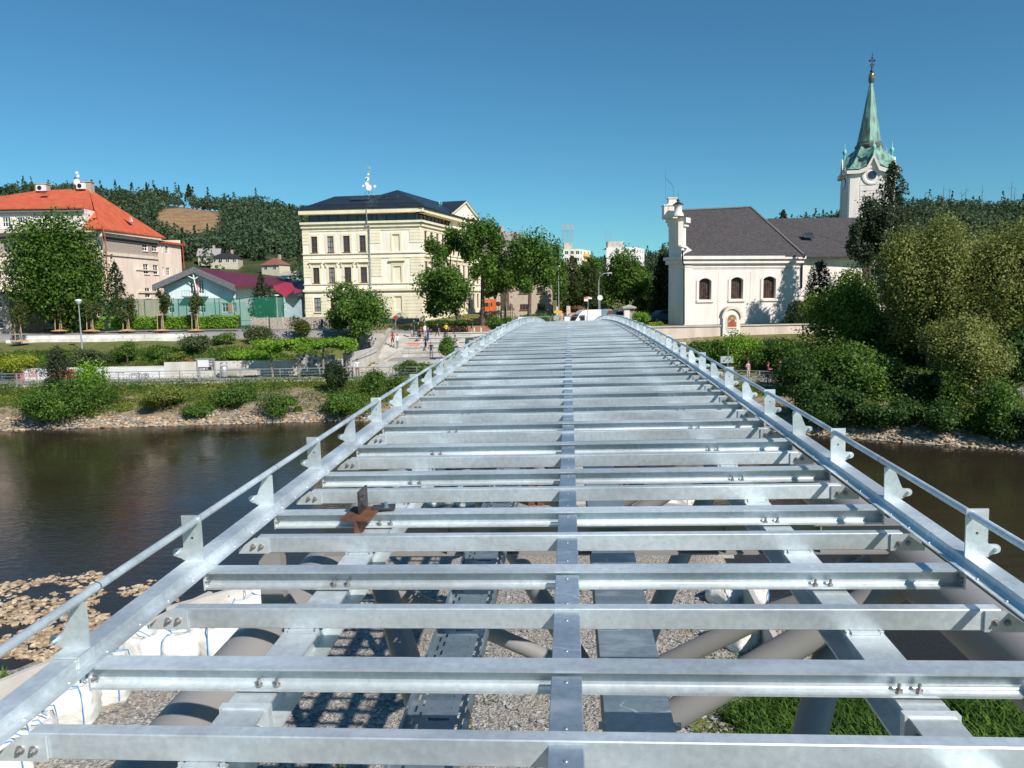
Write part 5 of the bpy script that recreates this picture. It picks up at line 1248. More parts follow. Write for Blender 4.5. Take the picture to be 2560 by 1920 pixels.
def tree(name, label, rect, D, by, leaf, n=3500, size=.24, lumps=16, r0=.22, cat='tree', group=None, depth=None, seed=None, shell=.45, low=-.75, trunkm=None, lump=.42, up=.25, bx=None, fork=.4, trunk_=True):
    size *= .70; n = int(n * 1.75)
    x0, y0, x1, y1 = rect; a = P(x0, (y0 + y1) / 2, D); b_ = P(x1, (y0 + y1) / 2, D); t = P((x0 + x1) / 2, y0, D); lo = P((x0 + x1) / 2, y1, D)
    bs = P(bx if bx else (x0 + x1) / 2, by, D); root = thing(name, label, cat, bs, 0, group)
    c = Vector(((a.x + b_.x) / 2, D, (t.z + lo.z) / 2)) - bs; rad = ((b_.x - a.x) / 2 / 1.02, depth or (b_.x - a.x) / 2, (t.z - lo.z) / 2)
    if seed is None: seed = int(x0 * 7 + y0) % 9973
    p, o_, ct = crownpts(c, rad, n, lumps, seed, shell, low, lump=lump, vary=(.38, .76, .8, 1.15) if leaf in ('chest', 'willow') else (.3, .84, .5, 1.3))
    if trunk_: trunk(root, (0, 0, 0), ct, r0, trunkm, fork=fork, top=(c.x, c.y, c.z + rad[2] * .35))
    leafmesh('crown' if cat != 'shrub' else 'foliage', p, size, lm(leaf), root, o_, up)
    return root
def groundhit(x, y, lo=45, hi=110):
    d = ray(x, y); t = lo
    while t < hi:
        if CZ + d.z * t < GROUNDH(d.x * t, t): return t
        t += .25
    return None
def shrub(label, rect, D, leaf, n=900, size=.13, name='shrub', group=None, lumps=9, **k):
    x0, y0, x1, y1 = rect
    h_ = groundhit((x0 + x1) / 2, y1)
    if h_ and abs(h_ - D) < 14 and y1 > 830: D = h_ + .2
    return tree(name, label, (x0, y0, x1, y1 + (y1 - y0) * .12), D, y1, leaf, n, size, lumps, .05, 'shrub', group, low=-.4, lump=.5, fork=.2, **k)
def conifer(name, label, xt, yt, yb, wpx, D, by, leaf, n=3000, size=.2, droop=.28, layers=26, group=None, r0=.18, ragged=.25, seed=1, power=.85, parentonly=False, needles=9):
    base = P(xt, by, D); top = P(xt, yt, D); bot = P(xt, yb, D); rw = wpx / 1900 * D; r = np.random.default_rng(seed)
    root = thing(name, label, 'tree', base, 0, group); top = top - base; bot = bot - base
    mb = MB(); mb.path([(0, 0, -.3), (0, 0, bot.z), (0, 0, bot.z + (top.z - bot.z) * .6), (0, 0, top.z)], r0, 8, rs=[r0 * 1.2, r0, r0 * .5, r0 * .08]); mb.build('trunk', BARK, root)
    pts = []; mb = MB(); nb = max(40, n // 45)
    for i in range(nb):
        t = (i + .5) / nb; z = bot.z + (top.z - bot.z) * t; L = rw * (1 - t) ** power * r.uniform(1 - ragged * 1.4, 1 + ragged) + .12; a = i * 2.39996 + r.uniform(-.3, .3)
        dx, dy = math.cos(a), math.sin(a); k = max(8, int(70 * (1 - t * .75)))
        s = np.sqrt(r.uniform(.02, 1, k)); sag = -droop * L * (s ** 1.6) + .06 * L * s
        w = .22 * L * (1 - s * .6)
        pts.append(np.stack([dx * L * s + r.normal(size=k) * w * .7, dy * L * s + r.normal(size=k) * w * .7, z + sag + r.normal(size=k) * .10 * (1 + L * .2)], -1))
        if i % 3 == 0 and L > .6: mb.path([(0, 0, z), (dx * L * .5, dy * L * .5, z - droop * L * .15), (dx * L * .85, dy * L * .85, z - droop * L * .7)], .04, 5, rs=[.05, .03, .01])
    mb.build('branch', BARK, root)
    leafmesh('crown', np.concatenate(pts), size * .78, lm(leaf), root, None, .4, aspect=.36)
    return root
# ---- hills
HX = [-700, 0, 60, 200, 330, 440, 560, 640, 740, 900, 1100, 1230, 1330, 1400, 1480, 1560, 1620, 1680, 1800, 1900, 1985, 2100, 2270, 2400, 2560, 3300]
HYp = [526, 506, 500, 498, 509, 515, 527, 532, 548, 575, 615, 672, 690, 690, 675, 668, 656, 640, 618, 590, 580, 562, 540, 537, 537, 560]
def hillrow(x): return float(np.interp(x, HX, HYp))
def hillD(x): return float(np.interp(x, [-700, 740, 1250, 1500, 1700, 3300], [420, 430, 520, 520, 420, 380]))
def hillpt(x, t):
    D1 = hillD(x); D0 = 150 if x < 1250 else 170; D0 = float(np.interp(x, [-700, 1200, 1400, 1600, 3300], [165, 190, 330, 330, 150]))
    zr_ = P(x, hillrow(x), D1).z; D = D0 + (D1 - D0) * t; s = t ** .95 if x < 1100 else t; s = s * s * (3 - 2 * s) * .5 + s * .5
    X = ray(x, 760).x * D
    return Vector((X, D, 7.4 + (zr_ - 7.4) * min(1, s) + 1.6 * nz(X, D, .03) * t))
def hp(x, y):
    best = min((abs(topx(hillpt(x, k / 60))[1] - y), k) for k in range(4, 60))[1]; return hillpt(x, best / 60)
mb = MB(); hx = list(range(-700, 3301, 25)); NT = 22; vs = []; cc = []
def clearing(x, y): 
    u, v = (x - 476) / 88, (y - 552) / 34; return u * u + v * v < 1 + .5 * nz(x, y, .03) 
def topx(v):
    d = Vector(v) - Vector((0, 0, CZ)); w = d.dot(_f); return 1280 + FPX * d.dot(CR) / w, 960 - FPX * d.dot(CU) / w
for x in hx:
    for k in range(NT + 4):
        t = k / NT; p = hillpt(x, min(t, 1.0)); 
        if t > 1: p = p + Vector((0, (t - 1) * 200, -(t - 1) * 20))
        vs.append(p); cc.append(1.0 if clearing(*topx(p)) else 0.0)
nk = NT + 4
mb.add(vs, [(i * nk + k, (i + 1) * nk + k, (i + 1) * nk + k + 1, i * nk + k + 1) for i in range(len(hx) - 1) for k in range(nk - 1)], 0, True)
m, n, l, b = fn_mat('hill_ground', .95, 0, .1)
tc = n.new('ShaderNodeTexCoord'); av = n.new('ShaderNodeVertexColor'); av.layer_name = 'mask'
hg = MIX(RG(NZ(.12), .35, .65), (.03, .05, .02), (.07, .085, .035)); br = MIX(RG(NZ(.25, 8), .35, .62), (.23, .13, .075), (.33, .22, .12)); br = MIX(RG(NZ(.9), .55, .7), br, (.10, .10, .04))
l.new(MIX(RG(av.outputs[0], .3, .6), hg, br), b.inputs['Base Color'])
hill = mb.build('hills', m, fix=False); kind(hill, 'structure')
ca = hill.data.color_attributes.new('mask', 'FLOAT_COLOR', 'POINT'); ca.data.foreach_set('color', np.array([[q, q, q, 1] for q in cc]).reshape(-1))
simple_house('hill_house', 'small orange walled house with dark red roof on the hillside right of the school', hp(413, 668), 6.5, 5.8, 2.9, 2.3, .5, mat('orange_wall', (.55, .26, .1), .9), mat('dark_red_tiles', (.20, .03, .03), .8), 2, group='houses on the wooded hillside')
simple_house('hill_house', 'white gabled house with grey roof peeking above the gym ridge at the left', hp(412, 690), 5.8, 5.0, 2.2, 2.2, .4, WHITEP, mat('grey_tiles', (.13, .12, .12), .8), 1, group='houses on the wooded hillside')
simple_house('hill_house', 'beige house with pale grey gable roof among trees on the hillside', hp(532, 662), 6.5, 5.8, 2.6, 2.4, .2, mat('beige_wall', (.45, .40, .33), .9), mat('pale_tiles', (.30, .28, .26), .8), 3, group='houses on the wooded hillside')
simple_house('hill_house', 'wide flat roofed black hip roof villa on the hillside above the gym', hp(573, 668), 8.6, 6.5, 2.9, 1.6, .1, mat('beige_wall2', (.5, .44, .33), .9), mat('black_roof', (.025, .022, .025), .7), 4, True, group='houses on the wooded hillside')
simple_house('hill_house', 'cream house with brown red hipped roof left of the cream school', hp(694, 688), 6.5, 5.8, 2.9, 2.2, -.3, mat('cream_wall', (.58, .52, .38), .9), mat('brown_tiles', (.22, .09, .06), .8), 2, True, group='houses on the wooded hillside')
simple_house('hill_house', 'low house with pale roof and teal trim behind the red annex roof', hp(738, 700), 5.8, 5.8, 1.4, 1.2, -.2, mat('pale_wall', (.5, .5, .45), .9), mat('pale_roof2', (.38, .34, .30), .8), 0, group='houses on the wooded hillside', chim=False)
pts, outs = [], []
r = np.random.default_rng(3); cnt = 0
for i in range(7400):
    x = r.uniform(-250, 2900)
    if 780 < x < 1180 and r.uniform() < .9: continue
    t = r.uniform(.0, 1.03); b_ = hillpt(x, min(1, t)); qx, qy = topx(b_)
    if t < .93 and (clearing(qx, qy) or clearing(qx, qy - 18) or clearing(qx, qy - 32)): continue
    if x < 1250 and t < .28 and r.uniform() < .55: continue
    if 385 < x < 770 and qy > 655 and r.uniform() < .85: continue
    h = r.uniform(5, 9.5); w = h * r.uniform(.28, .42)
    con = r.uniform() < .12; nn_ = 64
    d = r.normal(size=(nn_, 3)); d /= np.linalg.norm(d, axis=1)[:, None]
    if con:
        zz__ = r.uniform(0, 1, nn_); rr = (1 - zz__) * w * .6; an = r.uniform(0, 6.28, nn_)
        q = np.stack([rr * np.cos(an), rr * np.sin(an), zz__ * h * 1.25 + 1], -1)
    else:
        q = d * np.array([w, w, h * .42]) * r.uniform(.75, 1.05, (nn_, 1)); q[:, 2] += h * .55
    pts.append(q + np.array(b_)); outs.append(d)
fo = leafmesh('hillside_forest', np.concatenate(pts), .62, lm('forest'), None, np.concatenate(outs), .35)
kind(fo, 'stuff'); fo['label'] = 'dense dark green forest covering the hills behind the town'
# pines standing above the ridge
pine0 = conifer('ridge_pine', 'tall thin pine standing out above the wooded left ridge', 474, 461, 490, 9, 425, 508, 'forest', 500, .7, .1, seed=5, ragged=.5, r0=.3, group='pines along the left ridge')
for i, x in enumerate([12, 30, 60, 243, 262, 300, 322, 410, 436, 520, 560, 590, 648, 668, 700]):
    c_ = hillpt(x, 1.0); o = copy_tree(pine0, c_ - Vector((0, 0, 1)), i * 1.1); s_ = .55 + .5 * ((i * 37) % 10) / 10; o.scale = (s_ * 1.2, s_ * 1.2, s_)
t_ = None
for i, (x, yt) in enumerate([(2300, 478), (2345, 462), (2360, 470), (2390, 474), (2400, 468), (2440, 462), (2512, 455), (2520, 470), (2545, 480)]):
    p0_ = hillpt(x, 1.0); h = P(x, yt, hillD(x)).z - p0_.z
    rt = thing('bare_tree', 'thin leafless tree standing on the right hill ridge', 'tree', p0_, 0, 'bare trees on the right ridge')
    mb = MB(); mb.path([(0, 0, -1), (.1, 0, h * .6), (0, 0, h)], .15, 5, rs=[.22, .13, .05]); mb.build('trunk', BARK, rt)
    mb = MB(); rr = random.Random(i)
    for k in range(9): z = h * rr.uniform(.35, .95); a = rr.uniform(0, 6.28); L = rr.uniform(.8, 2.4); mb.path([(0, 0, z), (L * math.cos(a), L * math.sin(a), z + rr.uniform(-.3, 1.0))], .05, 4)
    mb.build('branch', BARK, rt)
conifer('ridge_pine', 'dark pine rising behind the church roof ridge', 1957, 525, 560, 20, 210, 600, 'conifer', 1500, .35, .1, seed=9, ragged=.5)
# ---- trees of the town
tree('chestnut_tree', 'big dark green dense chestnut tree in front of the pink school', (24, 526, 268, 845), 91, 832, 'chest', 21000, .26, 44, .4, shell=.6, depth=5.5, low=-1, lump=.42, seed=11, up=.7, fork=.25)
conifer('spruce_tree', 'pointed dark spruce in front of the pink school wall', 297, 655, 800, 46, 94, 820, 'conifer', 4200, .2, .25, seed=2)
conifer('spruce_tree', 'small broad spruce behind the green court fence by the gym', 657, 687, 790, 31, 96, 800, 'bluec', 3600, .19, .2, seed=3, power=.7)
def young(label, x, y0, y1, by, w, D=88, leaf='young', n=900):
    t = tree('young_tree', label, (x - w, y0, x + w, y1), D, by, leaf, n, .17, 9, .06, group='young street trees held by timber stakes', trunkm=BARKL, low=-1, shell=.2, fork=.5, lump=.5)
    mb = MB(); 
    for s in (-1, 1): mb.tube((s * .38, -.2, -.1), (s * .3, -.2, 1.9), .05, n=7)
    mb.tube((-.05, .35, -.1), (0, .3, 1.9), .05, n=7); mb.box((0, -.2, 1.75), (.85, .05, .12)); mb.build('support_stake', WOODP, t)
    mb = MB(); mb.lathe((0, 0, -.06), [(.95, 0), (.6, .1), (.2, .16), (0, .17)], 14); mb.build('mulch_ring', MULCH, t)
young('young dark tree with timber stakes on the lawn at the far left', 50, 745, 815, 852, 19, 83); young('young grey green tree with stakes left of the big chestnut trunk shade', 149, 738, 802, 826, 24)
young('young tree with stakes just right of the tall street lamp', 228, 745, 800, 826, 20); young('young tree with stakes in front of the spruce and green fence', 318, 742, 805, 825, 26)
young('young tree with stakes at the left corner of the aqua gym', 404, 716, 800, 825, 21); young('young round tree with stakes in front of the gym balcony', 490, 733, 800, 825, 20)
tree('round_tree', 'round dense bright green tree in front of the cream school left half', (803, 706, 978, 842), 86, 850, 'mid', 9500, .21, 22, .25, shell=.55, low=-.8, seed=21)
tree('street_tree', 'spreading dark tree shading the right half of the cream school', (1022, 640, 1212, 822), 93, 808, 'mid', 9500, .24, 26, .26, bx=1149, seed=33, shell=.35, lump=.36, fork=.3)
tree('street_tree', 'light topped tree right of the cream school gable with dark straight trunk', (1135, 545, 1282, 745), 95, 808, 'mid', 6800, .24, 20, .28, bx=1206, seed=35, shell=.35, lump=.33, fork=.55)
tree('street_tree', 'airy tree beside the brick house with thin crown showing sky', (1052, 565, 1160, 680), 97, 806, 'mid', 3400, .22, 12, .2, bx=1150, seed=38, shell=.3, lump=.33)
tree('street_tree', 'tall loose crowned tree standing in front of the brick house', (1246, 550, 1412, 765), 92, 795, 'grey' if False else 'mid', 6600, .24, 22, .22, bx=1323, seed=41, shell=.3, lump=.34, fork=.5)
tree('street_tree', 'narrow tree between the brick house and the first white tower', (1366, 606, 1424, 770), 108, 795, 'mid', 2600, .24, 12, .16, seed=43)
tree('garden_tree', 'bright green tree behind the orange truck', (1204, 680, 1268, 765), 124, 790, 'mid', 2500, .3, 10, .2, seed=44)
tree('garden_tree', 'dark tree left of the brick house beyond the road', (1235, 640, 1300, 700), 170, 790, 'forest', 1500, .5, 10, .2, seed=45)
conifer('thuja_tree', 'tall feathery conifer left of the lamp post', 1432, 640, 775, 34, 112, 795, 'light' if False else 'young', 5200, .26, .35, seed=6, power=.45)
conifer('thuja_tree', 'tall feathery conifer behind the white direction sign', 1478, 655, 778, 32, 113, 795, 'young', 4800, .26, .35, seed=7, power=.45)
tree('garden_tree', 'leafy tree peeking between the two thuja conifers', (1440, 640, 1520, 740), 118, 795, 'mid', 2800, .28, 12, .2, seed=47)
tree('garden_tree', 'dark tree filling the gap behind the van and signs', (1395, 690, 1480, 795), 120, 800, 'dark', 3600, .3, 14, .2, seed=51)
tree('garden_tree', 'dark tree behind the round white sign', (1480, 685, 1560, 795), 121, 800, 'mid', 3600, .3, 14, .2, seed=52)
tree('garden_tree', 'dark tree between the white gate pillar and the conifer', (1575, 690, 1660, 800), 112, 805, 'dark', 3600, .28, 14, .2, seed=53)
tree('garden_tree', 'leafy tree behind the brick house hiding its roof edge', (1340, 640, 1420, 740), 126, 795, 'mid', 3000, .3, 12, .2, seed=54)
tree('garden_tree', 'leafy tree hiding the left edge of the brick house roof', (1222, 640, 1305, 745), 101, 800, 'mid', 2600, .24, 12, .15, seed=57)
tree('broad_tree', 'broad dark green tree in front of the right white tower', (1508, 628, 1628, 788), 104, 800, 'mid', 9000, .25, 24, .3, seed=49, shell=.55)
conifer('spruce_tree', 'very dark conifer standing against the left end of the church', 1654, 640, 812, 36, 96, 815, 'conifer', 7000, .25, .2, seed=8, power=.5)
conifer('cypress_tree', 'black green leaning cypress against the church wall', 2045, 655, 812, 46, 80.5, 818, 'conifer', 7500, .17, .1, seed=12, power=.42, ragged=.12)
conifer('cypress_tree', 'low dark clipped cypress at the foot of the church wall', 1990, 752, 812, 34, 79.5, 818, 'conifer', 3000, .15, .1, seed=13, power=.4, ragged=.1)
conifer('spruce_tree', 'tall ragged spruce rising in front of the church steeple', 2216, 408, 760, 84, 78, 830, 'bluec', 11000, .24, .3, seed=14, ragged=.4, r0=.3, power=.62)
tree('pine_tree', 'dark pine with outreaching limbs left of the steeple spruce', (2102, 500, 2232, 700), 76, 820, 'bluec', 7000, .2, 18, .3, seed=15, lump=.3, shell=.3)
tree('round_tree', 'rounded bright green tree before the churchyard wall', (2010, 682, 2200, 900), 68, 905, 'light', 12500, .17, 26, .2, seed=16, shell=.5, up=.5)
tree('round_tree', 'leafy green tree whose branches hang over the riverside path', (1985, 860, 2265, 1075), 58, 1085, 'mid', 15000, .17, 30, .22, seed=17, shell=.45, low=-.6, up=.5)
tree('willow_tree', 'huge olive green willow left half towering above the river bank', (2190, 505, 2440, 900), 62, 1080, 'willow', 30000, .15, 40, .4, seed=18, shell=.5, lump=.34, low=-1, up=.5, bx=2330)
tree('willow_tree', 'huge olive green willow at the right edge of the picture', (2360, 515, 2690, 960), 60, 1095, 'willow', 32000, .15, 40, .45, seed=19, shell=.5, lump=.34, low=-1, up=.5)
tree('willow_tree', 'lower willow with shimmering leaves above the water at right', (2300, 780, 2510, 1010), 53, 1090, 'willow', 17000, .125, 22, .25, seed=20, shell=.5, lump=.36, low=-1, up=.5)
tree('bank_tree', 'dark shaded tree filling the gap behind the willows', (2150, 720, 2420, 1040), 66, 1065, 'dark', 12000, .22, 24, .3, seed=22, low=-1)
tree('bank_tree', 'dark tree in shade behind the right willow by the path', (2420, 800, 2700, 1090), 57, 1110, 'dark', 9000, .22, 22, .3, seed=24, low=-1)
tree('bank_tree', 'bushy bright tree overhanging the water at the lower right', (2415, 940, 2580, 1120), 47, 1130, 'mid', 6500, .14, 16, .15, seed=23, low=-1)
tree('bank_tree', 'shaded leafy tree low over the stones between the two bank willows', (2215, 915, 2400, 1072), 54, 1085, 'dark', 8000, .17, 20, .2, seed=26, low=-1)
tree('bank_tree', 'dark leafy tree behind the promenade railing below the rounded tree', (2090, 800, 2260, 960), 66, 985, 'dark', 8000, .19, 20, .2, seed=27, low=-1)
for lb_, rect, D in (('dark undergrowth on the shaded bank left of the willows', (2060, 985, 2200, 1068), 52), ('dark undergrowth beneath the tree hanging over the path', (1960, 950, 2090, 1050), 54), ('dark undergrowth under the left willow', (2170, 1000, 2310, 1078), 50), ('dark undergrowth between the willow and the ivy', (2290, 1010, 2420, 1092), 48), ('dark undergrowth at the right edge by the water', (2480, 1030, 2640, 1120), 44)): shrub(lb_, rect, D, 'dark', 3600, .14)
# hanging vines on the right
vr = thing('hanging_vine', 'long curtain of ivy hanging from the willow down to the bank', 'vine', P(2375, 1085, 51))
r = np.random.default_rng(5); q = []
for k in range(7):
    a = P(2355 + k * 9, 930, 51) - vr.location; h = r.uniform(2.5, 4.2); s = r.uniform(0, 1, 260); q.append(np.stack([a.x + .12 * np.sin(s * 9 + k) + r.normal(size=260) * .1, a.y + r.normal(size=260) * .15, a.z - s * h], -1))
leafmesh('foliage', np.concatenate(q), .1, lm('mid'), vr); mb = MB(); 
for k in range(4): a = P(2358 + k * 15, 930, 51) - vr.location; mb.path([a, a + Vector((.1, 0, -2)), a + Vector((-.1, 0, -4))], .025, 5)
mb.build('stem', BARK, vr)
# umbrella trained plane trees
for i, (x, yb, x0, x1, y0, y1, lb_) in enumerate([(682, 938, 636, 706, 843, 880, 'flat crowned plane tree nearest the information board'), (746, 934, 700, 786, 842, 880, 'flat crowned plane tree in the middle of the promenade row'), (846, 928, 778, 838, 842, 874, 'flat crowned plane tree with its trunk behind the poster stands'), (868, 926, 826, 896, 845, 876, 'flat crowned plane tree nearest the steps')]):
    if i == 2: bx = 808
    else: bx = x
    tree('plane_tree', lb_, (x0 - 3, y0, x1 + 3, y1), 72 - .3 * i, yb, 'vine', 2600, .15, 12, .09, group='umbrella shaped plane trees on the promenade', trunkm=BARKL, depth=2.2, lump=.5, low=-1, up=.8, bx=bx, fork=.75)
sh_ = [('wild climbing shrub spilling over the retaining wall', (555, 872, 700, 908), 74.2, 'vine', 2600, .13), ('large grey green bush at the end of the white seating wall', (444, 833, 530, 890), 77, 'grey', 2600, .14),
 ('low olive bush right of the large grey green bush', (530, 832, 592, 862), 80, 'mid', 1200, .13), ('wide grey green bush in front of the concrete panel fence', (594, 812, 686, 858), 83, 'grey', 2400, .14),
 ('round dark olive bush left of the round green tree', (712, 794, 782, 846), 85, 'young', 2600, .14), ('round leafy bush above the graffiti wall', (286, 860, 350, 916), 74.8, 'mid', 2000, .12),
 ('yellow green low bush spreading at the far left', (-20, 880, 112, 930), 74.4, 'yellow', 3000, .12), ('bluish bush behind the graffiti wall', (168, 868, 292, 912), 75.5, 'grey', 2600, .12), ('dense green bush left of the bluish bush', (90, 890, 200, 925), 74.2, 'mid', 2000, .12), 
 ('tall weedy bush on the slope below the seating wall', (350, 858, 445, 900), 77.5, 'mid', 2200, .12), ('flowering weedy bush above the pale retaining wall', (392, 880, 470, 914), 74.6, 'grass', 1500, .12),
 ('upright young green tree shrub on the river bank beside the path railing', (190, 890, 268, 1012), 64, 'vine', 2800, .12), ('dark conical bush by the path railing below the plane trees', (808, 898, 866, 988), 65.5, 'conifer', 3200, .12),
 ('leafy bush in front of the concrete seating steps', (1090, 838, 1143, 905), 76, 'mid', 2400, .12), ('low wide juniper behind the bicycle stands', (985, 898, 1110, 945), 72.4, 'mid', 2600, .11),
 ('dark clipped hedge bush in front of the cream school corner', (1040, 800, 1130, 817), 91, 'dark', 2400, .13), ('dark hedge bush continuing right under the street trees', (1125, 800, 1195, 818), 90.5, 'dark', 2000, .13),
 ('bushy shrub left of the bridge end', (1215, 795, 1290, 832), 86, 'mid', 2400, .13), ('green shrub row before the wooden fence', (1285, 785, 1400, 812), 92, 'mid', 3200, .15), ('bright feathery bush beside the white gate pillar', (1583, 775, 1622, 812), 83, 'vine', 2600, .1), ('low golden bush in front of the church end', (1618, 804, 1652, 817), 82, 'yellow', 900, .09),
 ('dense leafy bush right of the bridge railing', (1725, 848, 1830, 915), 71, 'mid', 4200, .13), ('bright leaved bush beneath the shrine', (1795, 838, 1900, 915), 70, 'vine', 4200, .13), ('dark leafy bush between shrine and round tree', (1880, 850, 2010, 930), 69, 'mid', 4600, .14), ('dark bush below the round tree beside the path', (1950, 900, 2100, 975), 64, 'dark', 4200, .15),
 ('shaded bush hanging over the river bank below the path', (1990, 985, 2150, 1060), 54, 'dark', 3600, .13), ('weedy shrub on the bank left of the conical bush', (640, 985, 760, 1040), 61.5, 'mid', 2600, .12), ('broad weedy shrub on the bank near the bridge', (770, 980, 930, 1045), 62, 'mid', 4200, .12), ('thick bramble at the far left of the bank', (60, 955, 330, 1050), 62, 'mid', 8500, .13), ('grassy bramble in the middle of the bank', (340, 965, 480, 1030), 62, 'grass', 3600, .12), ('low bramble near the stones in the middle of the bank', (455, 1010, 560, 1045), 60.6, 'mid', 1800, .11), ('bramble patch below the information board', (520, 960, 650, 1020), 62.4, 'mid', 3600, .12), ('dark bramble running under the bridge end', (900, 925, 1010, 985), 66, 'mid', 2600, .12), ('brown dry bush left of the information board', (440, 893, 500, 912), 73.9, 'brown', 700, .1), ('tiny round bush near the water line', (732, 1012, 757, 1033), 60.5, 'mid', 500, .1)]
for lb_, rect, D, lf, n_, s_ in sh_: shrub(lb_, rect, D, lf, n_, s_)
conifer('cedar_shrub', 'dark feathery cedar shrub on the bank in front of the red graffiti', 150, 868, 1000, 36, 64.5, 1005, 'bluec', 4200, .16, .15, seed=31, power=.4, ragged=.4)
# hedge in front of the school and court
hd = thing('hedge', 'long clipped leafy hedge in front of the green court fence', 'hedge', P(260, 822, 89.5))
q = []; r = np.random.default_rng(8)
for (x0, x1) in ((242, 266), (282, 600)):
    a = P(x0, 822, 89.5) - hd.location; b_ = P(x1, 822, 89.5) - hd.location; n_ = int((b_.x - a.x) * 420)
    X = r.uniform(a.x, b_.x, n_); u_ = r.uniform(0, 1, n_); front = r.uniform(size=n_) < .7
    q.append(np.stack([X, np.where(front, -.5 + r.normal(size=n_) * .06, r.uniform(-.5, .5, n_)), np.where(front, u_ * 1.25, 1.25 + r.normal(size=n_) * .05 + .1 * np.sin(X * 2))], -1))
q = np.concatenate(q); leafmesh('foliage', q, .12, lm('vine'), hd, np.tile([0, -1.0, .5], (len(q), 1)))
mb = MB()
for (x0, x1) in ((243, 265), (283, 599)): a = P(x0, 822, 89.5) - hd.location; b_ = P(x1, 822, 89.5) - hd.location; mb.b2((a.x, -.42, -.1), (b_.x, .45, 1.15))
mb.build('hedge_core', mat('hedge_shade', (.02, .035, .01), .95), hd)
# grass and weeds on the banks
def scatter(name, label, fn, n, size, leaf, tall=0.0, seed=1, up=.2):
    r = np.random.default_rng(seed); pts = []
    while len(pts) < n:
        x, y, ok = fn(r)
        if not ok: 
            n -= .2; continue
        pts.append((x, y, GROUNDH(x, y) + r.uniform(0, 1) ** 1.5 * tall))
    o = leafmesh(name, np.array(pts), size, lm(leaf), None, None, up, aspect=.3); kind(o, 'stuff'); o['label'] = label; return o
def bankfn(r):
    x = r.uniform(-50, 38); S = shoreY(x); y = S + r.uniform(1.5, railY(x) - S + .2); t = (y - S) / (railY(x) - S)
    return x, y, t * 1.6 - .55 + 1.3 * (nz(x, y, .22, 3) + .5 * nz(x, y, .7, 9)) + .3 * nz(x, y, 2) > .3
scatter('bank_grass', 'green grass and weeds on the far river bank', bankfn, 52000, .11, 'grass', .35, 1)
def tallfn(r):
    x = r.uniform(-50, 36); S = shoreY(x); w_ = railY(x) - S; y = S + r.uniform(.22, 1.0) * w_; t = (y - S) / w_
    return x, y, nz(x, y, .28, 6) + .5 * nz(x, y, .9, 2) > .12 - .25 * t
scatter('bank_undergrowth', 'continuous leafy undergrowth of nettles and brambles on the far bank', tallfn, 36000, .10, 'mid', .85, 12)
def slopefn(r):
    x = r.uniform(-60, 34); y = railY(x) + r.uniform(5.8, 10.5 if x < -20 else 18); return x, y, not (-18.3 < x < 8) and (x < 8 or y < 74.5) and nz(x, y, .3, 3) > -.35
scatter('slope_weeds', 'mixed weeds and ground cover on the slope behind the promenade', slopefn, 30000, .14, 'mid', .4, 2)
def nearfn(r):
    x = r.uniform(4.2, 15); y = r.uniform(9, 18.5); return x, y, (x > 4.6 + 1.5 * nz(x, y, .5) + (17 - y) * .02) and nz(x, y, .4, 4) > -.2 + max(0, y - 15.5) * .3
def blades(name, label, fn, n, h, leaf, seed):
    r = np.random.default_rng(seed); P0 = []
    for _ in range(n):
        x, y, ok = fn(r)
        if ok: P0.append((x, y, GROUNDH(x, y) - .03))
    P0 = np.array(P0); n = len(P0); a = r.uniform(0, 6.28, n); hh_ = h * r.uniform(.4, 1.2, n); w = .012 + .01 * r.uniform(size=n); d = np.stack([np.cos(a), np.sin(a), np.zeros(n)], -1); s = np.stack([-np.sin(a), np.cos(a), np.zeros(n)], -1)
    b1 = P0 + d * (hh_ * .25)[:, None] + np.array([0, 0, 1]) * (hh_ * .6)[:, None]; b2 = P0 + d * (hh_ * .75)[:, None] + np.array([0, 0, 1]) * (hh_ * .85)[:, None]
    v = np.stack([P0 - s * w[:, None], P0 + s * w[:, None], b1 + s * w[:, None], b1 - s * w[:, None], b2], 1).reshape(-1, 3)
    i = np.arange(n)[:, None] * 5; f = [tuple(q) for q in (i + np.array([0, 1, 2, 3])).tolist()] + [tuple(q) for q in (i + np.array([3, 2, 4])).tolist()]
    me = bpy.data.meshes.new(name); me.from_pydata(v.tolist(), [], f); me.materials.append(lm(leaf)); o = bpy.data.objects.new(name, me); COL.objects.link(o); kind(o, 'stuff'); o['label'] = label
blades('tall_grass', 'tall fresh green grass on the bank below the right side of the deck', nearfn, 60000, .38, 'mid', 5)
scatter('bank_weeds', 'leafy weeds among the grass and stones below the deck', lambda r: (lambda x, y: (x, y, nz(x, y, .8, 9) > .05 and y < 18))(r.uniform(3.6, 15), r.uniform(9, 19)), 9000, .06, 'mid', .2, 8)
def lfn(r): x = r.uniform(-16, -10.5); y = r.uniform(14, 18.2); return x, y, nz(x, y, .6, 2) > .0 and not inpad(x + .3, y)
blades('grass_clumps', 'grass clumps beside the concrete barrier at the lower left', lfn, 14000, .4, 'mid', 6)
def pfn(r): x = r.uniform(-8, 6); y = r.uniform(8, 17); return x, y, nz(x, y, .7, 7) > .32
blades('sparse_grass', 'sparse grass tufts growing through the gravel', pfn, 9000, .12, 'mid', 7)
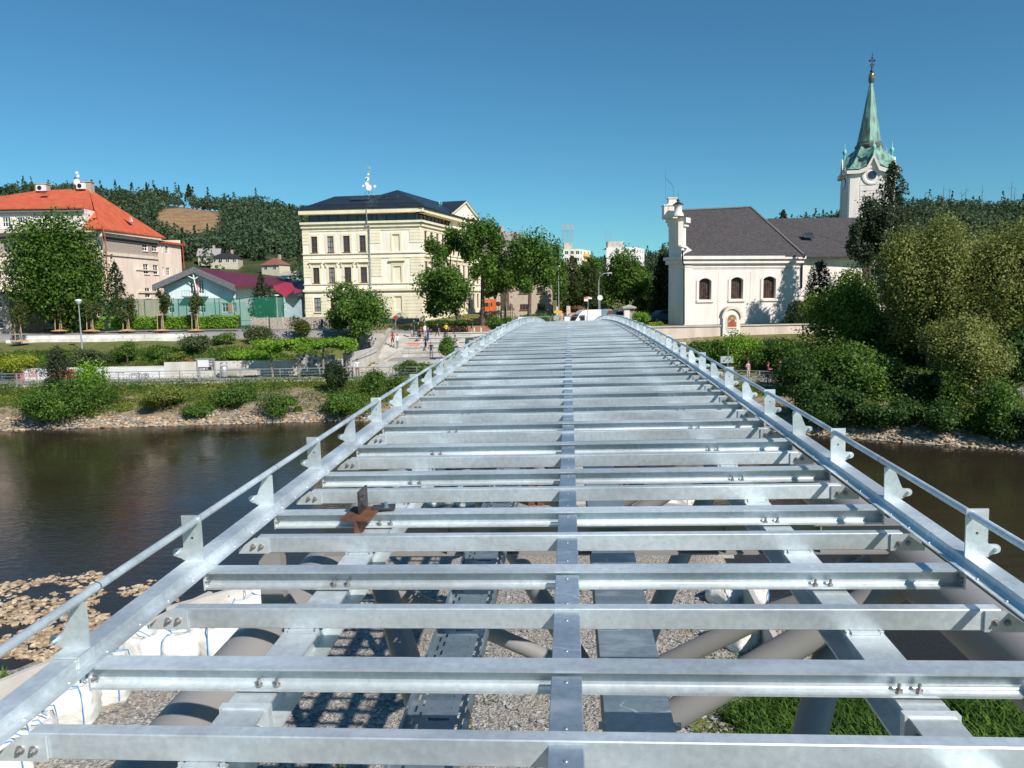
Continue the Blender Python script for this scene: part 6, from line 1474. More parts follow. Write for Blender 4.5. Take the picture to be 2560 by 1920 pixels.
# ================================================================== BANK WALLS, STEPS, RAILINGS
def wline(x, off): return (x, railY(x) + off)
def strip_wall(root, xs_, off, z0, z1f, th, m, name='wall_face'):
    mb = MB(); vs = []
    for x in xs_:
        y = railY(x) + off - .12; z1_ = z1f(x)
        vs += [(x, y, z0), (x, y, z1_), (x, y + th, z1_), (x, y + th, z0)]
    L_ = root.location; vs = [(a - L_.x, b_ - L_.y, c_ - L_.z) for a, b_, c_ in vs]; K = len(xs_)
    mb.add(vs, [(k * 4 + i, k * 4 + (i + 1) % 4, (k + 1) * 4 + (i + 1) % 4, (k + 1) * 4 + i) for k in range(K - 1) for i in range(4)] + [(0, 1, 2, 3), tuple(range(4 * K - 4, 4 * K))])
    return mb.build(name, m, root)
xa = P(412, 930, 73).x; xb = P(880, 920, 72.5).x; xb = -15.4
gw = thing('graffiti_wall', 'low white painted concrete wall with graffiti along the left promenade', 'wall', (-36, 73, 2.3))
GWm = mat('white_washed_concrete', (.62, .62, .60), .85, 0, .1, .7, col2=(.70, .70, .68), bump=.15)
strip_wall(gw, [-47, -42, -38, xa - .01], 4.92, 2.2, lambda x: 3.42 + .0 * x, .35, GWm)
mb = MB(); L_ = gw.location
mb.add([(x - L_.x, railY(x) + 4.92 + d - L_.y, z - L_.z) for x, d, z in ((-47, -.16, 3.422), (xa - .02, -.16, 3.422), (xa - .02, .28, 3.422), (-47, .28, 3.422), (-47, -.16, 3.5), (xa - .02, -.16, 3.5), (xa - .02, .28, 3.5), (-47, .28, 3.5))], [(0, 3, 2, 1), (4, 5, 6, 7), (0, 1, 5, 4), (3, 2, 6, 7), (0, 4, 7, 3), (1, 2, 6, 5)]); mb.build('coping', CONCD, gw)
rw = thing('retaining_wall', 'taller weathered pale concrete retaining wall behind the information board', 'wall', (-25, 73, 2.3))
strip_wall(rw, [xa, -28, -22, xb], 4.92, 2.2, lambda x: 3.85, .35, CONCD)
# graffiti strokes: painted lines lying on the wall
def wallpt(x, y):
    d = ray(x, y); t = (73 - .0) 
    X = d.x * 73; Y = railY(X) + 4.92 - .124; X = d.x * Y; Y = railY(X) + 4.92 - .124; return Vector((d.x * Y, Y - .004, CZ + d.z * Y))
def zA(x, y): return x / 3.456, 820 + y / 3.456
def stroke(mb, pts, w=.05, m=0, f=wallpt, zoom=zA, dn=0):
    q = [f(*zoom(*p)) - L_ for p in pts]
    for a, c_ in zip(q, q[1:]):
        u = (c_ - a); 
        if u.length < 1e-4: continue
        u.normalize(); n_ = Vector((-u.z, 0, u.x)); a = a - u * w * .4; c_ = c_ + u * w * .4; off = Vector((0, -.002 - dn, 0))
        mb.add([tuple(k + off) for k in (a - n_ * w / 2, c_ - n_ * w / 2, c_ + n_ * w / 2, a + n_ * w / 2)], [(0, 1, 2, 3)], m); dn += .0004
GR = [mat('grey_spray', (.22, .23, .26), .8), mat('pink_spray', (.62, .20, .22), .8), mat('red_spray', (.60, .05, .03), .8), mat('black_spray', (.03, .03, .05), .8)]
mb = MB()
C_ = lambda pts: stroke(mb, pts, .07)
# bubble tag of four letters on the right part of the white wall
C_([(1165, 392), (1135, 395), (1118, 412), (1116, 436), (1132, 446), (1152, 444), (1146, 432), (1136, 430), (1134, 414), (1150, 404), (1165, 408), (1165, 392)])
C_([(1172, 392), (1205, 392), (1188, 446), (1172, 446), (1186, 408), (1172, 406)]); C_([(1208, 446), (1208, 396), (1220, 396), (1230, 420), (1240, 396), (1250, 396), (1250, 446), (1240, 446), (1240, 420), (1230, 440), (1220, 420), (1218, 446), (1208, 446)])
C_([(1256, 392), (1278, 396), (1284, 408), (1276, 418), (1298, 428), (1308, 440), (1290, 448), (1258, 444), (1256, 392)]); C_([(1262, 402), (1272, 408), (1264, 412), (1262, 402)]); C_([(1264, 424), (1282, 434), (1264, 436), (1264, 424)])
C_([(918, 388), (925, 378), (932, 388), (940, 380), (950, 390)]); C_([(1000, 388), (1008, 378), (1018, 386), (1026, 378), (1036, 388), (1044, 378), (1054, 380), (1058, 388), (1070, 380), (1066, 392)])
C_([(0, 385), (14, 380), (22, 400), (30, 392), (46, 384), (50, 404), (36, 418), (50, 440), (40, 458), (20, 456), (14, 440), (8, 456), (0, 456)])
mb2 = MB(); 
def D_(pts, w=.06, m=1, b=None): stroke(mb, pts, w, m)
for k in range(7):
    x = 124 + k * 13; D_([(x, 376 + 6 * math.sin(k)), (x + 10, 392), (x - 2, 408), (x + 12, 424), (x, 440), (x + 14, 456)], .09)
for k in range(6): x = 240 + k * 14; D_([(x, 370), (x + 8, 384), (x + 12, 368), (x + 6, 396)], .05); D_([(x - 6, 410), (x + 4, 404), (x + 6, 420), (x + 14, 408), (x + 10, 432)], .05)
for pts in ([(462, 372), (464, 428)], [(462, 376), (484, 372), (490, 398), (466, 402), (496, 436)], [(588, 374), (630, 370), (632, 395), (592, 398), (590, 376)], [(594, 405), (632, 402)], [(575, 438), (600, 426), (640, 428), (640, 440), (574, 442)], [(500, 372), (530, 372), (505, 400), (535, 436), (500, 438)], [(545, 372), (545, 438), (570, 438)]): D_(pts, .32, 2)
D_([(640, 384), (662, 378), (680, 392), (700, 380), (715, 440)], .08, 3); D_([(880, 372), (894, 390), (884, 405), (902, 420), (895, 438), (872, 440)], .16, 3); D_([(760, 384), (765, 420), (800, 400), (820, 436)], .06, 3)
mb.build('graffiti', GR, gw)
# white block seating wall on the upper left
sw = thing('seating_wall', 'long low wall of pale stone blocks below the young street trees', 'wall', (-48, 84.6, 5.4))
a, b_ = P(14, 850, 84.6).x, P(470, 850, 84.6).x
mb = MB(); r = random.Random(4)
for row in range(2):
    x = a + (.9 if row else 0)
    while x < b_: w_ = 2.4; mb.b2((x - sw.location.x, -.0 + row * .35, row * .40 - .1), (min(x + w_ - .05, b_) - sw.location.x, .9, row * .40 + .285 + .0)); x += w_
mb.build('stone_block', mat('pale_blocks', (.66, .63, .58), .9, 0, .12, .9, bump=.15), sw)
lawn = MB(); 
# concrete tiers and stairs
st = thing('seating_steps', 'pale concrete terraced seating steps with a narrow stair where students stand', 'steps', (-8, 85, 3.3))
CZs = 5.52
xl_, xr_ = P(1012, 870, 84).x, P(1232, 870, 84).x + 3.5
mb = MB(); L_ = st.location
def bb(x0, x1, y0, y1, z0, z1_, m=0, q=None): (q or mb).b2((x0 - L_.x, y0 - L_.y, z0 - L_.z), (x1 - L_.x, y1 - L_.y, z1_ - L_.z), m)
for k in range(5):
    z = CZs - .42 * (k + 1); y1 = 90 - 2 * k
    bb(xl_, xr_, y1 - 2, y1, 3.0, z)
bb(-19, 9, 90.0, 93, 3.0, CZs, 0)
mb.build('tier', mat('tier_concrete', (.43, .41, .375), .85, 0, .15, .8, bump=.15), st)
mb = MB()
for k in range(1, 5):
    z = CZs - .42 * k; y1 = 90 - 2 * k; bb(xl_ - .0, xr_, y1 - .09, y1 + .5, z - .001, z + .09)
bb(xl_, xr_, 90 - .09, 90.6, CZs + .001, CZs + .07)
mb.build('seat_edge', mat('edge_concrete', (.56, .54, .50), .85, 0, .08, 1.5), st)
mb = MB(); x0_, x1_ = P(957, 870, 84).x, xl_ - .01
for k in range(20):
    z = CZs - .21 * (k + .5) * .5 * 1.0; z = CZs - (2.1) * (k + 1) / 20; y1 = 90 - .5 * k; bb(x0_, x1_, y1 - .5, y1, 2.9, z)
mb.build('stair_flight', CONC2, st)
mb = MB(); Wd = P(944, 860, 83).x
mb.add([(v[0] - L_.x, v[1] - L_.y, v[2] - L_.z) for v in ((Wd, 78.6, 2.5), (Wd, 78.6, 4.6), (Wd, 90.5, 6.2), (Wd, 90.5, 2.5), (x0_ - .01, 78.6, 2.5), (x0_ - .01, 78.6, 4.6), (x0_ - .01, 90.5, 6.2), (x0_ - .01, 90.5, 2.5))], [(0, 1, 2, 3), (7, 6, 5, 4), (0, 4, 5, 1), (1, 5, 6, 2), (2, 6, 7, 3)]); mb.build('side_wall', CONC, st)
mb = MB(); f_ = lambda x, y, D: P(x, y, D) - L_
mb.path([f_(953, 864, 80), f_(985, 815, 90)], .03, 6); 
for x, y, D, h_ in ((953, 866, 80, 0), (970, 840, 85, 0), (985, 818, 90, 0)): pass
mb.path([f_(1000, 878, 79.8), f_(1022, 878, 79.7), f_(1080, 879, 79.6), f_(1100, 879, 79.6)], .03, 6)
for x in (1022.5, 1081): mb.tube(f_(x, 879, 79.6), f_(x, 903, 79.6), .035, n=6)
mb.build('handrail', GREYM, st)
# graffiti on a riser
L_ = st.location
def riserpt(x, y, k=3): Y = 90 - 2 * (k) - .004 - 0; d = ray(x, y); return Vector((d.x * Y, Y, CZ + d.z * Y))
mb = MB(); f2 = lambda x, y: riserpt(x, y, 3); zq = lambda x, y: (960 + x / 7.373, 790 + y / 7.373)
for pts in ([(390, 512), (440, 500), (470, 490), (466, 520), (490, 548), (470, 552), (500, 552)], [(500, 500), (540, 492), (545, 515), (510, 528), (505, 505)], [(555, 495), (560, 530), (585, 500), (590, 532)], [(600, 500), (640, 496), (612, 515), (645, 530), (606, 534)], [(480, 535), (530, 548), (650, 538)], [(650, 500), (655, 532)]): stroke(mb, pts, .075, 0, f2, zq)
mb.build('graffiti', mat('orange_spray', (.60, .18, .10), .8), st)
# lower concrete parapets, path and stair down to the promenade
tp_ = thing('terrace', 'concrete terrace walls with a lower stair down to the promenade', 'terrace', (-12, 75, 2.3)); L_ = tp_.location
a, c_, e_ = P(947, 935, 71).x, P(1140, 935, 71.5).x, P(896, 935, 71).x
mb = MB(); bb(a, 3, 71.4, 80.3, 2.0, 3.42); mb.build('terrace_slab', asph_m if 'asph_m' in globals() else mat('paving', (.30, .285, .26), .9, 0, .1, 1.5), tp_)
mb = MB(); 
mb.add([(v[0] - L_.x, v[1] - L_.y, v[2] - L_.z) for v in ((a, 71.05, 2.2), (a, 71.05, 3.75), (3, 71.05, 4.0), (3, 71.05, 2.2), (a, 71.39, 2.2), (a, 71.39, 3.75), (3, 71.39, 4.0), (3, 71.39, 2.2))], [(0, 1, 2, 3), (7, 6, 5, 4), (0, 4, 5, 1), (1, 5, 6, 2)])
f0 = P(878, 935, 71).x
mb.add([(v[0] - L_.x, v[1] - L_.y, v[2] - L_.z) for v in ((f0, 71.6, 2.2), (f0, 71.6, 4.6), (P(946, 880, 79).x, 79, 4.7), (P(946, 880, 79).x, 79, 2.2), (f0 - .3, 71.6, 2.2), (f0 - .3, 71.6, 4.6), (P(946, 880, 79).x - .3, 79, 4.7), (P(946, 880, 79).x - .3, 79, 2.2))], [(0, 1, 2, 3), (7, 6, 5, 4), (0, 4, 5, 1), (1, 5, 6, 2)])
bb(xb, f0, 71.9, 72.2, 2.2, 4.7); mb.build('parapet', CONC2, tp_)
mb = MB()
for k in range(7): bb(f0 + .02 + k * .25, a - .01, 72.0 + k * .9, 72.0 + (k + 1) * .9, 2.2, 2.36 + .155 * (k + 1))
mb.build('stair_flight', CONC, tp_)
mb = MB(); f_ = lambda x, y, D: P(x, y, D) - L_; mb.path([f_(881, 902, 71.5), f_(935, 872, 76), f_(950, 866, 78)], .03, 6); mb.path([f_(958, 901, 71.6), f_(995, 878, 79)], .03, 6); mb.build('handrail', GREYM, tp_)
# riverside railing on the far promenade
rail = thing('riverside_railing', 'long grey metal railing with four bars along the far river promenade', 'railing', (0, 68, PROM)); L_ = rail.location
post0 = None; X = -46.0; k = 0; xs2 = []
while X < 34:
    if not (-3.5 < X < 9.5) or True: xs2.append(X)
    X += 1.78
pm = MB(); pm.b2((-.03, -.04, -.55), (.03, .04, 1.08)); pm.b2((-.07, -.05, -.6), (.07, .0, -.25))
for X in xs2:
    loc = (X, railY(X) - .1 - L_.y, 0)
    post0 = pm.build('post', GREYM, rail, loc) if post0 is None else (link_copy(post0, rail, loc) and post0)
for nm, z, r_ in (('top_bar', 1.08, .035), ('lower_bar', .82, .018), ('lower_bar', .55, .018), ('lower_bar', .22, .025)):
    mb = MB(); mb.path([(X, railY(X) - .1 - L_.y, z) for X in xs2], r_, 6); mb.build(nm, GREYM, rail)
kb = MB(); 
for i in range(len(xs2) - 1):
    a, c_ = xs2[i], xs2[i + 1]; kb.add([(a, railY(a) - .25, 1.9), (c_, railY(c_) - .25, 1.9), (c_, railY(c_) - .25, PROM + .03), (a, railY(a) - .25, PROM + .03), (a, railY(a) + .1, PROM + .03), (c_, railY(c_) + .1, PROM + .03)], [(0, 1, 2, 3), (3, 2, 5, 4)])
kind(kb.build('promenade_edge', CONCD), 'structure')
# information board
ib = thing('information_board', 'large framed information board with white map on the promenade', 'sign', P(513, 945, 69.5) ); L_ = ib.location
def z2p(x, y, D=69.5): return P(*z2(x, y), D) - L_
mb = MB()
for x in (500, 660): a = z2p(x, 1045); mb.b2((a.x - .06, -.05, -.5), (a.x + .06, .05, a.z))
a, c_ = z2p(492, 1160), z2p(660, 1045); mb.b2((a.x, -.06, a.z), (c_.x, .06, a.z + .08)); mb.b2((a.x, -.06, c_.z - .06), (c_.x, .06, c_.z + .05)); mb.build('frame', GREYM, ib)
mb = MB(); mb.b2((a.x + .05, -.03, a.z + .082), (c_.x - .05, .03, c_.z - .062)); mb.build('board', BLACK, ib)
mb = MB(); p, q_ = z2p(505, 1122), z2p(610, 1055); mb.b2((p.x, -.045, p.z), (q_.x, -.031, q_.z)); mb.build('map', WHITE, ib)
mb = MB()
for k, (x0, y0, x1, y1) in enumerate([(515, 1128, 545, 1150), (550, 1130, 578, 1146), (585, 1126, 606, 1148), (616, 1060, 650, 1078), (616, 1084, 650, 1100), (616, 1106, 632, 1122), (638, 1104, 650, 1150)]): p, q_ = z2p(x0, y1), z2p(x1, y0); mb.b2((p.x, -.045, p.z), (q_.x, -.031, q_.z), k % 3)
mb.build('picture', [mat('board_pic', (.30, .28, .30), .6, 0, .5, 6), mat('board_pic2', (.50, .42, .40), .6, 0, .5, 6), mat('board_pic3', (.2, .2, .22), .6, 0, .5, 6)], ib)
tb_ = thing('litter_bin', 'grey metal litter bin beside the pallet of stone blocks', 'bin', P(561, 942, 72)); mb = MB(); mb.lathe((0, 0, 0), [(.28, 0), (.36, .1), (.36, .95), (.30, 1.0)], 14); mb.build('body', GREYM, tb_); mb = MB(); mb.lathe((0, 0, 1.25), [(.34, 0), (.34, .1), (0, .16)], 14); mb.tube((-.3, 0, 1), (-.3, 0, 1.26), .02); mb.tube((.3, 0, 1), (.3, 0, 1.26), .02); mb.build('lid', GREYM, tb_)
bn = thing('bench', 'long grey block bench against the retaining wall', 'bench', P(602, 938, 72.3)); mb = MB(); mb.b2((-1.6, -.35, .0), (1.7, .35, .55)); mb.build('base', CONC, bn); mb = MB()
for k in range(4): mb.b2((-1.7, -.4 + k * .2, .552), (1.8, -.24 + k * .2, .62))
mb.build('seat', GREYM, bn)
# poster stands under the plane trees
ps = thing('poster_stand', 'row of dark exhibition poster panels under the plane trees', 'sign', P(800, 930, 71.6)); L_ = ps.location
for k, (x0, y0, x1, y1) in enumerate([(1470, 1000, 1535, 1130), (1525, 1005, 1640, 1110), (1650, 1020, 1725, 1130), (1730, 1000, 1800, 1130), (1880, 985, 1945, 1135)]):
    a, c_ = P(*z2(x0, y1), 71.6) - L_, P(*z2(x1, y0), 71.6) - L_; mb = MB(); mb.b2((a.x, -.04, a.z - .3), (a.x + .06, .04, c_.z)); mb.b2((c_.x - .06, -.04, a.z - .3), (c_.x, .04, c_.z)); mb.build('frame', GREYM, ps); mb = MB(); mb.b2((a.x + .065, -.02, a.z), (c_.x - .065, .02, c_.z - .05)); mb.build('poster', mat('poster_print', (.10, .09, .09), .5, 0, .5, 2.5, col2=(.50, .46, .44), lo=.45, hi=.6), ps)
# bicycle stands
b0 = None
for k in range(4):
    p = P(985 + k * 8, 938, 69.6 + k * .25)
    if b0 is None:
        b0 = thing('bicycle_stand', 'rounded steel bicycle hoops standing on the promenade by the stair wall', 'bike rack', p, .5, 'bicycle hoops'); mb = MB(); mb.path([(-.45, 0, -.1), (-.45, 0, .65), (-.35, 0, .85), (0, 0, .92), (.35, 0, .85), (.45, 0, .65), (.45, 0, -.1)], .028, 8); mb.build('hoop', GREYM, b0)
    else: copy_tree(b0, p, .5)
# green mesh fence of the ball court
cf_ = thing('court_fence', 'tall green mesh ball court fence in front of the aqua gym', 'fence', (-44, 93.5, 6.3)); L_ = cf_.location
m, n, l, b = fn_mat('green_mesh', .6); b.inputs['Base Color'].default_value = (.012, .16, .09, 1); b.inputs['Alpha'].default_value = .33; GMESH = m
m2, n, l, b = fn_mat('green_net_dense', .6); b.inputs['Base Color'].default_value = (.01, .17, .09, 1); b.inputs['Alpha'].default_value = .55
GPOST = mat('green_post', (.02, .16, .10), .5, 0, .1, 4)
def cp(x, y, D=93.5): return P(*z2(x, y), D) - L_
xa0, xb0 = P(248, 760, 93.5).x - L_.x, cp(1315, 500).x; zt_, zb_ = cp(600, 478).z, 0.0
d0 = cp(1040, 500).x; e0_ = P(300, 760, 93.5).x - L_.x
mb = MB()
for a, c_, mi in ((xa0, e0_, 1), (e0_, d0, 0), (d0, xb0, 1)): mb.b2((a, -.006, .05), (c_ - .002, .006, zt_), mi)
mb.build('mesh_panel', [GMESH, m2], cf_)
for x in (-60, 0, 260, 320, 395, 550, 665, 705, 845, 900, 1060, 1215, 1310): a = cp(x, 500).x; mb = MB(); mb.tube((a, 0.05, -.1), (a, .05, zt_ + .03), .05, n=8); mb.build('post', GPOST, cf_)
mb = MB(); mb.b2((xa0, .03, zt_), (xb0, .09, zt_ + .05)); mb.b2((xa0, .03, zt_ * .25), (xb0, .06, zt_ * .25 + .05)); mb.build('top_rail', GPOST, cf_)
bh_ = thing('basketball_hoop', 'white basketball backboard and hoop standing inside the green court fence', 'hoop', P(630, 795, 96)); L_ = bh_.location
a, c_ = P(*z2(965, 543), 96) - L_, P(*z2(1040, 478), 96) - L_; mb = MB(); mb.b2((a.x, -.04, a.z), (c_.x, 0, c_.z)); mb.build('backboard', WHITE, bh_); mb = MB(); mb.b2((a.x + .3, -.05, a.z + .15), (a.x + 1.1, -.041, a.z + .2)); mb.b2((a.x + .3, -.05, a.z + .75), (a.x + 1.1, -.041, a.z + .8)); mb.b2((a.x + .3, -.05, a.z + .201), (a.x + .35, -.041, a.z + .749)); mb.b2((a.x + 1.05, -.05, a.z + .201), (a.x + 1.1, -.041, a.z + .749)); mb.path([(a.x + .7 + .23 * math.cos(R(t)), -.3 + .23 * math.sin(R(t)), a.z + .15) for t in range(0, 361, 30)], .02, 5); mb.build('hoop', REDP, bh_)
mb = MB(); mb.tube((a.x + .7, .6, -.1), (a.x + .7, .6, a.z + .4), .08); mb.tube((a.x + .7, .6, a.z + .4), (a.x + .7, .0, a.z + .4), .05); mb.build('pole', GREYM, bh_)
# concrete panel fence, stone wall
pf = thing('panel_fence', 'weathered concrete panel fence with posts right of the hedge', 'fence', P(650, 815, 92)); L_ = pf.location
mb = MB(); mp_ = MB()
for k, (x0, x1) in enumerate([(601, 613), (627, 636), (638, 668), (672, 706), (709, 745), (748, 780), (784, 815)]):
    a, c_ = P(x0, 818, 92).x - L_.x, P(x1, 818, 92).x - L_.x
    if k > 0: mb.b2((a, 0, -.4), (c_, .1, 1.0)); mp_.b2((c_ + .01, -.04, -.4), (c_ + .16, .14, 1.08))
mb.build('panel', mat('fence_panel', (.36, .31, .25), .95, 0, .25, 3, bump=.5, stretch=(1, 1, 6)), pf); mp_.build('post', CONC, pf)
sw2 = thing('stone_wall', 'old rubble stone retaining wall under the cream school', 'wall', P(1000, 820, 104)); L_ = sw2.location
a, c_ = P(782, 820, 104), P(1045, 820, 103); mb = MB(); mb.b2((a.x - L_.x, 0, -1.8), (c_.x - L_.x, .5, P(1000, 796, 104).z - L_.z)); mb.build('wall_face', STONEW, sw2)
bw = thing('brick_planter', 'low red brick planter wall behind the students on the plaza', 'wall', P(1130, 828, 92.5)); L_ = bw.location
a, c_ = P(1050, 820, 92.5), P(1226, 820, 92.5); mb = MB(); mb.b2((a.x - L_.x, 0, -.3), (c_.x - L_.x, .4, P(1100, 816, 92.5).z - L_.z)); mb.build('wall_face', BRICKR, bw)
for k, x in enumerate((1098, 1133, 1149, 1185, 1202)):
    p = P(x, 834, 91.2); 
    if k == 0: bo_ = thing('bollard', 'short pale concrete bollards in a row on the plaza edge', 'bollard', p, 0, 'plaza bollards'); mb = MB(); mb.lathe((0, 0, -.3), [(.13, 0), (.13, .95), (.09, 1.02), (0, 1.03)], 10); mb.build('post', CONC2, bo_)
    else: copy_tree(bo_, p)
wf = thing('wooden_fence', 'low pale picket fence in front of the orange truck', 'fence', P(1250, 790, 105)); L_ = wf.location; mb = MB(); a, c_ = P(1208, 790, 105).x - L_.x, P(1284, 790, 105).x - L_.x; x = a
while x < c_: mb.b2((x, 0, -.3), (x + .12, .04, .75)); x += .24
mb.b2((a, .045, .15), (c_, .09, .25)); mb.b2((a, .045, .55), (c_, .09, .65)); mb.build('picket', mat('weathered_picket', (.45, .38, .27), .9), wf)
# construction fence at the far bridge end
sfn = thing('site_fence', 'thin wire construction fence across the far end of the bridge', 'fence', P(1400, 806, 80)); L_ = sfn.location
mb = MB()
for x0, x1 in ((1287, 1375), (1377, 1466), (1468, 1560)):
    a, c_ = P(x0, 803, 80) - L_, P(x1, 803, 80) - L_; t_ = P(1400, 791, 80).z - L_.z
    for p, q_ in (((a.x, 0, -.3), (a.x, 0, t_)), ((c_.x, 0, -.3), (c_.x, 0, t_)), ((a.x, 0, t_), (c_.x, 0, t_)), ((a.x, 0, -.2), (c_.x, 0, -.2))): mb.tube(p, q_, .022, n=6)
    for k in range(1, 24): x = a.x + (c_.x - a.x) * k / 24; mb.tube((x, 0, -.2), (x, 0, t_), .004, n=3, cap=False)
mb.build('wire_panel', GREYM, sfn)
for k, (x, y, w_, lb_) in enumerate([(1306, 798, 22, 'blank white sheet hanging on the site fence at the left'), (1418, 797, 14, 'blank white sheet on the site fence left of the van'), (1446, 800, 8, 'small white sheet on the site fence before the van')]):
    p = P(x, y, 79.8); s_ = w_ * 80 / 1900; o = MB(); o.b2((-s_ / 2, -.01, -.28), (s_ / 2, .01, .22)); o = o.build('sheet', WHITE, None, p); tag(o, lb_, 'sheet')
# street lamps
def lamp(label, x, yt, yb, D, kind_, ym=None):
    b_ = P(x, yb, D); t = thing('street_lamp', label, 'street lamp', b_, 0, None); h = P(x, yt, D).z - b_.z
    mb = MB(); 
    if kind_ == 'arm':
        mb.path([(0, 0, -.2), (0, 0, h * .8), (.15, 0, h * .93), (.6, 0, h * .99), (1.1, 0, h)], .07, 8, rs=[.09, .07, .06, .05, .045]); mb.build('pole', GREYM, t); mb = MB(); mb.box((1.35, 0, h), (.6, .25, .1)); mb.build('lamp_head', WHITE, t)
    else:
        mb.path([(0, 0, -.2), (0, 0, h * .5), (0, 0, h)], .06, 8, rs=[.09, .065, .045]); mb.build('pole', GREYM, t); mb = MB(); mb.lathe((0, 0, h - .15), [(.08, 0), (.16, .05), (.36, .42), (.38, .46), (.2, .55), (0, .58)] if kind_ == 'cup' else [(.05, 0), (.3, .1), (.3, .18), (0, .22)], 12); mb.build('lamp_shade', WHITE, t)
    return t
lamp('tall pole lamp with conical white shade on the left lawn', 205, 758, 868, 79, 'cup'); lamp('thin grey lamp post beside the green court fence corner', 695, 738, 815, 90, 'flat'); lamp('small lamp post right of the orange truck', 1253, 738, 800, 98, 'flat')
lamp('second thin lamp post beside the brick house wall', 1266, 732, 792, 104, 'flat'); lamp('tall lamp pole with white head in front of the thujas', 1397, 665, 800, 100, 'flat'); lamp('curved arm street lamp behind the white round sign', 1497, 683, 790, 96, 'arm')
# signs
def sign(name, label, x, yt, yb, D, fn):
    b_ = P(x, yb, D); t = thing(name, label, 'sign', b_); h = P(x, yt, D).z - b_.z; mb = MB(); mb.tube((0, 0, -.3), (0, 0, h), .035, n=8); mb.build('pole', GREYM, t); fn(t, h); return t
def disc(t, c, r_, m, nm='sign_face', th=.03): mb = MB(); mb.tube((c[0], c[1], c[2]), (c[0], c[1] - th, c[2]), r_, n=24); return mb.build(nm, m, t)
def s1(t, h): disc(t, (0, -.05, h - .1), .36, WHITE)
sign('round_sign', 'round white sign on a pole right above the van roof', 1500, 741, 795, 86, lambda t, h: disc(t, (0, -.05, h - .15), .30 * 1.0, WHITE))
def s2(t, h):
    mb = MB(); mb.b2((-.45, -.06, h - .55), (.0, -.03, h - .3)); mb.b2((-.0, -.06, h - .3), (.45, -.03, h - .12)); mb.build('white_blade', WHITE, t); mb = MB(); mb.b2((-.45, -.06, h - .295), (-.01, -.03, h - .1)); mb.b2((-.2, -.062, h - .1), (.25, -.03, h - .02)); mb.build('red_blade', mat('salmon_sign', (.62, .20, .16), .6), t)
sign('direction_sign', 'white and red direction signs on a short pole above the van', 1470, 741, 790, 88, s2)
def s3(t, h): mb = MB(); mb.prism([(-.42, h - .35), (.3, h - .35), (.48, h - .2), (.3, h - .05), (-.42, h - .05), (-.5, h - .2)], -.06, -.03, 'y'); mb.build('sign_face', mat('amber_sign', (.75, .38, .02), .5), t)
sign('arrow_sign', 'yellow orange arrow sign left of the white van', 1396, 775, 800, 82, s3)
sign('round_sign', 'back of a grey round road sign left of the van', 1390.5, 789, 812, 79, lambda t, h: disc(t, (0, -.05, h - .25), .30, GREYM)); sign('round_sign', 'back of a grey round road sign right of the van', 1505, 789, 806, 79, lambda t, h: disc(t, (0, -.05, h - .25), .30, GREYM))
sign('bus_stop_sign', 'thin plain pole standing in front of the van door', 1468.5, 769, 808, 80, lambda t, h: None)
def s4(t, h): disc(t, (0, -.05, h - .2), .3, REDP); mb = MB(); mb.b2((-.2, -.09, h - .24), (.2, -.081, h - .16)); mb.build('white_bar', WHITE, t)
sign('no_entry_sign', 'red no entry sign on a pole beside the orange truck', 1246, 756, 792, 100, s4)
def s5(t, h): mb = MB(); mb.prism([(-.12, h - .9), (.12, h - .9), (.12, h), (-.12, h)], -.05, -.03, 'y'); mb.build('sign_face', IRON, t)
sign('narrow_sign', 'narrow dark oval sign on a pole in front of the stone wall', 806, 798, 832, 92, s5)
def s6(t, h): disc(t, (0, -.05, h - .1), .22, REDP)
sign('leaning_sign', 'red round sign on a dark leaning post by the stone wall', 990, 792, 830, 93, s6)
def s7(t, h):
    mb = MB(); mb.b2((-.7, -.04, h - .75), (.7, .0, h - .05)); mb.build('frame', GREYM, t); mb = MB(); mb.b2((-.6, -.05, h - .68), (.6, -.041, h - .12)); mb.build('sign_face', mat('pale_notice', (.5, .52, .53), .5), t)
sign('notice_board', 'grey notice board on a white post right of the bridge railing', 1819, 869, 935, 66, lambda t, h: [None, MB().b2((-.65, -.05, h - 1.35), (.45, -.02, h - .75)).build('sign_face', mat('grey_notice', (.35, .40, .42), .5), t)])
def s8(t, h): mb = MB(); mb.prism([(-.45, h - 1.0), (.45, h - .9), (.42, h), (-.4, h - .08)], -.05, -.02, 'y'); mb.build('sign_face', mat('dark_green_board', (.04, .08, .07), .5), t)
sign('notice_board', 'dark green notice board on posts beside the bridge railing at the steps', 1173, 843, 868, 79, s8)
# white gate pillar with capped top
gp = thing('gate_pillar', 'white plastered gate pillar with flat pyramid cap near the church', 'pillar', P(1572, 806, 84)); L_ = gp.location; h = P(1572, 771, 84).z - L_.z
mb = MB(); mb.b2((-.55, -.3, -.3), (.05, .3, h)); mb.build('pier', WHITEP, gp); mb = MB(); mb.b2((.052, -.2, -.3), (.55, .5, h)); mb.build('brick_pier', STONEW, gp); mb = MB(); mb.b2((-.75, -.5, h + .002), (.75, .7, h + .16)); mb.add([(-.72, -.47, h + .162), (.72, -.47, h + .162), (.72, .67, h + .162), (-.72, .67, h + .162), (0, .1, h + .42)], [(0, 1, 4), (1, 2, 4), (2, 3, 4), (3, 0, 4)]); mb.build('cap', CONC, gp)
dw = thing('garden_wall', 'pinkish low garden wall with brown shrubs behind the street', 'wall', P(1430, 795, 101)); mb = MB(); a, c_ = P(1385, 795, 101).x, P(1560, 795, 101).x; mb.b2((a - dw.location.x, 0, -.6), (c_ - dw.location.x, .3, P(1430, 782, 101).z - dw.location.z)); mb.build('wall_face', mat('pinkish_wall', (.45, .33, .26), .9, 0, .15, 2), dw)
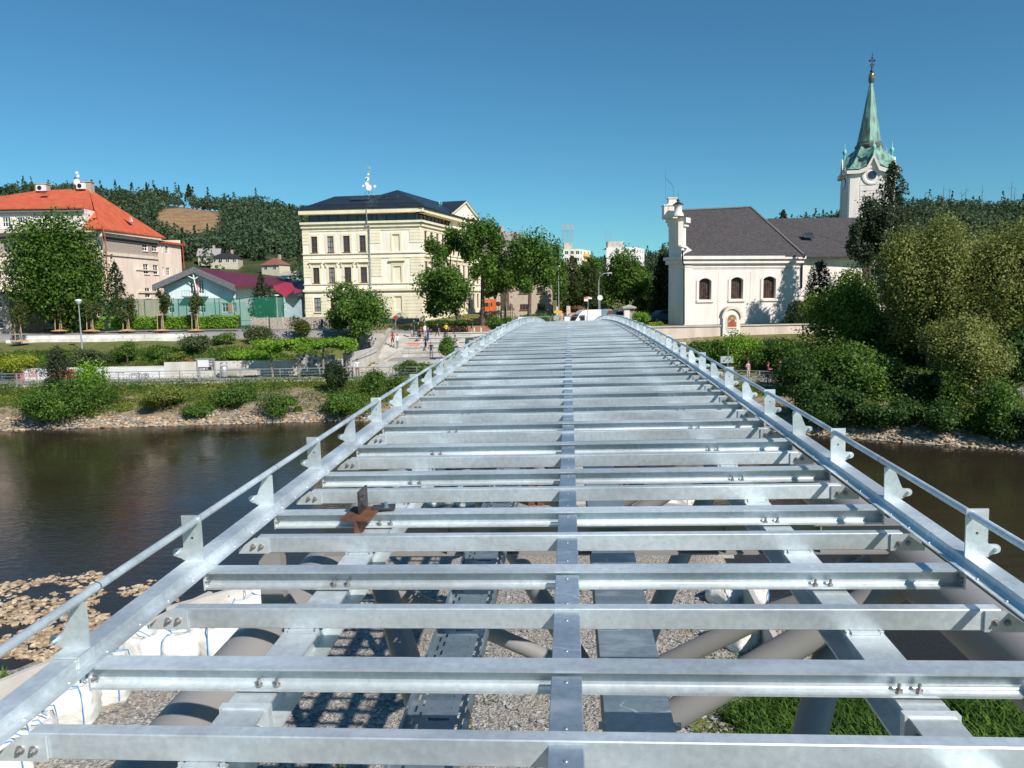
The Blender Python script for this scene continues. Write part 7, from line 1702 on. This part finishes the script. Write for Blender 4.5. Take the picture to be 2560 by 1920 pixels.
shrub('rust brown shrub behind the garden wall', (1425, 764, 1462, 784), 102.5, 'brown', 1600, .16); shrub('second rust brown shrub nearer the curved lamp', (1505, 768, 1535, 786), 102.5, 'brown', 1200, .16); shrub('clipped dark hedge behind the van roof', (1458, 752, 1512, 780), 104, 'conifer', 3800, .17)
gpn = thing('gate_pillar', 'pair of pale pink gate posts left of the brown shrub', 'pillar', P(1411, 784, 100.5)); mb = MB(); mb.b2((-1.1, 0, -.3), (-.7, .4, .95)); mb.b2((.3, 0, -.3), (.8, .4, 1.0)); mb.build('post', mat('pink_post', (.60, .48, .40), .9), gpn)
# ================================================================== VEHICLES
van = thing('van', 'white high roof delivery van with dark blue rear panel and open rust coloured door', 'van', P(1470, 830, 86), 0); L_ = van.location
van.location.z = P(1470, 777, 86).z - 2.42; L_ = van.location
sx = 86 / 1900
def vx(x): return (x - 1470) * sx
mb = MB()
side = [(-2.65, .35), (-2.7, .75), (-2.55, 1.08), (-1.95, 1.2), (-1.35, 2.05), (-.95, 2.42), (-.5, 2.53), (1.25, 2.55), (1.25, .35)]
hw = .98
def vbody(side, m, y0, y1, top_in=.10):
    n_ = len(side); vs = []
    for y in (y0, y1):
        for x, z in side: s_ = max(0, (z - 1.1) / 1.45) * top_in; vs.append((x, y + (s_ if y == y0 else -s_), z))
    mb.add(vs, [(i, (i + 1) % n_, n_ + (i + 1) % n_, n_ + i) for i in range(n_)] + [tuple(range(n_ - 1, -1, -1)), tuple(range(n_, 2 * n_))], m)
vbody(side, 0, -hw, hw); mb.build('body', CARWHITE, van)
mb = MB(); vbody([(1.252, .35), (1.252, 2.55), (2.45, 2.6), (2.75, 2.3), (2.75, .35)], 0, -hw + .02, hw - .02); mb.build('rear_body', BLUEG, van)
mb = MB(); mb.prism([(1.95, .5), (1.95, 2.1), (2.15, 2.42), (2.7, 2.35), (2.7, .5)], -hw - .03, -hw + .1, 'y'); mb.build('rear_door', mat('rust_red_door', (.14, .03, .02), .6), van)
mb = MB(); mb.add([(-1.92, -hw + .06, 1.24), (-1.92, hw - .06, 1.24), (-1.38, hw - .12, 2.02), (-1.38, -hw + .12, 2.02)], [(0, 1, 2, 3)]); mb.v = [(x - .02, y, z + .02) for x, y, z in mb.v]; mb.build('windscreen', GLASS, van)
mb = MB(); mb.prism([(-1.75, 1.18), (-1.3, 1.95), (-.72, 1.98), (-.72, 1.15)], -hw - .0, -hw + .06, 'y'); mb.v = [(x, y - .004 if y < -hw + .03 else y, z) for x, y, z in mb.v]; mb.build('side_window', GLASS, van)
for s_ in (-1, 1):
    for x in (-1.75, 1.6): mb = MB(); mb.tube((x, s_ * (hw - .2), .36), (x, s_ * (hw + .01), .36), .36, n=20); w_ = mb.build('wheel', TYRE, van); mb = MB(); mb.tube((x, s_ * (hw + .011), .36), (x, s_ * (hw + .02), .36), .2, n=14); mb.build('rim', GREYM, w_)
    mb = MB(); mb.box((-2.62, s_ * .72, .92), (.12, .34, .2)); mb.build('headlight', GLASS, van)
van.rotation_euler = (0, 0, R(14)); van.location = L_
tk = thing('truck', 'orange municipal lorry with dark windscreen parked beside the cream school', 'truck', P(1222, 795, 108)); L_ = tk.location
def tkp(x, y): return P(*z5(x, y), 108) - L_
a, c_ = tkp(117, 912), tkp(180, 800); 
mb = MB(); mb.b2((a.x, 0, .5), (c_.x, 2.2, c_.z)); mb.build('cab', ORANGE, tk); mb = MB(); p, q_ = tkp(118, 845), tkp(168, 806); mb.b2((p.x, -.03, p.z), (q_.x, -.002, q_.z)); mb.build('windscreen', GLASS, tk)
mb = MB(); p, q_ = tkp(120, 798), tkp(242, 770); e_ = tkp(242, 900); mb.b2((c_.x + .1, .6, .9), (q_.x, 7, q_.z)); mb.b2((a.x, .3, p.z), (c_.x + .09, 2.6, q_.z)); mb.build('body', mat('orange_body', (.6, .13, .03), .5), tk)
mb = MB(); mb.b2((a.x + .05, -.05, .3), (c_.x, -.001, .75)); mb.build('bumper', BLACK, tk); mb = MB(); mb.b2((a.x + .35, -.07, .45), (a.x + .75, -.051, .62)); mb.build('number_plate', WHITE, tk)
for x in (a.x + .15, c_.x - .5): mb = MB(); mb.b2((x, -.04, .85), (x + .35, -.001, 1.02)); mb.build('headlight', WHITE, tk)
for x, y in ((a.x + .1, .8), (c_.x + .2, 4.5)): mb = MB(); mb.tube((c_.x + .0, y, .45), (c_.x + .3, y, .45), .45, n=18); mb.tube((a.x - .0, y, .45), (a.x + .3, y, .45), .45, n=18); mb.build('wheel', TYRE, tk)
mb = MB(); p = tkp(190, 830); mb.b2((p.x, -.2, p.z - .2), (p.x + .2, .0, p.z + .35)); mb.build('mirror', BLACK, tk)
def car(label, loc, rz, m, sc_=1):
    t = thing('car', label, 'car', loc, rz)
    mb = MB(); w = .87
    prof = [(-2.1, .3), (-2.12, .65), (-1.95, .82), (-1.1, .92), (1.75, .95), (2.1, .85), (2.12, .3)]
    mb.prism(prof, -w, w, 'y'); cab = [(-1.1, .921), (-.45, 1.42), (.9, 1.45), (1.6, .951)]; n_ = 4; vs = [(x, y * (1 - .16 * (z > 1)), z) for y in (-w + .04, w - .04) for x, z in cab]; mb.add(vs, [(0, 1, 5, 4), (1, 2, 6, 5), (2, 3, 7, 6), (3, 2, 1, 0), (4, 5, 6, 7)]); mb.build('body', m, t)
    mb = MB()
    for s_ in (-1, 1): mb.add([(x, s_ * (w - .03 - .135 * (z - .95) / .5) , z) for x, z in ((-.95, .98), (-.42, 1.36), (.85, 1.39), (1.4, .99))], [(0, 1, 2, 3)])
    mb.add([(-1.02 - .02, y, 1.0) for y in (-.7, .7)] + [(-.52, y, 1.39) for y in (.62, -.62)], [(0, 1, 2, 3)]); mb.build('car_window', GLASS, t, fix=False)
    for x in (-1.3, 1.3):
        for s_ in (-1, 1): mb = MB(); mb.tube((x, s_ * (w - .15), .32), (x, s_ * (w + .02), .32), .32, n=18); q_ = mb.build('wheel', TYRE, t); mb = MB(); mb.tube((x, s_ * (w + .021), .32), (x, s_ * (w + .03), .32), .19, n=12); mb.build('rim', GREYM, q_)
    for s_ in (-1, 1): mb = MB(); mb.box((2.1, s_ * .6, .7), (.08, .3, .15)); mb.build('tail_light', REDP, t)
    return t
car('blue grey car parked in deep shade beside the church end', P(1655, 806, 90), .4, mat('blue_grey_paint', (.10, .14, .20), .3, .3, .05, 2)); car('dark blue car roof just visible above the right bridge railing', P(1553, 806, 86), .2, mat('dark_blue_paint', (.02, .03, .09), .3, .2, .05, 2))
# bicycles with riders on the right promenade
def bicycle(label, loc, rz):
    t = thing('bicycle', label, 'bicycle', loc, rz)
    for x in (-.52, .52):
        mb = MB(); mb.path([(x + .33 * math.cos(R(a)), 0, .34 + .33 * math.sin(R(a))) for a in range(0, 361, 20)], .022, 6); w_ = mb.build('wheel', TYRE, t); mb = MB()
        for a in range(0, 180, 30): mb.tube((x - .32 * math.cos(R(a)), 0, .34 - .32 * math.sin(R(a))), (x + .32 * math.cos(R(a)), 0, .34 + .32 * math.sin(R(a))), .003, n=3)
        mb.build('spoke', GREYM, w_)
    mb = MB(); 
    for a, c_ in (((-.52, .34), (-.1, .3)), ((-.52, .34), (-.15, .8)), ((-.1, .3), (-.18, .92)), ((-.1, .3), (.36, .75)), ((-.15, .8), (.34, .82)), ((.52, .34), (.32, .98))): mb.tube((a[0], 0, a[1]), (c_[0], 0, c_[1]), .018)
    mb.build('frame', BLACK, t); mb = MB(); mb.path([(.3, -.28, .98), (.34, 0, 1.0), (.3, .28, .98)], .014); mb.build('handlebar', BLACK, t); mb = MB(); mb.box((-.2, 0, .95), (.25, .12, .05)); mb.build('saddle', BLACK, t)
    return t
bz = PROM + .02
def prompt(x, off): X = ray(x, 930).x * 62; Y = railY(X) + off; X = ray(x, 930).x * Y; return Vector((X, railY(X) + off, bz))
B1_ = prompt(1939, .9); B2_ = prompt(1962, .9)
bicycle('black bicycle leaning at the railing under the left rider', B1_ - Vector((.55, 0, 0)), .05); bicycle('dark bicycle behind the rider with the pale cap', B2_ - Vector((0, 0, 0)), -.1)
# ================================================================== PEOPLE
SKIN = mat('skin', (.55, .33, .24), .6, 0, .04, 5); SHOEW = mat('white_shoe', (.7, .7, .68), .6); SHOEB = mat('dark_shoe', (.03, .03, .035), .6)
CL = {}
def cloth(c):
    T = dict(black=(.012, .012, .015), white=(.72, .72, .72), grey=(.22, .22, .24), green=(.02, .12, .07), khaki=(.16, .18, .13), yellow=(.78, .55, .02), blue=(.03, .08, .25), jeans=(.05, .08, .15), red=(.35, .02, .04), pink=(.6, .35, .38), brown=(.2, .1, .06), lgrey=(.42, .42, .40), sage=(.30, .33, .26), navy=(.02, .03, .07))
    if c not in CL: CL[c] = mat('cloth_' + c, T[c], .9, 0, .12, 8, bump=.2, bscale=30)
    return CL[c]
def person(label, feet, rz, h=1.62, top='black', bot='black', legs='long', sleeve='long', pose='stand', hair=(.04, .025, .015), group=None, shoes=None, seed=0, hairlen=0):
    r = random.Random(seed); t = thing('person', label, 'person', feet, rz, group); s = h / 1.7
    J = {}
    J['pel'] = (0, 0, .94); J['wai'] = (0, 0, 1.08); J['che'] = (0, 0, 1.28); J['neck'] = (0, .01, 1.46); J['head0'] = (0, -.01, 1.54); J['head'] = (0, -.02, 1.62); J['crown'] = (0, -.0, 1.69)
    st = dict(stand=.05, walk=.24, crouch=.12, sit=.0)[pose]
    for sd, k in ((-1, 'l'), (1, 'r')):
        ph = sd
        J['hip' + k] = (sd * .09, 0, .90); J['kne' + k] = (sd * .10, -.04 - ph * st * .5, .49); J['ank' + k] = (sd * .10, ph * -st, .09); J['toe' + k] = (sd * .12, ph * -st - .17, .03)
        J['sho' + k] = (sd * .17, 0, 1.40); J['elb' + k] = (sd * .24, .03 + ph * st * .3, 1.13); J['wri' + k] = (sd * .25, -.05 + ph * st * .9, .90); J['palm' + k] = (sd * .25, -.06 + ph * st * .95, .83)
        if pose == 'stand' and r.random() < .5: J['wri' + k] = (sd * .13, -.22, 1.15); J['palm' + k] = (sd * .08, -.27, 1.16)
    if pose == 'crouch':
        for k_ in list(J):
            if k_[:3] in ('wai', 'che', 'nec', 'hea', 'cro', 'sho', 'elb', 'wri', 'pal'):
                x, y, z = J[k_]; d = z - .94; a = 1.15; J[k_] = (x, y * math.cos(a) - d * math.sin(a), .94 + d * math.cos(a) * .9)
        for k in 'lr': x = J['sho' + k][0]; S_ = J['sho' + k]; J['elb' + k] = (x * 1.1, S_[1] - .1, S_[2] - .25); J['wri' + k] = (x, S_[1] - .2, S_[2] - .45); J['palm' + k] = (x, S_[1] - .22, S_[2] - .52)
    if pose == 'sit':
        for k_ in list(J):
            if k_[:3] not in ('kne', 'ank', 'toe'): x, y, z = J[k_]; J[k_] = (x, y, z - .46)
        for k, sd in (('l', -1), ('r', 1)): J['kne' + k] = (sd * .12, -.42, .48); J['ank' + k] = (sd * .12, -.45, .09); J['toe' + k] = (sd * .13, -.62, .03); J['wri' + k] = (sd * .14, -.25, .62); J['palm' + k] = (sd * .12, -.32, .60)
    E = [('pel', 'wai'), ('wai', 'che'), ('che', 'neck'), ('neck', 'head0'), ('head0', 'head'), ('head', 'crown')]
    for k in 'lr': E += [('pel', 'hip' + k), ('hip' + k, 'kne' + k), ('kne' + k, 'ank' + k), ('ank' + k, 'toe' + k), ('che', 'sho' + k), ('sho' + k, 'elb' + k), ('elb' + k, 'wri' + k), ('wri' + k, 'palm' + k)]
    for k in 'lr':
        p, w_ = Vector(J['palm' + k]), Vector(J['wri' + k]); d = (p - w_).normalized(); sd_ = d.orthogonal().normalized()
        for i in range(5):
            o_ = (i - 1.5) * .02; L_ = (.055, .08, .085, .078, .062)[i]; q = p + sd_ * o_ + d * L_ if i else p + sd_ * -.05 + d * .02
            J['f%d%s' % (i, k)] = tuple(q + Vector((0, -.012, 0))); E.append(('palm' + k, 'f%d%s' % (i, k)))
    RD = dict(pel=.13, wai=.115, che=.135, neck=.055, head0=.075, head=.098, crown=.06, hip=.085, kne=.055, ank=.042, toe=.035, sho=.062, elb=.042, wri=.028, pal=.032)
    names = list(J); me = bpy.data.meshes.new('body'); me.from_pydata([tuple(Vector(J[k]) * s) for k in names], [(names.index(a), names.index(b_)) for a, b_ in E], [])
    o = bpy.data.objects.new('body', me); COL.objects.link(o); md = o.modifiers.new('s', 'SKIN'); md.use_smooth_shade = True; md.branch_smoothing = .5
    for i, k in enumerate(names):
        q = .009 if k[0] == 'f' and k[1].isdigit() else RD.get(k) or RD.get(k[:3]); v = me.skin_vertices[0].data[i]; v.radius = (q * s, q * s * (.8 if k in ('che', 'wai', 'pel') else 1)); v.use_root = (k == 'pel')
    sb = o.modifiers.new('d', 'SUBSURF'); sb.levels = 1
    dg = bpy.context.evaluated_depsgraph_get(); m2_ = bpy.data.meshes.new_from_object(o.evaluated_get(dg)); bpy.data.objects.remove(o)
    b_ = bpy.data.objects.new('body', m2_); COL.objects.link(b_); b_.parent = t
    m2_.materials.clear()
    for q in (SKIN, cloth(top), cloth(bot), shoes or SHOEW): m2_.materials.append(q)
    segs = [(Vector(J[a]) * s, Vector(J[c_]) * s, a, c_) for a, c_ in E]
    for p in m2_.polygons:
        c_ = p.center; best = min(segs, key=lambda g: (c_ - g[0].lerp(g[1], max(0, min(1, (c_ - g[0]).dot(g[1] - g[0]) / max(1e-6, (g[1] - g[0]).length_squared))))).length)
        a, e = best[2], best[3]; k = 0
        if a in ('pel',) and e == 'wai': k = 1
        elif a == 'wai' or (a == 'che'): k = 1 if e != 'neck' or c_.z < J['neck'][2] * s - .02 else 0
        elif a.startswith('sho'): k = 1
        elif a.startswith('elb'): k = 1 if sleeve == 'long' else 0
        elif e.startswith('hip'): k = 2
        elif a.startswith('hip'): k = 2
        elif a.startswith('kne'): k = 2 if legs == 'long' else 0
        elif a.startswith('ank'): k = 3
        p.material_index = k; p.use_smooth = True
    mb = MB(); H = Vector(J['head']) * s; 
    mb.lathe(H, [(.108 * s, -.05 - hairlen * .12), (.118 * s, .0), (.116 * s, .05), (.09 * s, .105), (.04 * s, .13), (0, .135)], 12); 
    mb.v = [(x, y + .018, z) for x, y, z in mb.v]; mb.f = [f for f in mb.f if not (min(mb.v[i][1] for i in f) < H.y - .06 and min(mb.v[i][2] for i in f) < H.z + .03)]
    mb.m = mb.m[:len(mb.f)]; mb.sm = mb.sm[:len(mb.f)]; mb.build('hair', mat('hair', hair, .7, 0, .2, 20), t)
    mb = MB(); f0 = H + Vector((0, -.09 * s, -.02))
    for x in (-.035, .035): mb.tube(f0 + Vector((x, .0, .012)), f0 + Vector((x, -.006, .012)), .012, n=8)
    mb.build('eye', BLACK, t); mb = MB(); mb.box(f0 + Vector((0, -.008, -.016)), (.024, .03, .04)); mb.box(f0 + Vector((0, .0, -.05)), (.045, .012, .012)); mb.build('nose', SKIN, t)
    return t
def zP(x, y): return 960 + x / 7.373, 790 + y / 7.373
def stepz(Y):
    if Y >= 90: return CZs
    k = int((90 - Y) / 2); return max(3.42, CZs - .42 * (k + 1))
def onstep(x, y, k, h=None):
    """feet seen at photo position, standing on tier k (0 = plaza)"""
    px_, py_ = zP(x, y); z = CZs if k == 0 else CZs - .42 * k
    if k == 9: z = 3.42
    v = G(px_, py_, z)
    if k == 0: v.y = min(max(v.y, 90.2), 92.3)
    else: v.y = min(max(v.y, 90 - 2 * k + .3), 92 - 2 * k - .3)
    d = ray(px_, py_); return Vector((d.x * v.y, v.y, z))
pp = [('person in dark green shirt and grey trousers standing arms folded at the plaza edge', 555, 325, 0, 2.6, 'green', 'grey', 'long', 'short', 'stand', 1.78),
 ('person in black shirt and pale grey shorts seen from behind with a white print', 507, 410, 1, 3.1, 'black', 'lgrey', 'short', 'short', 'stand', 1.6),
 ('slim person all in black standing beside the seated white hoodie', 636, 398, 1, 1.2, 'black', 'black', 'long', 'long', 'stand', 1.75),
 ('person in white top with a red backpack strap on the plaza', 745, 322, 0, 2.0, 'white', 'navy', 'long', 'short', 'stand', 1.72),
 ('person in white hoodie leaning forward on the steps', 760, 400, 1, .8, 'white', 'lgrey', 'long', 'long', 'walk', 1.62),
 ('person in blue sports shirt and blue trousers on the second tier', 815, 472, 2, -.6, 'blue', 'blue', 'long', 'short', 'stand', 1.6),
 ('person crouching forward in grey and white shirt on the second tier', 658, 478, 2, 1.0, 'grey', 'black', 'short', 'short', 'crouch', 1.6),
 ('person in black shorts and dark shirt walking down the lowest tier', 768, 605, 4, 2.8, 'navy', 'black', 'short', 'short', 'walk', 1.65),
 ('person in open black jacket and jeans at the railing below the steps', 868, 640, 5, .2, 'black', 'jeans', 'long', 'long', 'walk', 1.62),
 ('person in black top and trousers walking left with bright shoes', 980, 398, 1, 1.5, 'black', 'black', 'long', 'long', 'walk', 1.62),
 ('person in bright yellow hoodie and black trousers seen from behind', 1148, 385, 1, 3.0, 'yellow', 'black', 'long', 'long', 'stand', 1.62),
 ('person in sage green hoodie and black trousers striding right on the plaza', 1515, 322, 0, 1.4, 'sage', 'black', 'long', 'long', 'walk', 1.68),
 ('person in black hoodie with bare legs walking on the plaza', 1620, 320, 0, -1.2, 'black', 'black', 'short', 'long', 'stand', 1.72),
 ('person in black shorts and dark red shirt climbing the narrow stair', 162, 550, 8, 3.4, 'red', 'black', 'short', 'short', 'walk', 1.62),
 ('person in white hoodie and grey trousers climbing the narrow stair', 252, 600, 8, 3.1, 'white', 'grey', 'long', 'long', 'walk', 1.62),
 ('person in grey shirt sitting behind the leafy bush', 1310, 535, 3, -.5, 'grey', 'jeans', 'long', 'short', 'sit', 1.7),
 ('person in white shirt with black backpack sitting near the bridge railing', 1348, 625, 4, -.8, 'white', 'black', 'long', 'short', 'sit', 1.7)]
for i, (lb_, x, y, k, rz, tc_, bc, lg, sl_, po, h) in enumerate(pp):
    if k == 8:
        px_, py_ = zP(x, y); best = min((abs((CZs - 2.1 * (j + 1) / 20) - (CZ + ray(px_, py_).z * (89.75 - .5 * j))), j) for j in range(20))[1]; Y = 89.75 - .5 * best; f_ = Vector((ray(px_, py_).x * Y, Y, CZs - 2.1 * (best + 1) / 20))
    elif k == 5: f_ = Vector((ray(*zP(x, y)).x * 79.9, 79.9, 3.42))
    else: f_ = onstep(x, y, k)
    person(lb_, f_, rz, h, tc_, bc, lg, sl_, po, seed=i, shoes=SHOEB if i % 3 == 1 else None, hair=[(.03, .02, .015), (.12, .07, .03), (.25, .16, .07)][i % 3], hairlen=i % 2)
f_ = Vector((P(894, 930, 71).x, 70.9, PROM + .02)); person('person in white top and brown trousers walking at the foot of the lower stair', f_, .3, 1.68, 'white', 'brown', 'long', 'long', 'walk', seed=40)
person('rider in red shirt standing over a bicycle at the shaded railing', B1_ + Vector((-.45, .15, 0)), 1.4, 1.75, 'red', 'black', 'short', 'short', 'stand', seed=41); person('rider with pale red cap beside the second bicycle', B2_ + Vector((-.1, .35, 0)), 1.2, 1.75, 'grey', 'navy', 'short', 'short', 'stand', seed=42, hair=(.4, .12, .08))
f_ = prompt(1866, 3.2); person('person in pale clothes standing by the rock face right of the bridge', f_, .5, 1.65, 'pink', 'lgrey', 'long', 'short', 'stand', seed=43)
# ================================================================== BUILDING SITE UNDER THE DECK
PGZ = .5
BAGM = mat('woven_bag', (.70, .68, .63), .75, 0, .08, 3, bump=.5, bscale=7); STRAP = mat('blue_strap', (.10, .32, .60), .6); SAND = mat('bag_sand', (.30, .20, .11), .95, 0, .25, 6, bump=.5)
def bagmesh(seed, sag=.0):
    r = random.Random(seed); me = bmesh.new(); bmesh.ops.create_cube(me, size=1); bmesh.ops.subdivide_edges(me, edges=me.edges, cuts=9, use_grid_fill=True)
    for v in me.verts:
        x, y, z = v.co; zz__ = z + .5; bl = 1 + .14 * math.sin(math.pi * min(1, zz__)) ; c_ = 1 - .10 * (abs(x) * 2) ** 3 * (abs(y) * 2) ** 3
        top = max(0, zz__ - .8) / .2; ru = noise.noise(Vector((x * 5 + seed, y * 5, z * 5))) * .05 + noise.noise(Vector((x * 14 + seed, y * 14, z * 9))) * .022
        v.co = Vector((x * bl * c_ * (1 - .16 * top), y * bl * c_ * (1 - .16 * top), zz__ * (1 - sag) - .12 * (1 - min(1, (x * x + y * y) * 5)) * (top > .6) + (.07 * noise.noise(Vector((x * 6, y * 6, seed))) if top > .5 else 0))) * .95 + Vector((x, y, 0)) * ru * 2
    ms = bpy.data.meshes.new('bag_body'); me.to_mesh(ms); me.free(); ms.materials.append(BAGM); ms.polygons.foreach_set('use_smooth', [True] * len(ms.polygons)); return ms
bagms = [bagmesh(i, [0, .12, .25][i % 3]) for i in range(4)]
smb = MB()
for sx_, sy_ in ((-1, -1), (1, 1)):
    x0, y0 = sx_ * .43, sy_ * .43; k = 1.115
    q = [(x0 * k * (.96 + .1 * math.sin(math.pi * t)), y0 * k * (.96 + .1 * math.sin(math.pi * t)), t * .92) for t in (0, .25, .5, .75, 1)] + [(x0 * .75, y0 * .75, 1.0), (x0 * .3, y0 * .75, 1.03)]
    smb.path(q, .016, 5)
for s_ in (1,): smb.path([(s_ * .33, -.525, .15), (s_ * .34, -.575, .5), (s_ * .3, -.50, .9), (s_ * .18, -.32, 1.0), (s_ * .05, -.25, .97)], .016, 5)
smb.path([(-.3, .1, .93), (-.1, .2, 1.08), (.15, .1, 1.02), (.35, -.1, .95)], .014, 5)
bags = [((190, 1800), 'big'), ((268, 1745), 0), ((85, 1885), 1), ((10, 1960), 2), ((366, 1665), 3), ((455, 1650), 0), ((530, 1632), 1), ((560, 1590), 2), ((605, 1545), 3), ((650, 1515), 0), ((1085, 1262), 1), ((1120, 1258), 2), ((1160, 1260), 3), ((1205, 1256), 0), ((1245, 1254), 1), ((1700, 1262), 2), ((1735, 1258), 3), ((1660, 1266), 0), ((1765, 1330), 1), ((1815, 1505), 2), ((1870, 1500), 3), ((1845, 1615), 0), ((1560, 1262), 1)]
near_ = ['leftmost', 'second', 'third', 'fourth', 'fifth', 'sixth', 'seventh', 'eighth', 'ninth', 'tenth']
strap0 = None
for i, ((x, y), k) in enumerate(bags):
    p = G(x, y, PGZ); k = 0 if k == 'big' else k
    lb_ = {0: 'plump white bulk bag with blue strap against the barrier near the lower left corner', 1: 'full white bulk bag just right of the plump corner bag', 2: 'partly hidden white bulk bag behind the first crossbeam at the left', 3: 'white bulk bag cut by the left edge girder', 4: 'slumped white bulk bag with blue loop below the left chord tube', 5: 'white bulk bag standing between the slumped bag and the open sandy one', 6: 'torn white bulk bag showing brown sand at the top', 7: 'small white bag behind the torn sandy bag', 8: 'crumpled white bag with blue ties further up the left barrier', 9: 'topmost crumpled bag at the left barrier end', 19: 'crumpled white and blue bag at the right barrier', 20: 'second crumpled bag touching the right barrier', 21: 'half hidden white bag behind the right diagonal tube', 18: 'small bag at the right tip of the gravel pad'}.get(i, 'white bulk bag in the distant row at the tip of the gravel pad')
    t = thing('bulk_bag', lb_, 'bulk bag', p, i * .7 if i > 3 else .25 + i * .12, 'white bulk bags around the gravel pad')
    o = bpy.data.objects.new('bag_body', bagms[k]); COL.objects.link(o); o.parent = t
    if strap0 is None: strap0 = smb.build('strap', STRAP, t)
    else: link_copy(strap0, t)
    s_ = .90 + .08 * math.sin(i * 2.3); t.scale = (s_, s_, s_ * (1 if i < 7 else .8))
    if i == 6: mb = MB(); mb.lathe((.0, -.25, .66), [(.34, 0), (.30, .18), (.14, .3), (0, .33)], 12); mb.build('sand', SAND, t)
# concrete barriers
bm_ = MB(); bm_.prism([(-.3, 0), (.3, 0), (.3, .06), (.09, .3), (.07, .95), (-.07, .95), (-.09, .3), (-.3, .06)], -1.48, 1.48, 'x')
bar0 = None
def barline(pts, lb_):
    global bar0
    for a, c_ in zip(pts, pts[1:]):
        a, c_ = Vector(a), Vector(c_); n_ = max(1, round((c_ - a).length / 3)); 
        for k in range(n_):
            p = a.lerp(c_, (k + .5) / n_); rz = math.atan2(c_.y - a.y, c_.x - a.x)
            if bar0 is None: bar0 = bm_.build('concrete_barrier', CONC2, None, (p.x, p.y, PGZ - .1), rz); tag(bar0, lb_, 'barrier', 'concrete barriers around the gravel pad')
            else:
                o = link_copy(bar0, None, (p.x, p.y, PGZ - .1), (0, 0, rz)); o['label'] = lb_
g_ = lambda x, y: tuple(G(x, y, PGZ + .85).xy)
barline([g_(-60, 1725), g_(133, 1648), g_(353, 1562), g_(486, 1498), g_(610, 1464)], 'pale concrete barrier segment along the left edge of the gravel pad')
barline([g_(1965, 1640), g_(1890, 1500), g_(1855, 1430)], 'pale concrete barrier segment beside the right chord tube')
barline([g_(1815, 1330), g_(1785, 1270), g_(1560, 1245)], 'pale concrete barrier segment at the far tip of the gravel pad')
for x, lb_ in ((1362, 'rusty sheet pile box left of the centre strip'), (1580, 'rusty sheet pile box right of the duct cover')):
    p = G(x, 1262, PGZ); t = thing('sheet_pile', lb_, 'sheet pile', p); mb = MB()
    for k in range(4): mb.prism([(-.8 + k * .4, 0), (-.72 + k * .4, -.15), (-.52 + k * .4, -.15), (-.44 + k * .4, 0), (-.46 + k * .4, .03), (-.53 + k * .4, -.12), (-.71 + k * .4, -.12), (-.78 + k * .4, .03)], 0, 1.5, 'z')
    mb.build('pile', RUST, t)
# loose stones: river bar, shoreline, gravel
def stones(name, label, fn, n, s0, s1, mats, seed, zoff=.3, floor=-9):
    r = np.random.default_rng(seed); mb = MB(); ico = bmesh.new(); bmesh.ops.create_icosphere(ico, subdivisions=1, radius=1); V = np.array([v.co[:] for v in ico.verts]); Fc = [tuple(v.index for v in f.verts) for f in ico.faces]; ico.free()
    c = 0; VV = []; FF = []; MI = []
    for _ in range(n * 6):
        if c >= n: break
        x, y, ok = fn(r)
        if not ok: continue
        s = s0 + (s1 - s0) * r.uniform() ** 3; h_ = max(GROUNDH(x, y), floor); a = r.uniform(0, 6.28)
        q = V * (1 + .22 * r.normal(size=(len(V), 1))) * np.array([s * r.uniform(.8, 1.5), s, s * r.uniform(.35, .7)]); ca_, sa_ = math.cos(a), math.sin(a)
        q = np.stack([q[:, 0] * ca_ - q[:, 1] * sa_ + x, q[:, 0] * sa_ + q[:, 1] * ca_ + y, q[:, 2] + h_ + s * zoff], -1)
        FF += [tuple(i + c * len(V) for i in f) for f in Fc]; MI += [c % len(mats)] * len(Fc); VV.append(q); c += 1
    me = bpy.data.meshes.new(name); me.from_pydata(np.concatenate(VV).tolist(), [], FF)
    for q in mats: me.materials.append(q)
    me.polygons.foreach_set('material_index', MI); o = bpy.data.objects.new(name, me); COL.objects.link(o); kind(o, 'stuff'); o['label'] = label; return o
ST = [mat('tan_stone', (.36, .275, .175), .9, 0, .25, 5, bump=.3), mat('pale_stone', (.44, .36, .25), .9, 0, .2, 5, bump=.3), mat('brown_stone', (.26, .18, .11), .9, 0, .2, 5), mat('grey_stone', (.24, .23, .21), .9, 0, .2, 5)]
def f1(r):
    x = r.uniform(-34, -7.5); y = r.uniform(15.5, 31); h = GROUNDH(x, y); d = y - near_edge(x)
    return x, y, not inpad(x + .4, y) and h > -.32 and (nz(x, y, .5, 5) > -.26 + d * .035 + .25 * max(0, nz(x, y, 1.6, 8)))
stones('river_stones', 'tan stones lying in shallow water at the lower left', f1, 17000, .04, .125, ST[:2] + ST[:1] + ST[2:3], 1, floor=-.045)
def f2_(r): x = r.uniform(-46, 36); S = shoreY(x); return x, S + abs(r.normal()) * 1.0 - .25, True
stones('shore_stones', 'pale broken stones along the far water line', f2_, 8000, .06, .22, ST, 2)
def f3(r): x = r.uniform(6.5, 14); y = r.uniform(16, 21); return x, y, GROUNDH(x, y) > -.12
stones('pebble_bank', 'small pebbles at the water edge under the right chord', f3, 2500, .03, .10, ST, 3)
def f4(r): x = r.uniform(-11, 8); y = r.uniform(9, 24); return x, y, inpad(x, y)
stones('crushed_gravel', 'crushed grey and tan gravel scattered over the work pad', f4, 15000, .025, .075, [ST[3], mat('dark_gravel', (.16, .155, .15), .9), ST[3], mat('mid_gravel', (.34, .33, .31), .9), ST[3]], 4)
